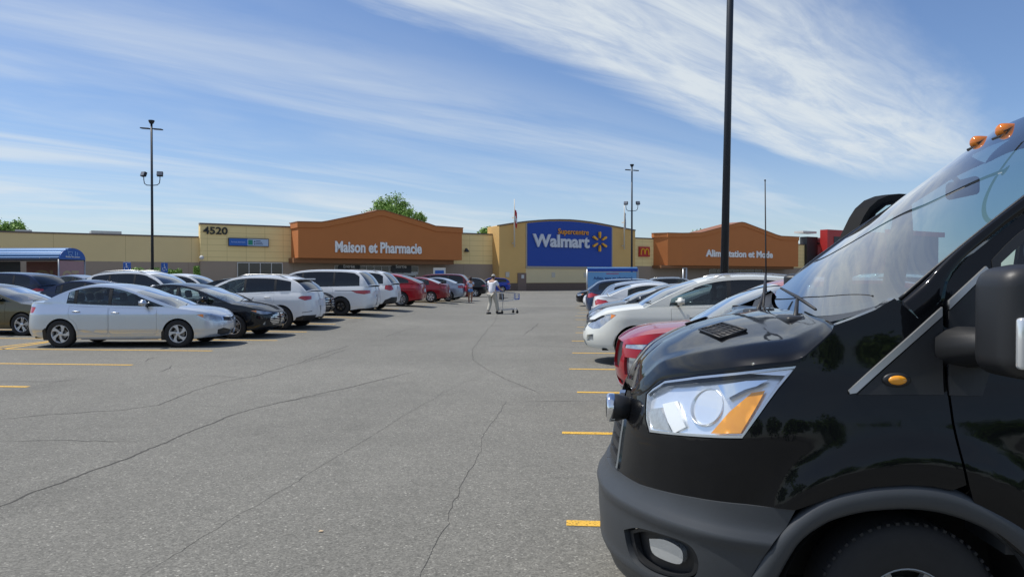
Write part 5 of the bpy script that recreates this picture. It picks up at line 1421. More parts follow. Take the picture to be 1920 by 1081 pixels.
# fog lamp pocket
def inset_q(pp, d):
    cx = sum(p[0] for p in pp)/len(pp); cy = sum(p[1] for p in pp)/len(pp)
    return [(cx + (x-cx)*(1-d), cy + (y-cy)*(1-d)) for x, y in pp]
vpanel('fog_light_pocket', inset_q(fog, .02), [], dplastic, -.045, .05, .02, merge=False)
fl = S_((1212,1010),(1240,1012),(1268,1026),(1276,1042),(1270,1058),(1240,1050),(1218,1036))
fl = catmull(fl + [fl[0]], 4)[:-1]
vpanel('fog_light', fl, [], mat('fog_lens', (.75,.78,.80), .08, .7, coat=1), -.015, .03, .03, merge=False)
rim_ = inset_q(fog, -.0)
vpanel('fog_light_bezel', inset_q(fog, .06), [inset_q(fog, .17)], dplastic, -.010, .03, .03, merge=False)
# --- arch cladding
clad = OUT_ + INN_[::-1]
OC, IC = [resamp2 for resamp2 in (catmull(OUT_, 8), catmull(INN_, 8))]
def res2(line, n_):
    a = [0]
    for p, q in zip(line, line[1:]): a.append(a[-1] + math.hypot(q[0]-p[0], q[1]-p[1]))
    o = []; i = 0
    for k in range(n_):
        t = a[-1]*k/(n_-1)
        while i < len(a)-2 and a[i+1] < t: i += 1
        f = (t-a[i])/max(1e-9, a[i+1]-a[i]); o.append((line[i][0]+(line[i+1][0]-line[i][0])*f, line[i][1]+(line[i+1][1]-line[i][1])*f))
    return o
OC, IC = res2(OC, 70), res2(IC, 70)
OUT_s = res2(catmull(OUT_, 8), 70)
rows_c = []
for o_, i_ in zip(OC, IC):
    r_ = []
    for k, of in ((0, -.02), (0, .006), (.06, .016), (.2, .027), (.45, .032), (.7, .030), (.88, .024), (1, .010), (1.0, -.06)):
        r_.append(vsk(o_[0]+(i_[0]-o_[0])*k, o_[1]+(i_[1]-o_[1])*k, of))
    rows_c.append(r_)
g = grid_geo(rows_c, (0, -1, 0)); geo_obj('wheel_arch_trim', g, plastic, van, vs); geo_obj('wheel_arch_trim', flip_geo(g), plastic, van, vs)
# --- headlight outline
HL = S_((1211,738),(1222,727),(1245,712),(1310,703),(1380,696),(1440,689),(1494,684),(1480,706),(1460,730),(1440,757),(1415,792),(1392,823),(1340,822),(1280,818),(1216,811),(1209,785))
# --- painted front corner and wing
top = S_((1183,742),(1200,741),(1216,731),(1236,713),(1262,706),(1310,700),(1380,692),(1440,685),(1496,679),(1530,652),(1560,624),(1563,610),(1600,597),(1640,581),(1677,559),(1700,577),(1722,597),(1745,580),(1765,563))
dg = S_((1766,575),(1768,615),(1768,660),(1771,700),(1777,740),(1784,790),(1795,850),(1806,905))
arc_w = OUT_[7:14][::-1]; dg[-1] = (dg[-1][0], max(dg[-1][1], OUT_[13][1] + .004))
left = S_((1160,878),(1163,850),(1170,800),(1178,760))
wing = b_top + arc_w[::-1][0:6] + dg[::-1] + top[::-1] + left[::-1]
def wsurf(q, z, off=0):                                # swage line above the arch
    r = math.hypot(q - WX, (z - WZ)*1.0); k = (r - .60)/.10; w_ = max(0, min(1, (q - .35)/.3)) * (1 - max(0, min(1, (q - 1.9)/.5)))
    ridge = .024/(1 + math.exp(min(40, max(-40, (r - .640)/.024)))) * w_ if z > .55 else 0
    return vsk(q, z, off + ridge)
def wpanel(name, poly, holes, m, off=0.0, step=.05, thick=.04, merge=True):
    g = panel_geo(wsurf, poly, holes, off, step, thick)
    if merge: return geo_obj(name, mirror_geo(g), m, van, vs)
    o = geo_obj(name, g, m, van, vs); geo_obj(name, flip_geo(g), m, van, vs); return o
HLo = [(x, z) for x, z in HL]
def grow(pp, d):
    n_ = len(pp); out_ = []; cx = sum(p[0] for p in pp)/n_; cy = sum(p[1] for p in pp)/n_
    for i in range(n_):
        a, b = pp[i-1], pp[(i+1) % n_]; tx, ty = b[0]-a[0], b[1]-a[1]; l_ = math.hypot(tx, ty) or 1; nx, ny = ty/l_, -tx/l_
        if nx*(pp[i][0]-cx) + ny*(pp[i][1]-cy) < 0: nx, ny = -nx, -ny
        out_.append((pp[i][0] + nx*d, pp[i][1] + ny*d))
    return out_
# keep the lamp opening inside the wing outline (3 mm shut line under the bonnet edge)
wpanel('wing', wing, [HL], vblack, 0, .022, .05, merge=False)
# --- headlight: clear lens over a deep chrome lined bowl
clear = glass('lamp_lens', (.97,.98,.98), 1.0)
vpanel('headlight_rim', grow(HL, -.004), [grow(HL, -.014)], mat('lamp_rim', (.55,.57,.6), .2, .8), -.004, .04, .03, merge=False)
for gsgn in (0, 1):
    pp = grow(HL, -.013)
    lens = panel_geo(vsk, pp, (), -.002, .04, 0)
    chr_m = mat('lamp_chrome', (.92,.94,.97), .22, .7)
    def strips(poly, h, depth, base, st=.03):
        za, zb_ = min(p[1] for p in poly), max(p[1] for p in poly); k = int(math.ceil((zb_-za)/h)); out_ = []
        for i in range(k):
            c_ = clip_z(poly, za + i*h, za + (i+1)*h - .0004)
            if len(c_) < 3: continue
            fs = (lambda z0: lambda q, z, off=0: vsk(q, z, off - base - depth*(z - z0)/h))(za + i*h)
            try: g_ = panel_geo(fs, c_, (), 0, st, 0)
            except Exception: continue
            out_.append((g_[0], g_[1], [None]*len(g_[0])))
        return join_geo(*out_)
    gb = strips(pp, .30, .045, .010)
    wl_ = panel_geo(vsk, pp, (), -.006, .04, .05); wl_ = (wl_[0], [f for f in wl_[1] if len(f) == 4], [None]*len(wl_[0]))
    if gsgn: lens, gb, wl_ = flip_geo(lens), flip_geo(gb), flip_geo(wl_)
    hd = geo_obj('headlight', gb, chr_m, van, vs)
    for p in hd.data.polygons: p.use_smooth = False
    geo_obj('lamp_wall', wl_, mat('lamp_wall', (.35,.37,.39), .25, .6), hd, vs)
    geo_obj('lens', lens, clear, hd, vs)
    sg = -1 if gsgn else 1
    # round reflector, seen from the front quarter
    u_, v_ = newton(vsk, 1318, 765, .35, 1.05); c = Vector(vsk(u_, v_, -.034)); nrm_ = (Vector(vsk(u_, v_, 0)) - Vector(vsk(u_, v_, -.1))).normalized()
    aim = (nrm_ + Vector((-.5, -.25, .75))).normalized(); M = Matrix.Translation(c + Vector(vs)) @ aim.to_track_quat('Z', 'Y').to_matrix().to_4x4()
    b = MB(); prof = [(.002, -.05), (.02, -.048), (.045, -.035), (.066, -.012), (.076, .008), (.080, .010), (.082, .006), (.082, -.03)]
    for_v = MB(); for_v.lathe(prof, 32, M, 'Z'); b.v, b.f = for_v.v, for_v.f
    if gsgn: b.v = [(x, -y, z) for x, y, z in b.v]
    b.build('reflector_bowl', mat('reflector', (.88,.90,.93), .18, .75), hd, True)
    # slanted bright blade and ribbed corner
    for nm, pts, mm, of, st in (('chrome_blade', ((1240,757),(1262,752),(1284,800),(1262,812),(1250,790)), mat('blade_white', (.90,.92,.94), .25, .1), -.006, .05),
                                ('ribbed_reflector', ((1217,766),(1236,764),(1256,808),(1222,803),(1216,785)), mat('ribbed', (.48,.50,.53), .3, .5, noise_amt=.5, noise_scale=60), -.008, .05),
                                ('chrome_shelf', ((1345,722),(1398,714),(1440,712),(1418,724),(1396,730),(1360,748)), mat('shelf', (.8,.84,.90), .12, 1.0), -.006, .05)):
        gg = panel_geo(vsk, S_(*pts), (), of, st, .02)
        geo_obj(nm, flip_geo(gg) if gsgn else gg, mm, hd, vs)
    am = bpy.data.materials.get('indicator_amber')
    if not am:
        am = mat('indicator_amber', (1.0,.36,.015), .22, 0, coat=1.0, noise_amt=.22, noise_scale=26)
        MATS['indicator_amber'].name = 'indicator_amber'
    gg = strips(S_((1408,737),(1434,733),(1419,760),(1388,812),(1332,812),(1366,772)), .20, .020, .003, .02)
    geo_obj('indicator', flip_geo(gg) if gsgn else gg, am, hd, vs)
# --- chrome grille surround and grille
gs = S_((1178,758),(1171,800),(1164,850),(1160,878))
zl_, zh_ = gs[-1][1], gs[0][1]
sur = [(q, z) for q, z in gs]; sur_in = [(q - .030, z) for q, z in gs][::-1]
vpanel('grille_surround', sur + sur_in, [], mat('surround_blue_chrome', (.55,.62,.70), .15, 1.0), .008, .04, .03)
gq = max(q for q, z in sur_in) 
gr_poly = [(q0, zl_ + .01)] + [(q - .002, z) for q, z in sur_in] + [(q0, zh_ - .01)]
gr_poly = [(q0, zl_)] + [(q - .034, z) for q, z in gs[::-1]] + [(q0, zh_)]
gro = vpanel('grille', gr_poly, [], under_m, -.03, .06, .02)
bars = []
for k in range(5):
    za = zl_ + (zh_ - zl_)*(k + .5)/5
    pb = clip_z([(q0, zl_)] + [(q - .036, z) for q, z in gs[::-1]] + [(q0, zh_)], za - .016, za + .016)
    if len(pb) > 2: bars.append(mirror_geo(panel_geo(vsk, pb, (), .002, .08, .025)))
geo_obj('grille_bars', join_geo(*bars), dplastic, gro, vs)
# auxiliary round lamp standing proud of the grille
b = MB(); M = Matrix.Translation((.075 + vs[0], -.26, .975)) @ Matrix.Rotation(-pi/2, 4, 'Y')
b.lathe([(.0, .052), (.05, .050), (.062, .044), (.066, .03), (.064, 0), (.05, -.05), (.0, -.075)], 24, M, 'Z'); al_ = b.build('auxiliary_lamp', dplastic, van, True)
b = MB(); b.lathe([(.050, .058), (.064, .056), (.069, .044), (.068, .020), (.064, .018)], 24, M, 'Z'); b.build('lamp_ring', chrome, al_, True)
b = MB(); b.lathe([(0, .056), (.045, .054), (.056, .046)], 20, M, 'Z'); b.build('lens', mat('aux_lens', (.6,.7,.8), .05, .6, coat=1), al_, True)

# --- bonnet: net of control points, edge taken from the shut line above the lamp
he = S_((1183,737),(1200,736),(1216,727),(1236,708),(1262,701),(1310,696),(1380,688),(1440,681),(1496,674),(1530,648),(1560,620),(1563,606))
hp = [vsk(q, z) for q, z in he]
cm = [(.165,1.07),(.19,1.15),(.235,1.21),(.30,1.265),(.36,1.30),(.45,1.345),(.56,1.382),(.66,1.405),(.76,1.420),(.83,1.430),(.90,1.437),(.93,1.440)]
rows = []
for i, (e, (mx_, mz_)) in enumerate(zip(hp, cm)):
    ex, ey, ez = e; dz_ = mz_ - ez; dx_ = mx_ - ex
    # across: edge, flank, crease, shallow valley, dome, centre
    fr = i/11.0
    row = [(ex, ey, ez)] + [(ex + dx_*a_, ey*b_, ez + dz_*c_) for a_, b_, c_ in ((.05,.965,.17),(.11,.915,.32),(.16,.87,.44),(.19,.84,.50),(.24,.80,.535),(.36,.68,.61),(.48,.55,.72),(.66,.37,.87),(.84,.18,.97))] + [(mx_, 0, mz_)]
    rows.append(row)
def hermite_grid(rows, a, b):
    R1 = [catmull(r, a) for r in rows]; cols = list(zip(*R1)); C2_ = [catmull(c, b) for c in cols]; return [list(r) for r in zip(*C2_)]
hg = hermite_grid(rows, 5, 5)
full = [r + [(x, -y, z) for x, y, z in r[:-1]][::-1] for r in hg]
# rolled edge
edge_in = [[(x + .0, y*.985, z - .045) for x, y, z in [r[0]]][0] for r in full]
full2 = [[(r[0][0], r[0][1]*.985, r[0][2]-.05)] + r + [(r[0][0], -r[0][1]*.985, r[0][2]-.05)] for r in full]
HG = grid_geo(full2, (0, 0, 1))
hood_o = geo_obj('hood', HG, vblack, van, vs)
def hood_surf(u, v, off=0):
    """u along (0..1 front to back), v across (0 edge .. 1 centre)"""
    i = min(max(u, 0), .9999)*(len(hg)-1); j = min(max(v, 0), .9999)*(len(hg[0])-1); a, b = int(i), int(j); fa, fb = i-a, j-b
    P = lambda x, y: Vector(hg[min(x, len(hg)-1)][min(y, len(hg[0])-1)])
    p = P(a, b)*(1-fa)*(1-fb) + P(a+1, b)*fa*(1-fb) + P(a, b+1)*(1-fa)*fb + P(a+1, b+1)*fa*fb
    n_ = (P(a+1, b) - P(a, b)).cross(P(a, b+1) - P(a, b)).normalized()
    if n_.z < 0: n_ = -n_
    return p + n_*off
# front lip of the bonnet closing down to the grille
lip = [[tuple(Vector(p)) for p in full[0]], [(x + .012, y, z - .05) for x, y, z in full[0]]]
geo_obj('hood_lip', grid_geo(lip, (-1, 0, 0)), vblack, hood_o, vs)
# bonnet vent: grille recessed in a raised frame
H_ = lambda *pts: [newton(hood_surf, x, y, .6, .6) for x, y in pts]
vq = H_((1312,620),(1356,608),(1400,621),(1352,636))
def vent(side):
    o = []
    g = panel_geo(hood_surf, [(vq[0][0], vq[0][1]), vq[1], vq[2], vq[3]], (), .004, .03, .012)
    return g if side < 0 else flip_geo(g)
for sg in (-1, 1):
    vo_ = geo_obj('hood_vent', vent(sg), mat('vent_black', (.006,.006,.007), .7), van, vs)
    b = MB(); c = [hood_surf(u, v, .008) for u, v in vq]
    for i in range(4): b.tube([c[i], c[(i+1) % 4]], .0055, 6)
    for k in range(1, 6): b.tube([c[0].lerp(c[1], k/6), c[3].lerp(c[2], k/6)], .0032, 5)
    for k in range(1, 4): b.tube([c[0].lerp(c[3], k/4), c[1].lerp(c[2], k/4)], .0032, 5)
    b.v = [(x + vs[0], y*(1 if sg < 0 else -1), z) for x, y, z in b.v]; b.build('vent_grid', dplastic, vo_, True)
# --- windshield net (local x, y, z); columns edge -> centre, rows bottom -> top
def at3(px, py, y): 
    p = at(px, py, VY + y); return (p.x - VX, y, p.z)
wr_ = [
 [at3(1690,562,-.905), (1.010,-.78,1.475), (.93,-.50,1.445), (.89,-.24,1.430), (.88,0,1.425)],
 [at3(1720,531,-.895), (1.085,-.78,1.585), (1.02,-.50,1.575), (.985,-.24,1.57), (.975,0,1.565)],
 [at3(1770,488,-.885), (1.20,-.76,1.70), (1.14,-.50,1.70), (1.10,-.24,1.70), (1.09,0,1.70)],
 [at3(1820,447,-.870), (1.33,-.75,1.815), (1.265,-.50,1.82), (1.225,-.24,1.822), (1.215,0,1.822)],
 [at3(1870,406,-.855), (1.46,-.74,1.925), (1.39,-.49,1.932), (1.35,-.24,1.935), (1.34,0,1.935)],
 [at3(1920,366,-.840), (1.60,-.72,2.04), (1.53,-.48,2.05), (1.485,-.24,2.055), (1.475,0,2.055)],
 [(1.84,-.815,2.09), (1.76,-.70,2.165), (1.68,-.47,2.18), (1.635,-.24,2.19), (1.62,0,2.19)],
 [(2.02,-.79,2.215), (1.95,-.68,2.285), (1.87,-.46,2.30), (1.82,-.24,2.31), (1.805,0,2.31)],
 [(2.18,-.77,2.31), (2.12,-.66,2.375), (2.06,-.45,2.40), (2.02,-.24,2.41), (2.00,0,2.412)],
]
def bez(p0, p1, p2, t): return Vector(p0)*(1-t)**2 + Vector(p1)*2*t*(1-t) + Vector(p2)*t*t
E0_ = Vector(at3(1688, 561, -.905)); E2_ = Vector((2.20, -.775, 2.325)); Em = Vector(at3(1828, 440, -.872))
E1_ = (Em - (E0_ + E2_)*.25 + Vector((0,0,0)))*2 - (E0_ + E2_)*0.0
E1_ = (Em*4 - E0_ - E2_)/2 if False else (E0_ + E2_)/2 + Vector((-.045, -.006, .035))
C0_, C2_p, C1_ = Vector((.985, 0, 1.415)), Vector((2.10, 0, 2.405)), Vector((1.50, 0, 1.925))
wg = []
for i in range(41):
    t = i/40; a_, c_ = bez(E0_, E1_, E2_, t), bez(C0_, C1_, C2_p, t); row = []
    for j in range(17):
        v_ = 1 - j/16; k = 1 - v_**2.4
        row.append((a_.x + (c_.x - a_.x)*k, a_.y*v_, a_.z + (c_.z - a_.z)*k))
    wg.append(row)
wr_ = [[wg[i][0]] for i in range(0, 41, 5)]
wf = [r + [(x, -y, z) for x, y, z in r[:-1]][::-1] for r in wg]
geo_obj('windshield', grid_geo(wf, (-1, 0, 1)), glass('van_windshield', (.30,.46,.49), 1.75, .010), van, vs)
# black frit band round the glass
def frit(rows_): return grid_geo([[tuple(Vector(p) + Vector((.010, 0, -.006))) for p in r] for r in rows_], (-1, 0, 1))
frb = join_geo(frit(wf[0:3]), frit(wf[-6:]), frit([r[0:2] for r in wf]), frit([r[-2:] for r in wf]))
geo_obj('windshield_border', frb, mat('frit_black', (.008,.008,.009), .5), van, vs)
# cowl
cw_ = [[(p[0] - .02, p[1], p[2] - .004) for p in wf[0]], [(p[0] - .16 + .03*abs(p[1]), p[1]*.98, p[2] - .055) for p in wf[0]]]
geo_obj('cowl', grid_geo(cw_, (0, 0, 1)), dplastic, van, vs)
# --- roof: from the glass top back, edges following the skin
rr = [wf[-1]]
for (x, ze, zm_, yw) in ((2.24,2.345,2.462,.765),(2.36,2.40,2.515,.76),(2.6,2.45,2.57,.76),(3.0,2.48,2.60,.76),(4.2,2.49,2.61,.76),(5.6,2.49,2.60,.75),(5.83,2.42,2.52,.73)):
    rr.append([(x, -yw*t_, ze + (zm_-ze)*(1 - abs(t_)**2.6)) for t_ in [1 - 2*k/(len(wf[0])-1) for k in range(len(wf[0]))]])
rg = hermite_grid(rr, 1, 5)
geo_obj('roof', grid_geo(rg, (0, 0, 1)), vblack, van, vs)
# --- A pillar: strip from the glass edge to the door shut line
dgu = S_((1722,597),(1745,581),(1764,561),(1771,530),(1785,508),(1809,482),(1850,449),(1919,397)) + [(1.93,2.07),(2.12,2.20),(2.28,2.28)]
pl = [vsk(q, z) for q, z in dgu]
ge = catmull([r[0] for r in wr_], 6)
def resamp(line, n_):
    P = [Vector(p) for p in line]; a = [0]
    for i in range(1, len(P)): a.append(a[-1] + (P[i]-P[i-1]).length)
    o = []
    for k in range(n_):
        t = a[-1]*k/(n_-1); i = max(j for j in range(len(a)) if a[j] <= t + 1e-9); i = min(i, len(P)-2); f = (t-a[i])/max(1e-9, a[i+1]-a[i]); o.append(P[i].lerp(P[i+1], min(1, f)))
    return o
A1, A2 = resamp(ge, 40), resamp(catmull(pl, 5), 40)
pr_ = []
for a, b in zip(A1, A2):
    m1 = a.lerp(b, .35) + Vector((-.012, -.014, .012)); m2 = a.lerp(b, .7) + Vector((-.006, -.012, .006))
    pr_.append([tuple(p) for p in catmull([a, m1, m2, b], 5)])
g = grid_geo(pr_, (-.3, -1, .3))
geo_obj('windshield_pillar', g, vblack, van, vs); geo_obj('windshield_pillar', flip_geo(g), vblack, van, vs)
b = MB(); b.tube([p + Vector((-.004 + vs[0], -.003, .002)) for p in A1], .007, 5); b.build('windshield_seal', dplastic, van, True)
# --- front door with its window
dl_ = S_((1772,577),(1773,620),(1773,660),(1776,700),(1782,740),(1789,790),(1800,850),(1811,905),(1826,962))
du_l = S_((1770,565),(1776,532),(1790,510),(1813,484),(1854,451),(1920,400)) + [(1.945,2.06),(2.13,2.19),(2.30,2.27),(2.52,2.28)]
door_poly = [(2.52, .34), (1.70, .34), (1.64, .45)] + dl_[::-1] + du_l
win = S_((1866,515),(1874,492),(1897,470),(1920,449)) + [(1.86,1.95),(2.0,2.06),(2.16,2.15),(2.30,2.17),(2.42,2.16),(2.43,1.50)]
win[0] = (win[0][0], 1.50)
geo_obj('door', panel_geo(wsurf, door_poly, [win], 0, .05, .05), vblack, van, vs)
vpanel('door_window', win, [], glass('van_side_glass', (.55,.66,.62), 1.3), -.018, .15, 0, both=False)
vpanel('door_window_frame', grow(win, .030), [grow(win, -.004)], dplastic, .004, .08, .02, both=False)
# rest of the body side, with the rear arch
RXv = WX + 3.75
side_poly = [(2.53, .34), (2.53, 2.28), (3.0, 2.45), (5.5, 2.46), (5.5, .36), (RXv + .46, .36)] + [(RXv + .44*cos(pi*k/18), .38 + .44*sin(pi*k/18)) for k in range(1, 18)] + [(RXv - .46, .36)]
sw = [(2.75,1.50),(2.75,2.15),(4.0,2.17),(4.0,1.50)]; sw2 = [(4.1,1.50),(4.1,2.17),(5.3,2.15),(5.3,1.50)]
vpanel('side_panel', side_poly, [sw, sw2], vblack, 0, .16, .04, merge=False)
for w_ in (sw, sw2): vpanel('side_window', w_, [], gl_dark, -.008, .3, 0, merge=False)
vpanel('rear_panel', [(5.5, .36), (5.5, 2.46), (vsk.q1, 2.46), (vsk.q1, .36)], [], vblack, 0, .15, .04)
vpanel('sill', [(1.62,.22),(4.5,.22),(4.5,.335),(1.62,.335)], [], plastic, .012, .15, .03, merge=False)
# silver strips and the dark triangle they frame
t1 = S_((1592,737),(1590,731),(1764,575),(1764,592),(1604,735))
vpanel('silver_strip', t1, [], silver_trim, .014, .05, .02, merge=False)
t2 = S_((1777,580),(1777,563),(1846,499),(1852,506))
vpanel('silver_strip', t2, [], silver_trim, .014, .05, .02, both=False)
t3 = S_((1606,739),(1768,739),(1766,594))
vpanel('corner_trim', t3, [], dplastic, .008, .05, .02, merge=False)
t4 = S_((1778,740),(1840,741),(1905,560),(1868,515),(1853,509),(1778,583))
vpanel('corner_trim', t4, [], dplastic, .008, .05, .02, both=False)
# side marker lamp
u_, v_ = newton(vsk, 1679, 711, 1.1, 1.2); c = Vector(vsk(u_, v_, .012)) + Vector(vs)
for sg in (1, -1):
    b = MB(); b.ball((c.x, sg*c.y, c.z), (.052, .012, .028), 18); mk_ = b.build('side_marker_base', dplastic, van, True)
    b = MB(); b.ball((c.x, sg*(c.y - .007), c.z), (.034, .012, .018), 18); b.build('side_marker', MATS['indicator_amber'], mk_, True)
# door mirror, near side; the far one sits on the opened door
def mirror_unit(M, parent):
    b = MB(); bm_ = bmesh.new(); bmesh.ops.create_cube(bm_, size=1); bmesh.ops.scale(bm_, vec=(.17, .25, .40), verts=bm_.verts)
    for v_ in bm_.verts:
        if v_.co.x < 0: v_.co.y *= .80; v_.co.z *= .86
    bmesh.ops.bevel(bm_, geom=bm_.edges[:], offset=.062, segments=5, affect='EDGES', profile=.55); bmesh.ops.transform(bm_, matrix=M, verts=bm_.verts); b.bm(bm_)
    mo = b.build('door_mirror', dplastic, parent, True)
    b = MB(); b.rbox(.082, .090, -.10, .10, -.17, .17, .003, 1, M); b.build('mirror_glass', chrome, mo)
    b = MB(); b.rbox(-.070, .006, -.140, -.108, -.145, .02, .012, 3, M); b.build('mirror_lamp', mat('mirror_lens', (.72,.74,.75), .12, .5, coat=1), mo, True)
    return mo
mc = at(1920, 604, 2.62); 
M = Matrix.Translation((mc.x - VX + vs[0] - .036, 2.62 - VY, 1.455)) @ Matrix.Rotation(radians(6), 4, 'Z')
mo = mirror_unit(M, van)
b = MB(); a0 = Vector(vsk(1.42, 1.36, 0)) + Vector(vs)
b.tube([a0 + Vector((-.16, .05, -.02)), a0 + Vector((-.02, -.06, -.015)), Vector((mc.x - VX + vs[0] - .02, 2.66 - VY, 1.33))], [.085, .070, .060], 14)
b.build('mirror_arm', dplastic, mo, True)
# passenger door standing open on the far side
hx, hy = 1.46, .985                                      # hinge line (local)
da = radians(49)
dM = Matrix.Translation((hx + vs[0], hy, 0)) @ Matrix.Rotation(da, 4, 'Z')
def dpt(q, z, off=0): return (q, off + .10*max(0, z-1.2)**1.3*-1, z)
def dsurf(q, z, off=0): p = dM @ Vector((q, .045 - .13*max(0, z-1.2)**1.3*-1*-1, z)); return (p.x - vs[0], p.y, p.z)
def D_(*pts): return [newton(dsurf, x, y, .4, 1.9) for x, y in pts]
dtop = D_((1683,366),(1660,365),(1640,368),(1620,376),(1603,391),(1592,408),(1578,437),(1560,475),(1548,505))
dp = [(0,.40),(1.12,.40),(1.12,dtop[0][1]-.25),(dtop[0][0],dtop[0][1])] + dtop[1:] + [(min(dtop[-1][0], .0), 1.5)]
dw = D_((1678,385),(1652,382),(1630,387),(1611,402),(1599,425),(1585,457),(1571,489)) 
dw = [(max(dw[0][0], .9), 1.56), (max(dw[0][0], .9), dw[0][1])] + dw[1:] + [(dw[-1][0], 1.56)]
def dgeo(poly, holes, y0, y1):
    G1 = panel_geo(lambda q, z, off=0: (q, -(y0 + off) - .13*max(0, z-1.2)**1.3, z), poly, holes, 0, .10, y0 - y1)
    G2 = panel_geo(lambda q, z, off=0: (q, -(y1 - off) - .13*max(0, z-1.2)**1.3, z), poly, holes, 0, .10, 0)
    return join_geo(G1, G2)
def dobj(name, g, m, parent=van):
    V_, F_, N_ = g; V_ = [dM @ Vector(v) for v in V_]; return geo_obj(name, (V_, F_, [None]*len(V_)), m, parent)
od = dobj('open_door', dgeo(dp, [dw], .045, -.045), mat('door_inner_black', (.010,.011,.012), .75, spec=.15))
for p in od.data.polygons: p.use_smooth = False
far_gl = glass('far_door_glass', (.75,.86,.84), .5)
dobj('door_glass', panel_geo(lambda q, z, off=0: (q, off - .13*max(0, z-1.2)**1.3, z), dw, (), 0, .2, 0), far_gl, od)
dobj('door_seal', dgeo([(q*.995+.003, z) for q, z in dp[2:]] , [], .0, -.0), dplastic, od) if False else None
fm = join_geo(panel_geo(lambda q, z, off=0: (q, -(.062 + off) - .13*max(0, z-1.2)**1.3, z), grow(dw, .010), [grow(dw, -.002)], 0, .1, .03))
dobj('door_window_frame', fm, MATS['door_inner_black'], od)
Mf = dM @ Matrix.Translation((.10, .20, 1.47)); mirror_unit(Matrix.Translation((1.36 + vs[0], 1.30, 1.545)) @ Matrix.Rotation(radians(50), 4, 'Z') @ Matrix.Diagonal((.8, .8, .45, 1)), od)
# roof marker lamps
def roof_lamp(px, py, y, s):
    p = at(px, py, VY + y); c = Vector((p.x - VX + vs[0], y, p.z))
    b = MB(); bm_ = bmesh.new(); bmesh.ops.create_uvsphere(bm_, u_segments=28, v_segments=16, radius=1)
    for v_ in bm_.verts:
        x, yy, z = v_.co; k = (1 - .62*max(0, x)**1.1)      # teardrop pointing back
        v_.co = (x*.075 if x > 0 else x*.040, yy*.036*k, max(-.35, z)*.040*k)
    bmesh.ops.scale(bm_, vec=(s, s, s), verts=bm_.verts)
    bmesh.ops.rotate(bm_, cent=(0,0,0), matrix=Matrix.Rotation(radians(-24), 3, 'Y'), verts=bm_.verts); bmesh.ops.translate(bm_, vec=c, verts=bm_.verts); b.bm(bm_)
    o = b.build('roof_marker_lamp', mat('amber_lens', (.62,.17,.004), .10, coat=1.0, noise_amt=.35, noise_scale=30), van, True)
    b = MB(); Mb = Matrix.Translation(c + Vector((0, 0, -.018*s))) @ Matrix.Rotation(radians(-24), 4, 'Y'); b.rbox(-.046*s, .080*s, -.037*s, .037*s, -.012, .004, .003, 1, Mb); b.build('lamp_base', dplastic, o)
    b = MB(); Mb = Matrix.Translation(c + Vector((.004, 0, 0.0))) @ Matrix.Rotation(radians(-24), 4, 'Y'); b.rbox(-.024*s, .05*s, -.0372*s, .0372*s, -.004, .004, .002, 1, Mb); b.build('lamp_rib', mat('rib_dark', (.05,.02,.005), .4), o)
roof_lamp(1832, 267, .34, .92); roof_lamp(1882, 245, .07, .98)
# wipers
def wiper(p0, p1, p2):
    b = MB(); b.tube([Vector(p0)+Vector(vs), Vector(p1)+Vector(vs)], [.012, .008], 7)
    a, c2 = Vector(p1), Vector(p2); b.tube([a - (c2-a)*.9 + Vector(vs), a + Vector((0,0,.006)) + Vector(vs), c2 + Vector(vs)], [.006, .009, .006], 6)
    return b.build('wiper', blk_trim, van, True)
wiper((.86,-.42,1.415), (.96,-.10,1.500), (.985,.30,1.545)); wiper((.86,.30,1.415), (.97,.60,1.52), (1.04,.86,1.62))
for y0_, y1_ in ((-.50, -.30), (.25, .40)):
    b = MB(); b.rbox(.80+vs[0], .90+vs[0], y0_, y1_, 1.38, 1.43, .015); b.build('wiper_base', dplastic, van, True)
# antenna on the far wing
a_ = at(1437, 566, VY + .95); t_ = at(1434.5, 338, VY + .95)
b = MB(); p_ = Vector((a_.x - VX + vs[0], .95, 1.38)); q_ = Vector((t_.x - VX + vs[0], .95, t_.z))
b.tube([p_, p_.lerp(q_, .5), q_], [.006, .0045, .0035], 6); b.lathe([(.028, 0), (.02, .04), (.008, .09), (.0, .1)], 14, Matrix.Translation(p_), 'Z'); b.ball(q_, .006, 8)
b.build('antenna', blk_trim, van, True)
# wheels, wells, underside
for x_ in (WX, RXv):
    for s_ in (-1, 1): add_wheel(van, x_ + vs[0], s_*(1.03 - .175), WR, .235, ('spoke', 5, .0), mat('steel_wheel', (.30,.31,.32), .4, .6), .3, 0, rk=.50)
b = MB()
for xc in (WX, RXv):
    for s_ in (-1, 1):
        v = []; f = []; K = 18
        for k in range(K+1):
            th = pi*k/K
            for yy in (.985, .62): v.append((xc + vs[0] + (RI+.075)*cos(th), s_*yy, .33 + (RI+.040)*sin(th)))
        for k in range(K): f.append((2*k, 2*k+1, 2*k+3, 2*k+2))
        f.append(tuple(2*k+1 for k in range(K+1))); b.raw(v, f)
b.box(.3 + vs[0], 5.6 + vs[0], -.60, .60, .24, .30)
b.build('underbody', under_m, van, fix=False)
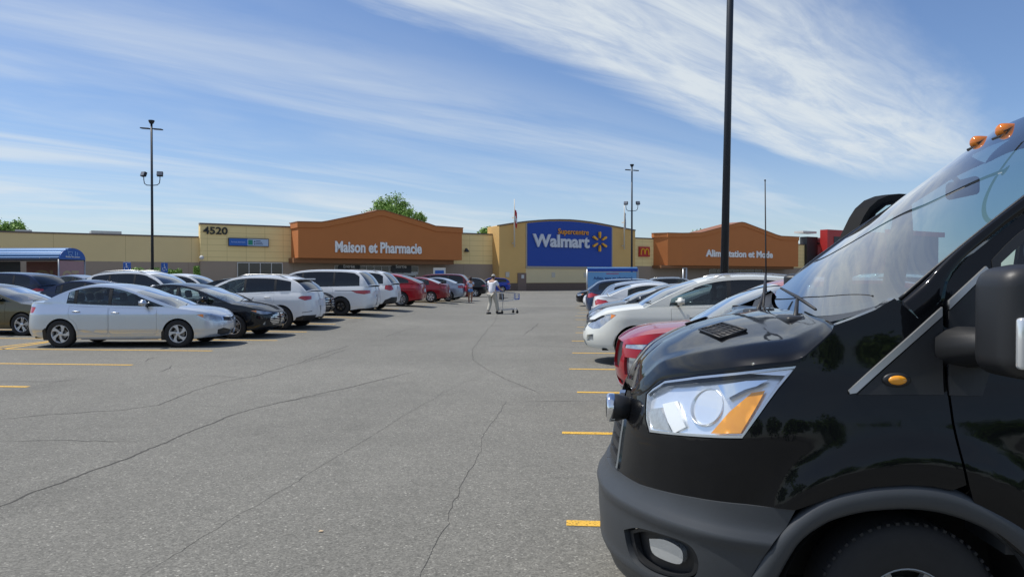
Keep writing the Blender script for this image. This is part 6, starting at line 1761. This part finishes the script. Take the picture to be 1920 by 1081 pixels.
# cabin
b = MB()
b.box(1.5 + vs[0], 5.6 + vs[0], -.92, .92, .55, .60); b.box(.9 + vs[0], 1.5 + vs[0], -.90, .90, .75, .80)
b.rbox(1.02 + vs[0], 1.50 + vs[0], -.90, .90, 1.18, 1.40, .06, 3); b.rbox(1.12 + vs[0], 1.40 + vs[0], -.70, -.20, 1.38, 1.46, .05, 3)
for yy in (-.52, .52):
    seat_geo(b, 2.12 + vs[0], yy, 1.06, .52, .16); b.box(1.9 + vs[0], 2.4 + vs[0], yy-.2, yy+.2, .6, 1.0)
for k in range(2):
    for yy in (-.6, -.1, .55): seat_geo(b, 3.2 + k*.9 + vs[0], yy, 1.02, .46, .16)
b.build('cabin_interior', mat('van_cabin', (.075,.08,.085), .75), van)
hl_ = [[(x + .05, y*.93, z - .06) for x, y, z in r] for r in rg[1:]]
geo_obj('headliner', grid_geo(hl_, (0, 0, -1)), mat('headliner', (.34,.36,.33), .9), van, vs)
b = MB(); c = Vector((1.62 + vs[0], -.50, 1.40)); M = Matrix.Translation(c) @ Matrix.Rotation(radians(52), 4, 'Y')
b.tube([M @ Vector((.19*cos(a), .19*sin(a), 0)) for a in [2*pi*k/28 for k in range(29)]], .017, 8, False); b.tube([M @ Vector((-.18, 0, 0)), M @ Vector((.18, 0, 0))], .016, 6); b.tube([M @ Vector((0, -.18, 0)), M @ Vector((0, .18, 0))], .016, 6); b.build('steering_wheel', blk_trim, van, True)
b = MB(); b.rbox(1.76 + vs[0], 1.80 + vs[0], -.14, .14, 2.0, 2.09, .02, 3); b.tube([(1.74+vs[0],0,2.10),(1.78+vs[0],0,2.06)], .012, 6); b.build('inside_mirror', blk_trim, van, True)
# ================================================================== LAMP POSTS
post_m = mat('post_dark', (0.018, 0.024, 0.034), 0.45, .2)
def lamp_post(px, Yd, top_py, base_r, label, flood_py=None, heads=True, tilt=0.0, spread=1.25, top_r=None):
    r = ray(px, 521); x = r.x/r.y*Yd; gz = ground_z(x, Yd); depth = Vector((x, Yd, 0)).dot(_F0)
    H = EYE + (521 - top_py)*depth/FPX - gz
    e = empty('lamp_post', (x, Yd, gz), 0, label, 'lamp post', 'tall parking lot lamp posts'); e.rotation_euler = (0, tilt, 0)
    b = MB(); b.lathe([(.0, 0), (.30, 0), (.30, .75), (.27, .80), (0, .80)], 20, None, 'Z'); b.build('footing', mat('concrete', (.40,.39,.36), .9, noise_amt=.2), e)
    b = MB(); b.tube([(0,0,.78), (0,0,H*.5), (0,0,H)], [base_r, base_r*.82, top_r or base_r*.55], 14); b.build('pole', post_m, e, True)
    b = MB(); b.lathe([(0, H), (.10, H), (.17, H + .14), (.17, H + .20), (0, H + .20)], 12, None, 'Z'); b.build('pole_cap', post_m, e)
    if heads:
        for s in (-1, 1):
            b = MB(); M = Matrix.Translation((0, 0, H - .30)) @ Matrix.Rotation(radians(5), 4, 'Y')
            b.rbox(min(s*.1, s*spread), max(s*.1, s*spread), -.13, .13, -.03, .035, .02, 2, M); b.build('lamp_head', post_m, e)
    if flood_py:
        hz = EYE + (521 - flood_py)*depth/FPX - gz; hz0 = hz - .66
        for s in (-1, 1):
            b = MB(); b.tube([(0,0,hz0), (s*.32,0,hz0+.02), (s*.46,0,hz0+.12), (s*.50,0,hz0+.35), (s*.50,0,hz0+.55)], .025, 8)
            br = b.build('flood_bracket', post_m, e, True)
            b = MB(); M = Matrix.Translation((s*.50, 0, hz0 + .66)) @ Matrix.Rotation(s*.35, 4, 'Z') @ Matrix.Rotation(-.35, 4, 'X') @ Matrix.Scale(.62, 4)
            b.rbox(-.27, .27, -.16, .14, -.22, .22, .03, 2, M); fl_ = b.build('floodlight', post_m, e)
            b = MB(); b.box(-.23, .23, -.175, -.162, -.18, .18, M); b.build('flood_glass', mat('flood_glass', (.25,.26,.28), .15, .3), fl_)
    return e
lamp_post(1356, 19.6, -330, .105, 'tall black lamp post close by on the right, running out of the top of view', tilt=.017, top_r=.085)
lamp_post(286, 42.0, 233, .088, 'tall dark lamp post on the left with two floodlights on curved arms', flood_py=327, top_r=.06, spread=.66)
lamp_post(1184.5, 64.0, 313, .095, 'thin dark lamp post in front of the blue store wall, two floodlights halfway up', flood_py=381, top_r=.06, spread=.58)

# ================================================================== CART SHELTERS
roof_blue = mat('corral_blue', (0.035, 0.13, 0.30), .35, .2); steel = mat('galvanised', (.42,.44,.46), .4, .7)
def vault_shelter(x1, y0, w_, length, h0, h1, label):
    """arched cart shelter; its open end faces +X"""
    e = empty('cart_shelter', (x1 - length/2, y0 + w_/2, ground_z(x1, y0)), 0, label, 'cart shelter'); n_ = 26
    L2 = length/2; prof = []
    for k in range(n_*2 + 1):
        t = k/(n_*2); a = pi*t; rr = 1 + (.018 if (k//2) % 2 else -.018)
        prof.append((-w_/2*cos(a)*rr, h0 + (h1-h0)*sin(a)*rr))
    v = []; f = []
    for x in (-L2, L2):
        for y, z in prof: v.append((x, y, z))
        for y, z in prof: v.append((x, y*.985, z - .03))
    N = len(prof)
    for k in range(N-1):
        f += [(k, k+1, 2*N+k+1, 2*N+k), (N+k+1, N+k, 3*N+k, 3*N+k+1)]
    add_mesh('roof', v, f, roof_blue, e)
    b = MB(); pts = [(-w_/2*cos(pi*k/24), h0 + (h1-h0)*sin(pi*k/24)) for k in range(25)]
    vv = [(L2 + .02, y, z) for y, z in pts] + [(L2 + .06, y, z) for y, z in pts]; m_ = len(pts)
    b.raw(vv, [tuple(range(m_))[::-1], tuple(range(m_, 2*m_))] + [(i, (i+1) % m_, (i+1) % m_ + m_, i + m_) for i in range(m_)])
    g_ = b.build('gable_sign', mat('corral_sign_blue', (.015,.11,.42), .4), e)
    # pictogram: shopping cart, and a line of small lettering
    b = MB(); X = L2 + .075; c = (-.25, h0 + .42*(h1-h0)); s = .30
    b.tube([(X, c[0]-s, c[1]+s*.9), (X, c[0]-s*.7, c[1]+s*.8), (X, c[0]-s*.45, c[1]), (X, c[0]+s*.5, c[1])], .02, 5); b.tube([(X, c[0]-s*.6, c[1]+s*.55), (X, c[0]+s*.75, c[1]+s*.55), (X, c[0]+s*.5, c[1]+s*.12)], .018, 5)
    b.ball((X, c[0]-s*.35, c[1]-s*.2), .035, 8); b.ball((X, c[0]+s*.4, c[1]-s*.2), .035, 8); b.tube([(X, c[0]+s*1.5, c[1]-s*.2), (X, c[0]+s*1.5, c[1]+s*.7)], .025, 5); b.tube([(X, c[0]+s*2.1, c[1]-s*.1), (X, c[0]+s*2.1, c[1]+s*.5)], .025, 5)
    b.build('cart_pictogram', mat('sign_skyblue', (.30,.50,.80), .4), g_)
    cxt = text_mesh('sign_letters', 'Retour des paniers', white_l, g_, -.62, .62, h0 + .09, h0 + .21, 0, .02, .0)
    for v_ in cxt.data.vertices:
        x, y, z = v_.co; v_.co = (L2 + .064 + .02*(y < -.01), x, z)
    for (x, y) in ((L2, -w_/2), (L2, w_/2), (-L2, -w_/2), (-L2, w_/2), (0, -w_/2), (0, w_/2)):
        b = MB(); b.tube([(x, y, 0), (x, y, h0)], .045, 8); b.build('post', steel, e, True)
    b = MB()
    for y in (-w_/2, w_/2): b.tube([(-L2, y, h0), (L2, y, h0)], .05, 8)
    b.tube([(L2, -w_/2, h0), (L2, w_/2, h0)], .04, 8); b.build('top_rail', mat('rail_navy', (.02,.03,.06), .4), e)
    b = MB()
    for y in (-w_/2, w_/2):
        for z in (.35, .75): b.tube([(-L2, y, z), (L2, y, z)], .025, 6)
    b.build('guard_rail', steel, e)
    return e
XE = at(121, 500, 41.5).x
vs1 = vault_shelter(XE, 41.0, 2.3, 12.5, 2.50, 3.18, 'cart shelter with a ribbed blue vaulted roof at the left edge')
# promotional banners hung on the shelter
def banner(name, x0, x1, y, z0, z1, m, par, txt=None, tm=None, rot=0):
    b = MB(); b.box(x0, x1, y, y + .02, z0, z1); o = b.build(name, m, par)
    if txt:
        t = text_mesh('banner_letters', txt, tm, o, x0 + (x1-x0)*.14, x0 + (x1-x0)*.86, z0 + (z1-z0)*.36, z0 + (z1-z0)*.70, 0, .01, .03)
        for v_ in t.data.vertices: v_.co = (v_.co.x, y - .004 + v_.co.y, v_.co.z)
    return o
pinkm = mat('banner_pink', (.40,.24,.25), .7, noise_amt=.15, noise_scale=1.2); pinkd = mat('banner_rose', (.20,.085,.07), .7, noise_amt=.2, noise_scale=1.2); creamt = mat('banner_cream', (.46,.36,.22), .7)
banner('banner', 6.25 - 3.75, 6.25 - .08, -1.12 + 2.2, .65, 2.42, pinkd, vs1, 'OUT', mat('banner_dark_cream', (.27,.19,.10), .7))
bb_ = MB(); bb_.box(6.25 - .02, 6.25, -1.10, 1.10, .65, 2.42); ob = bb_.build('banner', pinkm, vs1)
t = text_mesh('banner_letters', 'OT', creamt, ob, -.85, .60, 1.15, 1.85, 0, .01, .04)
for v_ in t.data.vertices:
    x, y, z = v_.co; v_.co = (6.25 + .004 - y, x, z)
banner('banner', -1.2, 2.2, .95, .6, 2.42, mat('banner_charcoal', (.05,.055,.06), .7), vs1)
banner('banner', -6.0, -1.7, -1.10, .95, 2.40, mat('banner_orange', (.75,.12,.02), .6, noise_amt=.1), vs1)
# second shelter, seen from its long side
XL, XR_ = xat(1101, 60), xat(1196, 60)
e = empty('cart_shelter', ((XL+XR_)/2, 61.2, 0), 0, 'blue cart shelter with a pale blue banner in front of the store', 'cart shelter'); w2 = (XR_-XL)/2
v = []; f = []; N = 13
for k in range(N):
    a = pi*k/(N-1)*.5 + pi*.0; t = k/(N-1)
    y = -1.2 + 2.4*t; z = 2.26 + .22*sin(pi*t)
    rr = .015*(k % 2)
    v += [(-w2, y, z+rr), (w2, y, z+rr), (-w2, y, z-.03), (w2, y, z-.03)]
    if k: b_ = 4*k; f += [(b_-4, b_-3, b_+1, b_), (b_-2, b_+2, b_+3, b_-1)]
add_mesh('roof', v, f, roof_blue, e)
b = MB(); b.box(-w2, w2, -1.24, -1.21, 2.12, 2.36); b.build('valance', blue_m, e)
bo = banner('banner', -w2+.05, w2-.10, -1.22, .75, 2.08, mat('banner_sky', (.14,.34,.62), .6, noise_amt=.12, noise_scale=1.0), e)
t = text_mesh('banner_letters', 'Adieu, sacs en plastique!', mat('banner_ink', (.015,.06,.22), .5), bo, -w2+.5, w2-.45, 1.40, 1.72, 1.225, .01, .02)
b = MB(); b.box(-.5, .5, -1.235, -1.222, 1.92, 1.98); b.build('banner_red_mark', mat('banner_red', (.45,.08,.12), .6), bo)
for x in (-w2, w2):
    for y in (-1.2, 1.2):
        b = MB(); b.tube([(x, y, 0), (x, y, 2.3)], .045, 8); b.build('post', steel, e, True)

# ================================================================== SIGNS
sblue = mat('access_blue', (.012,.10,.42), .4)
def access_sign(px, py, Yd, label, edge=False):
    p = at(px, py, Yd); gz = ground_z(p.x, p.y)
    e = empty('parking_sign', (p.x, p.y, gz), (1.25 if edge else 0), label, 'parking sign')
    b = MB(); b.tube([(0, .03, 0), (0, .03, p.z - gz + .35)], .03, 6); b.build('post', steel, e)
    b = MB(); b.rbox(-.24, .24, 0, .015, p.z - gz - .30, p.z - gz + .30, .005, 1); pl_ = b.build('plate', sblue, e)
    z = p.z - gz; b = MB()
    b.ball((-.03, -.01, z + .19), (.035, .01, .035), 8); b.tube([(-.03, -.01, z + .14), (-.02, -.01, z - .02), (.08, -.01, z - .02), (.12, -.01, z - .14)], .016, 5); b.tube([(-.02, -.01, z + .06), (.07, -.01, z + .06)], .014, 5)
    b.tube([(-.05 + .105*cos(a), -.01, z - .07 + .105*sin(a)) for a in [radians(120 + 22*k) for k in range(10)]], .014, 5); b.build('wheelchair_symbol', white_l, pl_)
access_sign(238, 501, 42, 'blue wheelchair parking sign left of the left lamp post')
access_sign(308.5, 502, 43, 'blue parking sign seen almost edge on right of the left lamp post', True)
p = at(824, 510, 74); e = empty('notice_board', (p.x, p.y, 0), 0, 'white framed blue notice near the doors of the left canopy', 'sign')
b = MB(); b.rbox(-.62, .62, 0, .04, p.z - .42, p.z + .42, .01, 1); b.build('board', frame_w, e); b = MB(); b.box(-.45, .45, -.012, -.002, p.z - .18, p.z + .18); b.build('panel', sblue, e); b = MB(); b.tube([(-.5,.02,0),(-.5,.02,p.z)], .03, 6); b.build('post', steel, e); b = MB(); b.tube([(.5,.02,0),(.5,.02,p.z)], .03, 6); b.build('post', steel, e)
for px, lb in ((1284, 'pale upright post just left of the black lamp post'), ):
    p = at(px, 503, 48); e = empty('bollard_post', (p.x, p.y, 0), 0, lb, 'post')
    b = MB(); b.tube([(-.10, 0, 0), (-.10, 0, p.z)], .05, 8); b.build('tube', steel, e, True); b = MB(); b.tube([(.10, 0, 0), (.10, 0, p.z)], .05, 8); b.build('tube', steel, e, True); b = MB(); b.box(-.15, .15, -.05, .05, p.z, p.z+.04); b.build('cap', steel, e)
# cart bay rails by the doors
p = at(806, 514, 76); e = empty('cart_bay', (p.x, p.y, 0), 0, 'row of bent pale metal hoops beside the notice by the doors', 'cart rail')
for k in range(5):
    b = MB(); x = -.8 + k*.4; b.tube([(x, 0, 0), (x + .15, 0, 1.6), (x + .32, 0, 1.9), (x + .42, 0, 1.6), (x + .42, 0, .9)], .035, 6); b.build('hoop', steel, e)
# plant stand
for (x0, x1, yd, lab, seed) in ((248, 300, 52, 'dark plant stand with low green plants left of the lamp post foot', 3), (316, 338, 53, 'low shelf of green plants right of the lamp post foot', 5)):
    a, c = at(x0, 508, yd), at(x1, 508, yd); e = empty('plant_stand', ((a.x+c.x)/2, yd, 0), 0, lab, 'plant stand'); w_ = (c.x-a.x)/2
    b = MB(); b.box(-w_, w_, -.4, .4, .95, 1.02); b.box(-w_, w_, -.4, .4, 1.75, 1.82)
    for x in (-w_+.04, 0, w_-.04): b.box(x-.03, x+.03, -.4, -.34, 0, 1.75); b.box(x-.03, x+.03, .34, .4, 0, 1.75)
    b.build('shelf', blk_trim, e)
    rd = random.Random(seed); v = []; f = []
    for _ in range(900):
        x = rd.uniform(-w_, w_); hgt = .30 + .25*sin(x*2.3)**2; q = Vector((x, rd.uniform(-.35, .35), 1.82 + rd.random()**1.5*hgt)); a_ = Vector((rd.gauss(0,1), rd.gauss(0,1), rd.gauss(0,1))).normalized(); t_ = a_.cross(Vector((rd.gauss(0,1), rd.gauss(0,1), rd.gauss(0,1)))).normalized(); s = rd.uniform(.05, .10); i = len(v)
        v += [q - a_*s, q + t_*s*.5, q + a_*s, q - t_*s*.5]; f.append((i, i+1, i+2, i+3))
    add_mesh('plants', v, f, leafm, e)
def bush(px, py, depth, wpx, hpx, lab, seed):
    P = atd(px, 521, depth); s = depth/FPX; rd = random.Random(seed); e = empty('bush', (P.x, P.y, 0), 0, lab, 'bush'); H = EYE + (521-py)*s; w_ = wpx*s
    b = MB()
    for k in range(5): b.tube([(0,0,0), (rd.uniform(-.3,.3)*w_, rd.uniform(-.3,.3)*w_, H*.8)], [.03,.01], 5)
    b.build('stems', bark, e)
    v = []; f = []
    for _ in range(1500):
        z = H*rd.uniform(.1, 1); r = w_*.5*(1 - .5*(z/H)**2)*rd.uniform(.3, 1)**.5; a = rd.uniform(0, 2*pi); q = Vector((r*cos(a), r*sin(a), z + rd.uniform(-.1,.1))); a_ = Vector((rd.gauss(0,1), rd.gauss(0,1), rd.gauss(0,1))).normalized(); t_ = a_.cross(Vector((rd.gauss(0,1), rd.gauss(0,1), rd.gauss(0,1)))).normalized(); k = rd.uniform(.08, .16); i = len(v)
        v += [q - a_*k, q + t_*k*.5, q + a_*k, q - t_*k*.5]; f.append((i, i+1, i+2, i+3))
    add_mesh('leaves', v, f, leafm, e)
bush(369, 501, 62, 16, 30, 'green potted shrub at the corner of the cream wall', 31)

# ================================================================== PEOPLE
def skin_body(name, joints, edges, m, parent, sub=2):
    me = bpy.data.meshes.new(name); me.from_pydata([j[0] for j in joints], edges, []); me.materials.append(m)
    o = bpy.data.objects.new(name, me); COL.objects.link(o)
    md = o.modifiers.new('skin', 'SKIN'); md.use_smooth_shade = True
    for i, j in enumerate(joints):
        r = j[1]; sv = me.skin_vertices[0].data[i]; sv.radius = r if isinstance(r, tuple) else (r, r); sv.use_root = (i == 0)
    ms = o.modifiers.new('sub', 'SUBSURF'); ms.levels = sub; ms.render_levels = sub
    bpy.context.view_layer.update()
    dm = bpy.data.meshes.new_from_object(o.evaluated_get(bpy.context.evaluated_depsgraph_get()))
    COL.objects.unlink(o); bpy.data.objects.remove(o)
    dm.name = name; dm.materials.clear(); dm.materials.append(m)
    for p in dm.polygons: p.use_smooth = True
    o2 = bpy.data.objects.new(name, dm); COL.objects.link(o2); o2.parent = parent; return o2
def hand(b, p, d, s=1.0):
    """small curled hand: palm, four fingers, thumb, growing from wrist p along d"""
    d = Vector(d).normalized(); p = Vector(p); side = d.cross(Vector((0, 0, 1))); side = side.normalized() if side.length > .1 else Vector((1, 0, 0)); up = side.cross(d).normalized()
    b.tube([p, p + d*.04*s, p + d*.09*s], [.024*s, .036*s, .034*s], 8)
    for k in range(4):
        o = side*(-.028 + .0187*k)*s; l_ = (.062, .072, .068, .055)[k]*s; a = p + d*.085*s + o
        b.tube([a, a + d*l_*.5 - up*.008*s, a + d*l_*.75 - up*.035*s, a + d*l_*.55 - up*.055*s], [.0095*s, .009*s, .0085*s, .007*s], 6)
    t = p + d*.03*s + side*.03*s; b.tube([t, t + d*.035*s + side*.022*s, t + d*.07*s + side*.015*s - up*.02*s], [.012*s, .011*s, .009*s], 6)
skin_l = mat('skin_light', (.50,.30,.21), .55); skin_t = mat('skin_tan', (.36,.17,.10), .55)
def head(parent, c, yaw, skin_mat, hair_m, hair_kind, s=1.0):
    """head with face; yaw 0 looks towards +Y"""
    M = Matrix.Translation(c) @ Matrix.Rotation(yaw, 4, 'Z') @ Matrix.Scale(s, 4)
    b = MB(); bm_ = bmesh.new(); bmesh.ops.create_uvsphere(bm_, u_segments=20, v_segments=14, radius=1)
    for v_ in bm_.verts:
        x, y, z = v_.co; jaw = 1 - .28*max(0, -z); v_.co = (x*.076*jaw, y*.096*(1 - .10*max(0, -z)) , z*.118)
    bmesh.ops.transform(bm_, matrix=M, verts=bm_.verts); b.bm(bm_)
    b.raw([M @ Vector(p) for p in ((-.014,.088,-.02),(.014,.088,-.02),(0,.120,-.022),(0,.092,.025))], [(0,1,2),(0,2,3),(1,3,2)])
    for sx in (-1, 1): b.ball((sx*.078, 0, -.005), (.010,.018,.028), 8, M)
    h = b.build('head', skin_mat, parent, True)
    b = MB()
    for sx in (-1, 1): b.ball((sx*.030, .086, .012), (.011,.008,.007), 8, M)
    b.build('eyes', mat('eye_dark', (.02,.015,.012), .3), h, True)
    b = MB(); b.ball((0, .086, -.055), (.024,.008,.006), 8, M); b.build('mouth', mat('lip', (.30,.09,.08), .5), h, True)
    b = MB(); bm_ = bmesh.new(); bmesh.ops.create_uvsphere(bm_, u_segments=20, v_segments=14, radius=1)
    if hair_kind == 'cap':
        for v_ in bm_.verts:
            x, y, z = v_.co; v_.co = (x*.086, y*.106, max(z, .12)*.110 + .012)
        bmesh.ops.transform(bm_, matrix=M, verts=bm_.verts); b.bm(bm_)
        b.rbox(-.06, .06, .08, .16, .018, .030, .005, 1, M); b.build('cap', mat('cap_grey', (.42,.40,.36), .8), h, True)
        b = MB(); bm_ = bmesh.new(); bmesh.ops.create_uvsphere(bm_, u_segments=16, v_segments=10, radius=1)
        for v_ in bm_.verts:
            x, y, z = v_.co; v_.co = (x*.080, min(y, .1)*.100 - .006, min(z, .35)*.085)
        bmesh.ops.transform(bm_, matrix=M, verts=bm_.verts); b.bm(bm_); b.build('hair', hair_m, h, True)
    else:
        for v_ in bm_.verts:
            x, y, z = v_.co; yy = y*.112 - .018; v_.co = (x*.092, min(yy, .055), z*(.130 if z > 0 else .17) + .008)
        bmesh.ops.transform(bm_, matrix=M, verts=bm_.verts); b.bm(bm_); b.build('hair', hair_m, h, True)
    return h
# --- man walking away, pushing a cart to his right
pm_ = gnd(922, 588.5); man = empty('person', (pm_.x, pm_.y, 0), -.55, 'man in white t-shirt, pale trousers and cap pushing a shopping cart away', 'person')
# local frame: faces +Y
J = [((0,0,.95),(.135,.10)), ((0,.01,1.12),(.140,.095)), ((0,.03,1.30),(.165,.105)), ((0,.05,1.43),(.145,.085)), ((0,.07,1.52),(.052,.055)), ((0,.09,1.60),(.050,.055)),
     ((-.19,.05,1.43),(.062,.062)), ((-.25,.12,1.20),(.045,.045)), ((-.16,.34,1.08),(.032,.032)),
     ((.19,.07,1.43),(.062,.062)), ((.27,.17,1.20),(.045,.045)), ((.20,.40,1.07),(.032,.032)),
     ((-.095,-.01,.88),(.092,.092)), ((-.12,.05,.50),(.062,.065)), ((-.13,-.10,.10),(.042,.045)),
     ((.095,.02,.88),(.092,.092)), ((.12,.20,.50),(.062,.065)), ((.14,.26,.10),(.042,.045))]
E = [(0,1),(1,2),(2,3),(3,4),(4,5),(3,6),(6,7),(7,8),(3,9),(9,10),(10,11),(0,12),(12,13),(13,14),(0,15),(15,16),(16,17)]
body = skin_body('body', J, E, skin_l, man)
Jt = [((0,0,.86),(.172,.135)), ((0,.01,1.10),(.178,.130)), ((0,.03,1.30),(.192,.130)), ((0,.05,1.44),(.150,.092)), ((-.19,.05,1.42),(.085,.085)), ((-.245,.10,1.25),(.072,.072)), ((.19,.07,1.42),(.085,.085)), ((.26,.15,1.25),(.072,.072))]
skin_body('shirt', Jt, [(0,1),(1,2),(2,3),(3,4),(4,5),(3,6),(6,7)], mat('shirt_white', (.78,.78,.82), .8, noise_amt=.06, noise_scale=9), man)
Jp = [((0,0,.95),(.150,.118)), ((-.095,-.01,.86),(.112,.112)), ((-.12,.05,.50),(.085,.088)), ((-.13,-.10,.12),(.070,.078)), ((.095,.02,.86),(.112,.112)), ((.12,.20,.50),(.085,.088)), ((.14,.26,.12),(.070,.078))]
skin_body('trousers', Jp, [(0,1),(1,2),(2,3),(0,4),(4,5),(5,6)], mat('trousers_stone', (.46,.44,.38), .85, noise_amt=.1, noise_scale=7), man)
for (x, y) in ((-.13, -.08), (.14, .30)):
    b = MB(); b.rbox(x-.048, x+.048, y-.11, y+.17, 0.0, .085, .035, 3); b.build('shoe', mat('shoe_black', (.02,.02,.022), .6), man, True)
b = MB(); hand(b, (-.16,.34,1.08), (.25,.9,-.1)); b.build('hand', skin_l, man, True); b = MB(); hand(b, (.20,.40,1.07), (-.1,.9,-.1)); b.build('hand', skin_l, man, True)
head(man, Vector((0, .12, 1.655)), 0, skin_l, mat('hair_dark', (.035,.025,.02), .8), 'cap', 1.0)
# --- cart
def cart(loc, rz, label):
    e = empty('shopping_cart', loc, rz, label, 'shopping cart'); wire = mat('cart_wire', (.40,.42,.45), .3, .9)
    b = MB()                                            # +Y is the front
    top = [(-.27,0,.98),(.27,0,.98),(.22,.92,.90),(-.22,.92,.90)]; bot = [(-.22,.08,.55),(.22,.08,.55),(.17,.84,.60),(-.17,.84,.60)]
    for i in range(4):
        b.tube([top[i], top[(i+1) % 4]], .009, 6); b.tube([bot[i], bot[(i+1) % 4]], .007, 6); b.tube([top[i], bot[i]], .007, 6)
        T0, T1, B0, B1 = (Vector(q) for q in (top[i], top[(i+1) % 4], bot[i], bot[(i+1) % 4]))
        for k in range(1, 12): b.tube([T0.lerp(T1, k/12), B0.lerp(B1, k/12)], .0028, 4)
        for k in (1, 2, 3): b.tube([T0.lerp(B0, k/4), T1.lerp(B1, k/4)], .0032, 4)
    for k in range(1, 8): b.tube([Vector(bot[0]).lerp(Vector(bot[3]), k/8), Vector(bot[1]).lerp(Vector(bot[2]), k/8)], .003, 4)
    b.build('basket', wire, e)
    b = MB()
    for s in (-1, 1):
        b.tube([(s*.27,-.02,1.02), (s*.25,.05,.55), (s*.24,.02,.16), (s*.22,.80,.20), (s*.19,.86,.12)], .014, 8)
    b.tube([(-.24,.10,.24), (.24,.10,.24)], .010, 6); b.tube([(-.21,.78,.21), (.21,.78,.21)], .010, 6); b.build('frame', wire, e, True)
    b = MB(); b.tube([(-.28,-.04,1.03), (.28,-.04,1.03)], .017, 10); b.build('handle', blue_m, e, True)
    b = MB(); b.box(-.215, .215, .928, .940, .62, .67); b.box(-.215, -.15, .928, .940, .67, .90); b.box(.15, .215, .928, .940, .67, .90); b.build('front_panel', blue_m, e)
    b = MB(); b.box(-.20, .20, .12, .14, .62, .90); b.box(-.20,.20,.12,.34,.70,.715); b.build('child_seat', blk_trim, e)
    for (x, y) in ((-.23,.02), (.23,.02), (-.18,.84), (.18,.84)):
        b = MB(); M = Matrix.Translation((x, y, .065)) @ Matrix.Rotation(pi/2, 4, 'Z'); b.lathe([(0,-.016),(.060,-.016),(.065,-.008),(.065,.008),(.060,.016),(0,.016)], 16, M, 'Y'); b.box(x-.022, x-.017, y-.02, y+.02, .06, .17); b.box(x+.017, x+.022, y-.02, y+.02, .06, .17); b.build('caster', rubber, e)
cpos = Vector((pm_.x, pm_.y, 0)) + Matrix.Rotation(-.55, 3, 'Z') @ Vector((.03, .50, 0)); cart(cpos, -.95, 'empty grey wire shopping cart with a blue front edge pushed by the man')
# --- woman standing beside the cars, walking towards the store
pw = gnd(882, 567.5); wmn = empty('person', (pw.x, pw.y, 0), .25, 'woman in pale top and blue skirt standing by the parked cars', 'person')
J = [((0,0,.92),(.130,.10)), ((0,0,1.08),(.115,.085)), ((0,.0,1.24),(.135,.095)), ((0,.0,1.36),(.115,.075)), ((0,.01,1.45),(.045,.048)), ((0,.02,1.52),(.044,.048)),
     ((-.16,0,1.36),(.052,.052)), ((-.22,.02,1.12),(.038,.038)), ((-.17,.16,.96),(.028,.028)),
     ((.16,0,1.36),(.052,.052)), ((.22,.04,1.13),(.038,.038)), ((.10,.20,1.12),(.028,.028)),
     ((-.085,0,.85),(.088,.088)), ((-.09,.10,.48),(.058,.060)), ((-.08,.02,.09),(.036,.04)),
     ((.085,0,.85),(.088,.088)), ((.08,-.02,.48),(.058,.060)), ((.05,-.18,.12),(.036,.04))]
skin_body('body', J, E, skin_t, wmn)
skin_body('top', [((0,0,.98),(.140,.11)), ((0,0,1.10),(.135,.105)), ((0,.0,1.25),(.150,.11)), ((0,.0,1.36),(.125,.085)), ((-.16,0,1.35),(.070,.070)), ((-.20,.01,1.20),(.060,.060)), ((.16,0,1.35),(.070,.070)), ((.20,.02,1.20),(.060,.060))], [(0,1),(1,2),(2,3),(3,4),(4,5),(3,6),(6,7)], mat('top_pale_blue', (.50,.58,.72), .8, noise_amt=.25, noise_scale=12), wmn)
skin_body('skirt', [((0,0,1.0),(.145,.115)), ((0,.01,.86),(.185,.15)), ((0,.02,.70),(.20,.165))], [(0,1),(1,2)], mat('skirt_blue', (.10,.22,.45), .8, noise_amt=.45, noise_scale=14), wmn)
for (x, y, z) in ((-.08, .04, 0), (.05, -.16, .02)):
    b = MB(); b.rbox(x-.04, x+.04, y-.09, y+.14, z, z+.06, .028, 3); b.build('shoe', mat('sandal', (.25,.12,.08), .6), wmn, True)
b = MB(); hand(b, (-.17,.16,.96), (.2,.9,-.3), .9); b.build('hand', skin_t, wmn, True); b = MB(); hand(b, (.10,.20,1.12), (-.8,.4,0), .9); b.build('hand', skin_t, wmn, True)
head(wmn, Vector((0, .03, 1.575)), .1, skin_t, mat('hair_brown', (.04,.02,.015), .7), 'long', .98)
bag = empty('shoulder_bag', (pw.x, pw.y, 0), .25, 'red shoulder bag hanging at the left side of the woman', 'bag')
b = MB(); b.rbox(-.36, -.21, -.12, .16, .78, 1.10, .05, 3); b.build('bag_body', mat('bag_red', (.50,.04,.07), .6), bag, True)
b = MB(); b.tube([(-.28,-.08,1.08), (-.20,-.04,1.36), (-.14,0,1.425), (-.20,.06,1.34), (-.28,.12,1.08)], .012, 6); b.build('strap', MATS['bag_red'], bag, True)

# ================================================================== BEHIND THE CAMERA (seen in the reflections of the paint)
for k, (x, y, h, w_) in enumerate(((-46,-62,11,9),(-30,-70,13,10),(-12,-66,10,9),(4,-72,14,11),(21,-64,11,9),(37,-70,13,10),(54,-66,12,10))):
    rd = random.Random(k); w_ *= 1.5; bl = [(0,0,h*.62,w_*.30)] + [(w_*.32*cos(a), w_*.3*sin(a), h*rd.uniform(.35,.6), w_*.24) for a in (0,1.3,2.6,3.9,5.2)]
    tree((x, y, 0), h, bl, .8, 1500, 'broad leafy tree in the line behind the photographer', (), 60+k, 'trees behind the lot')
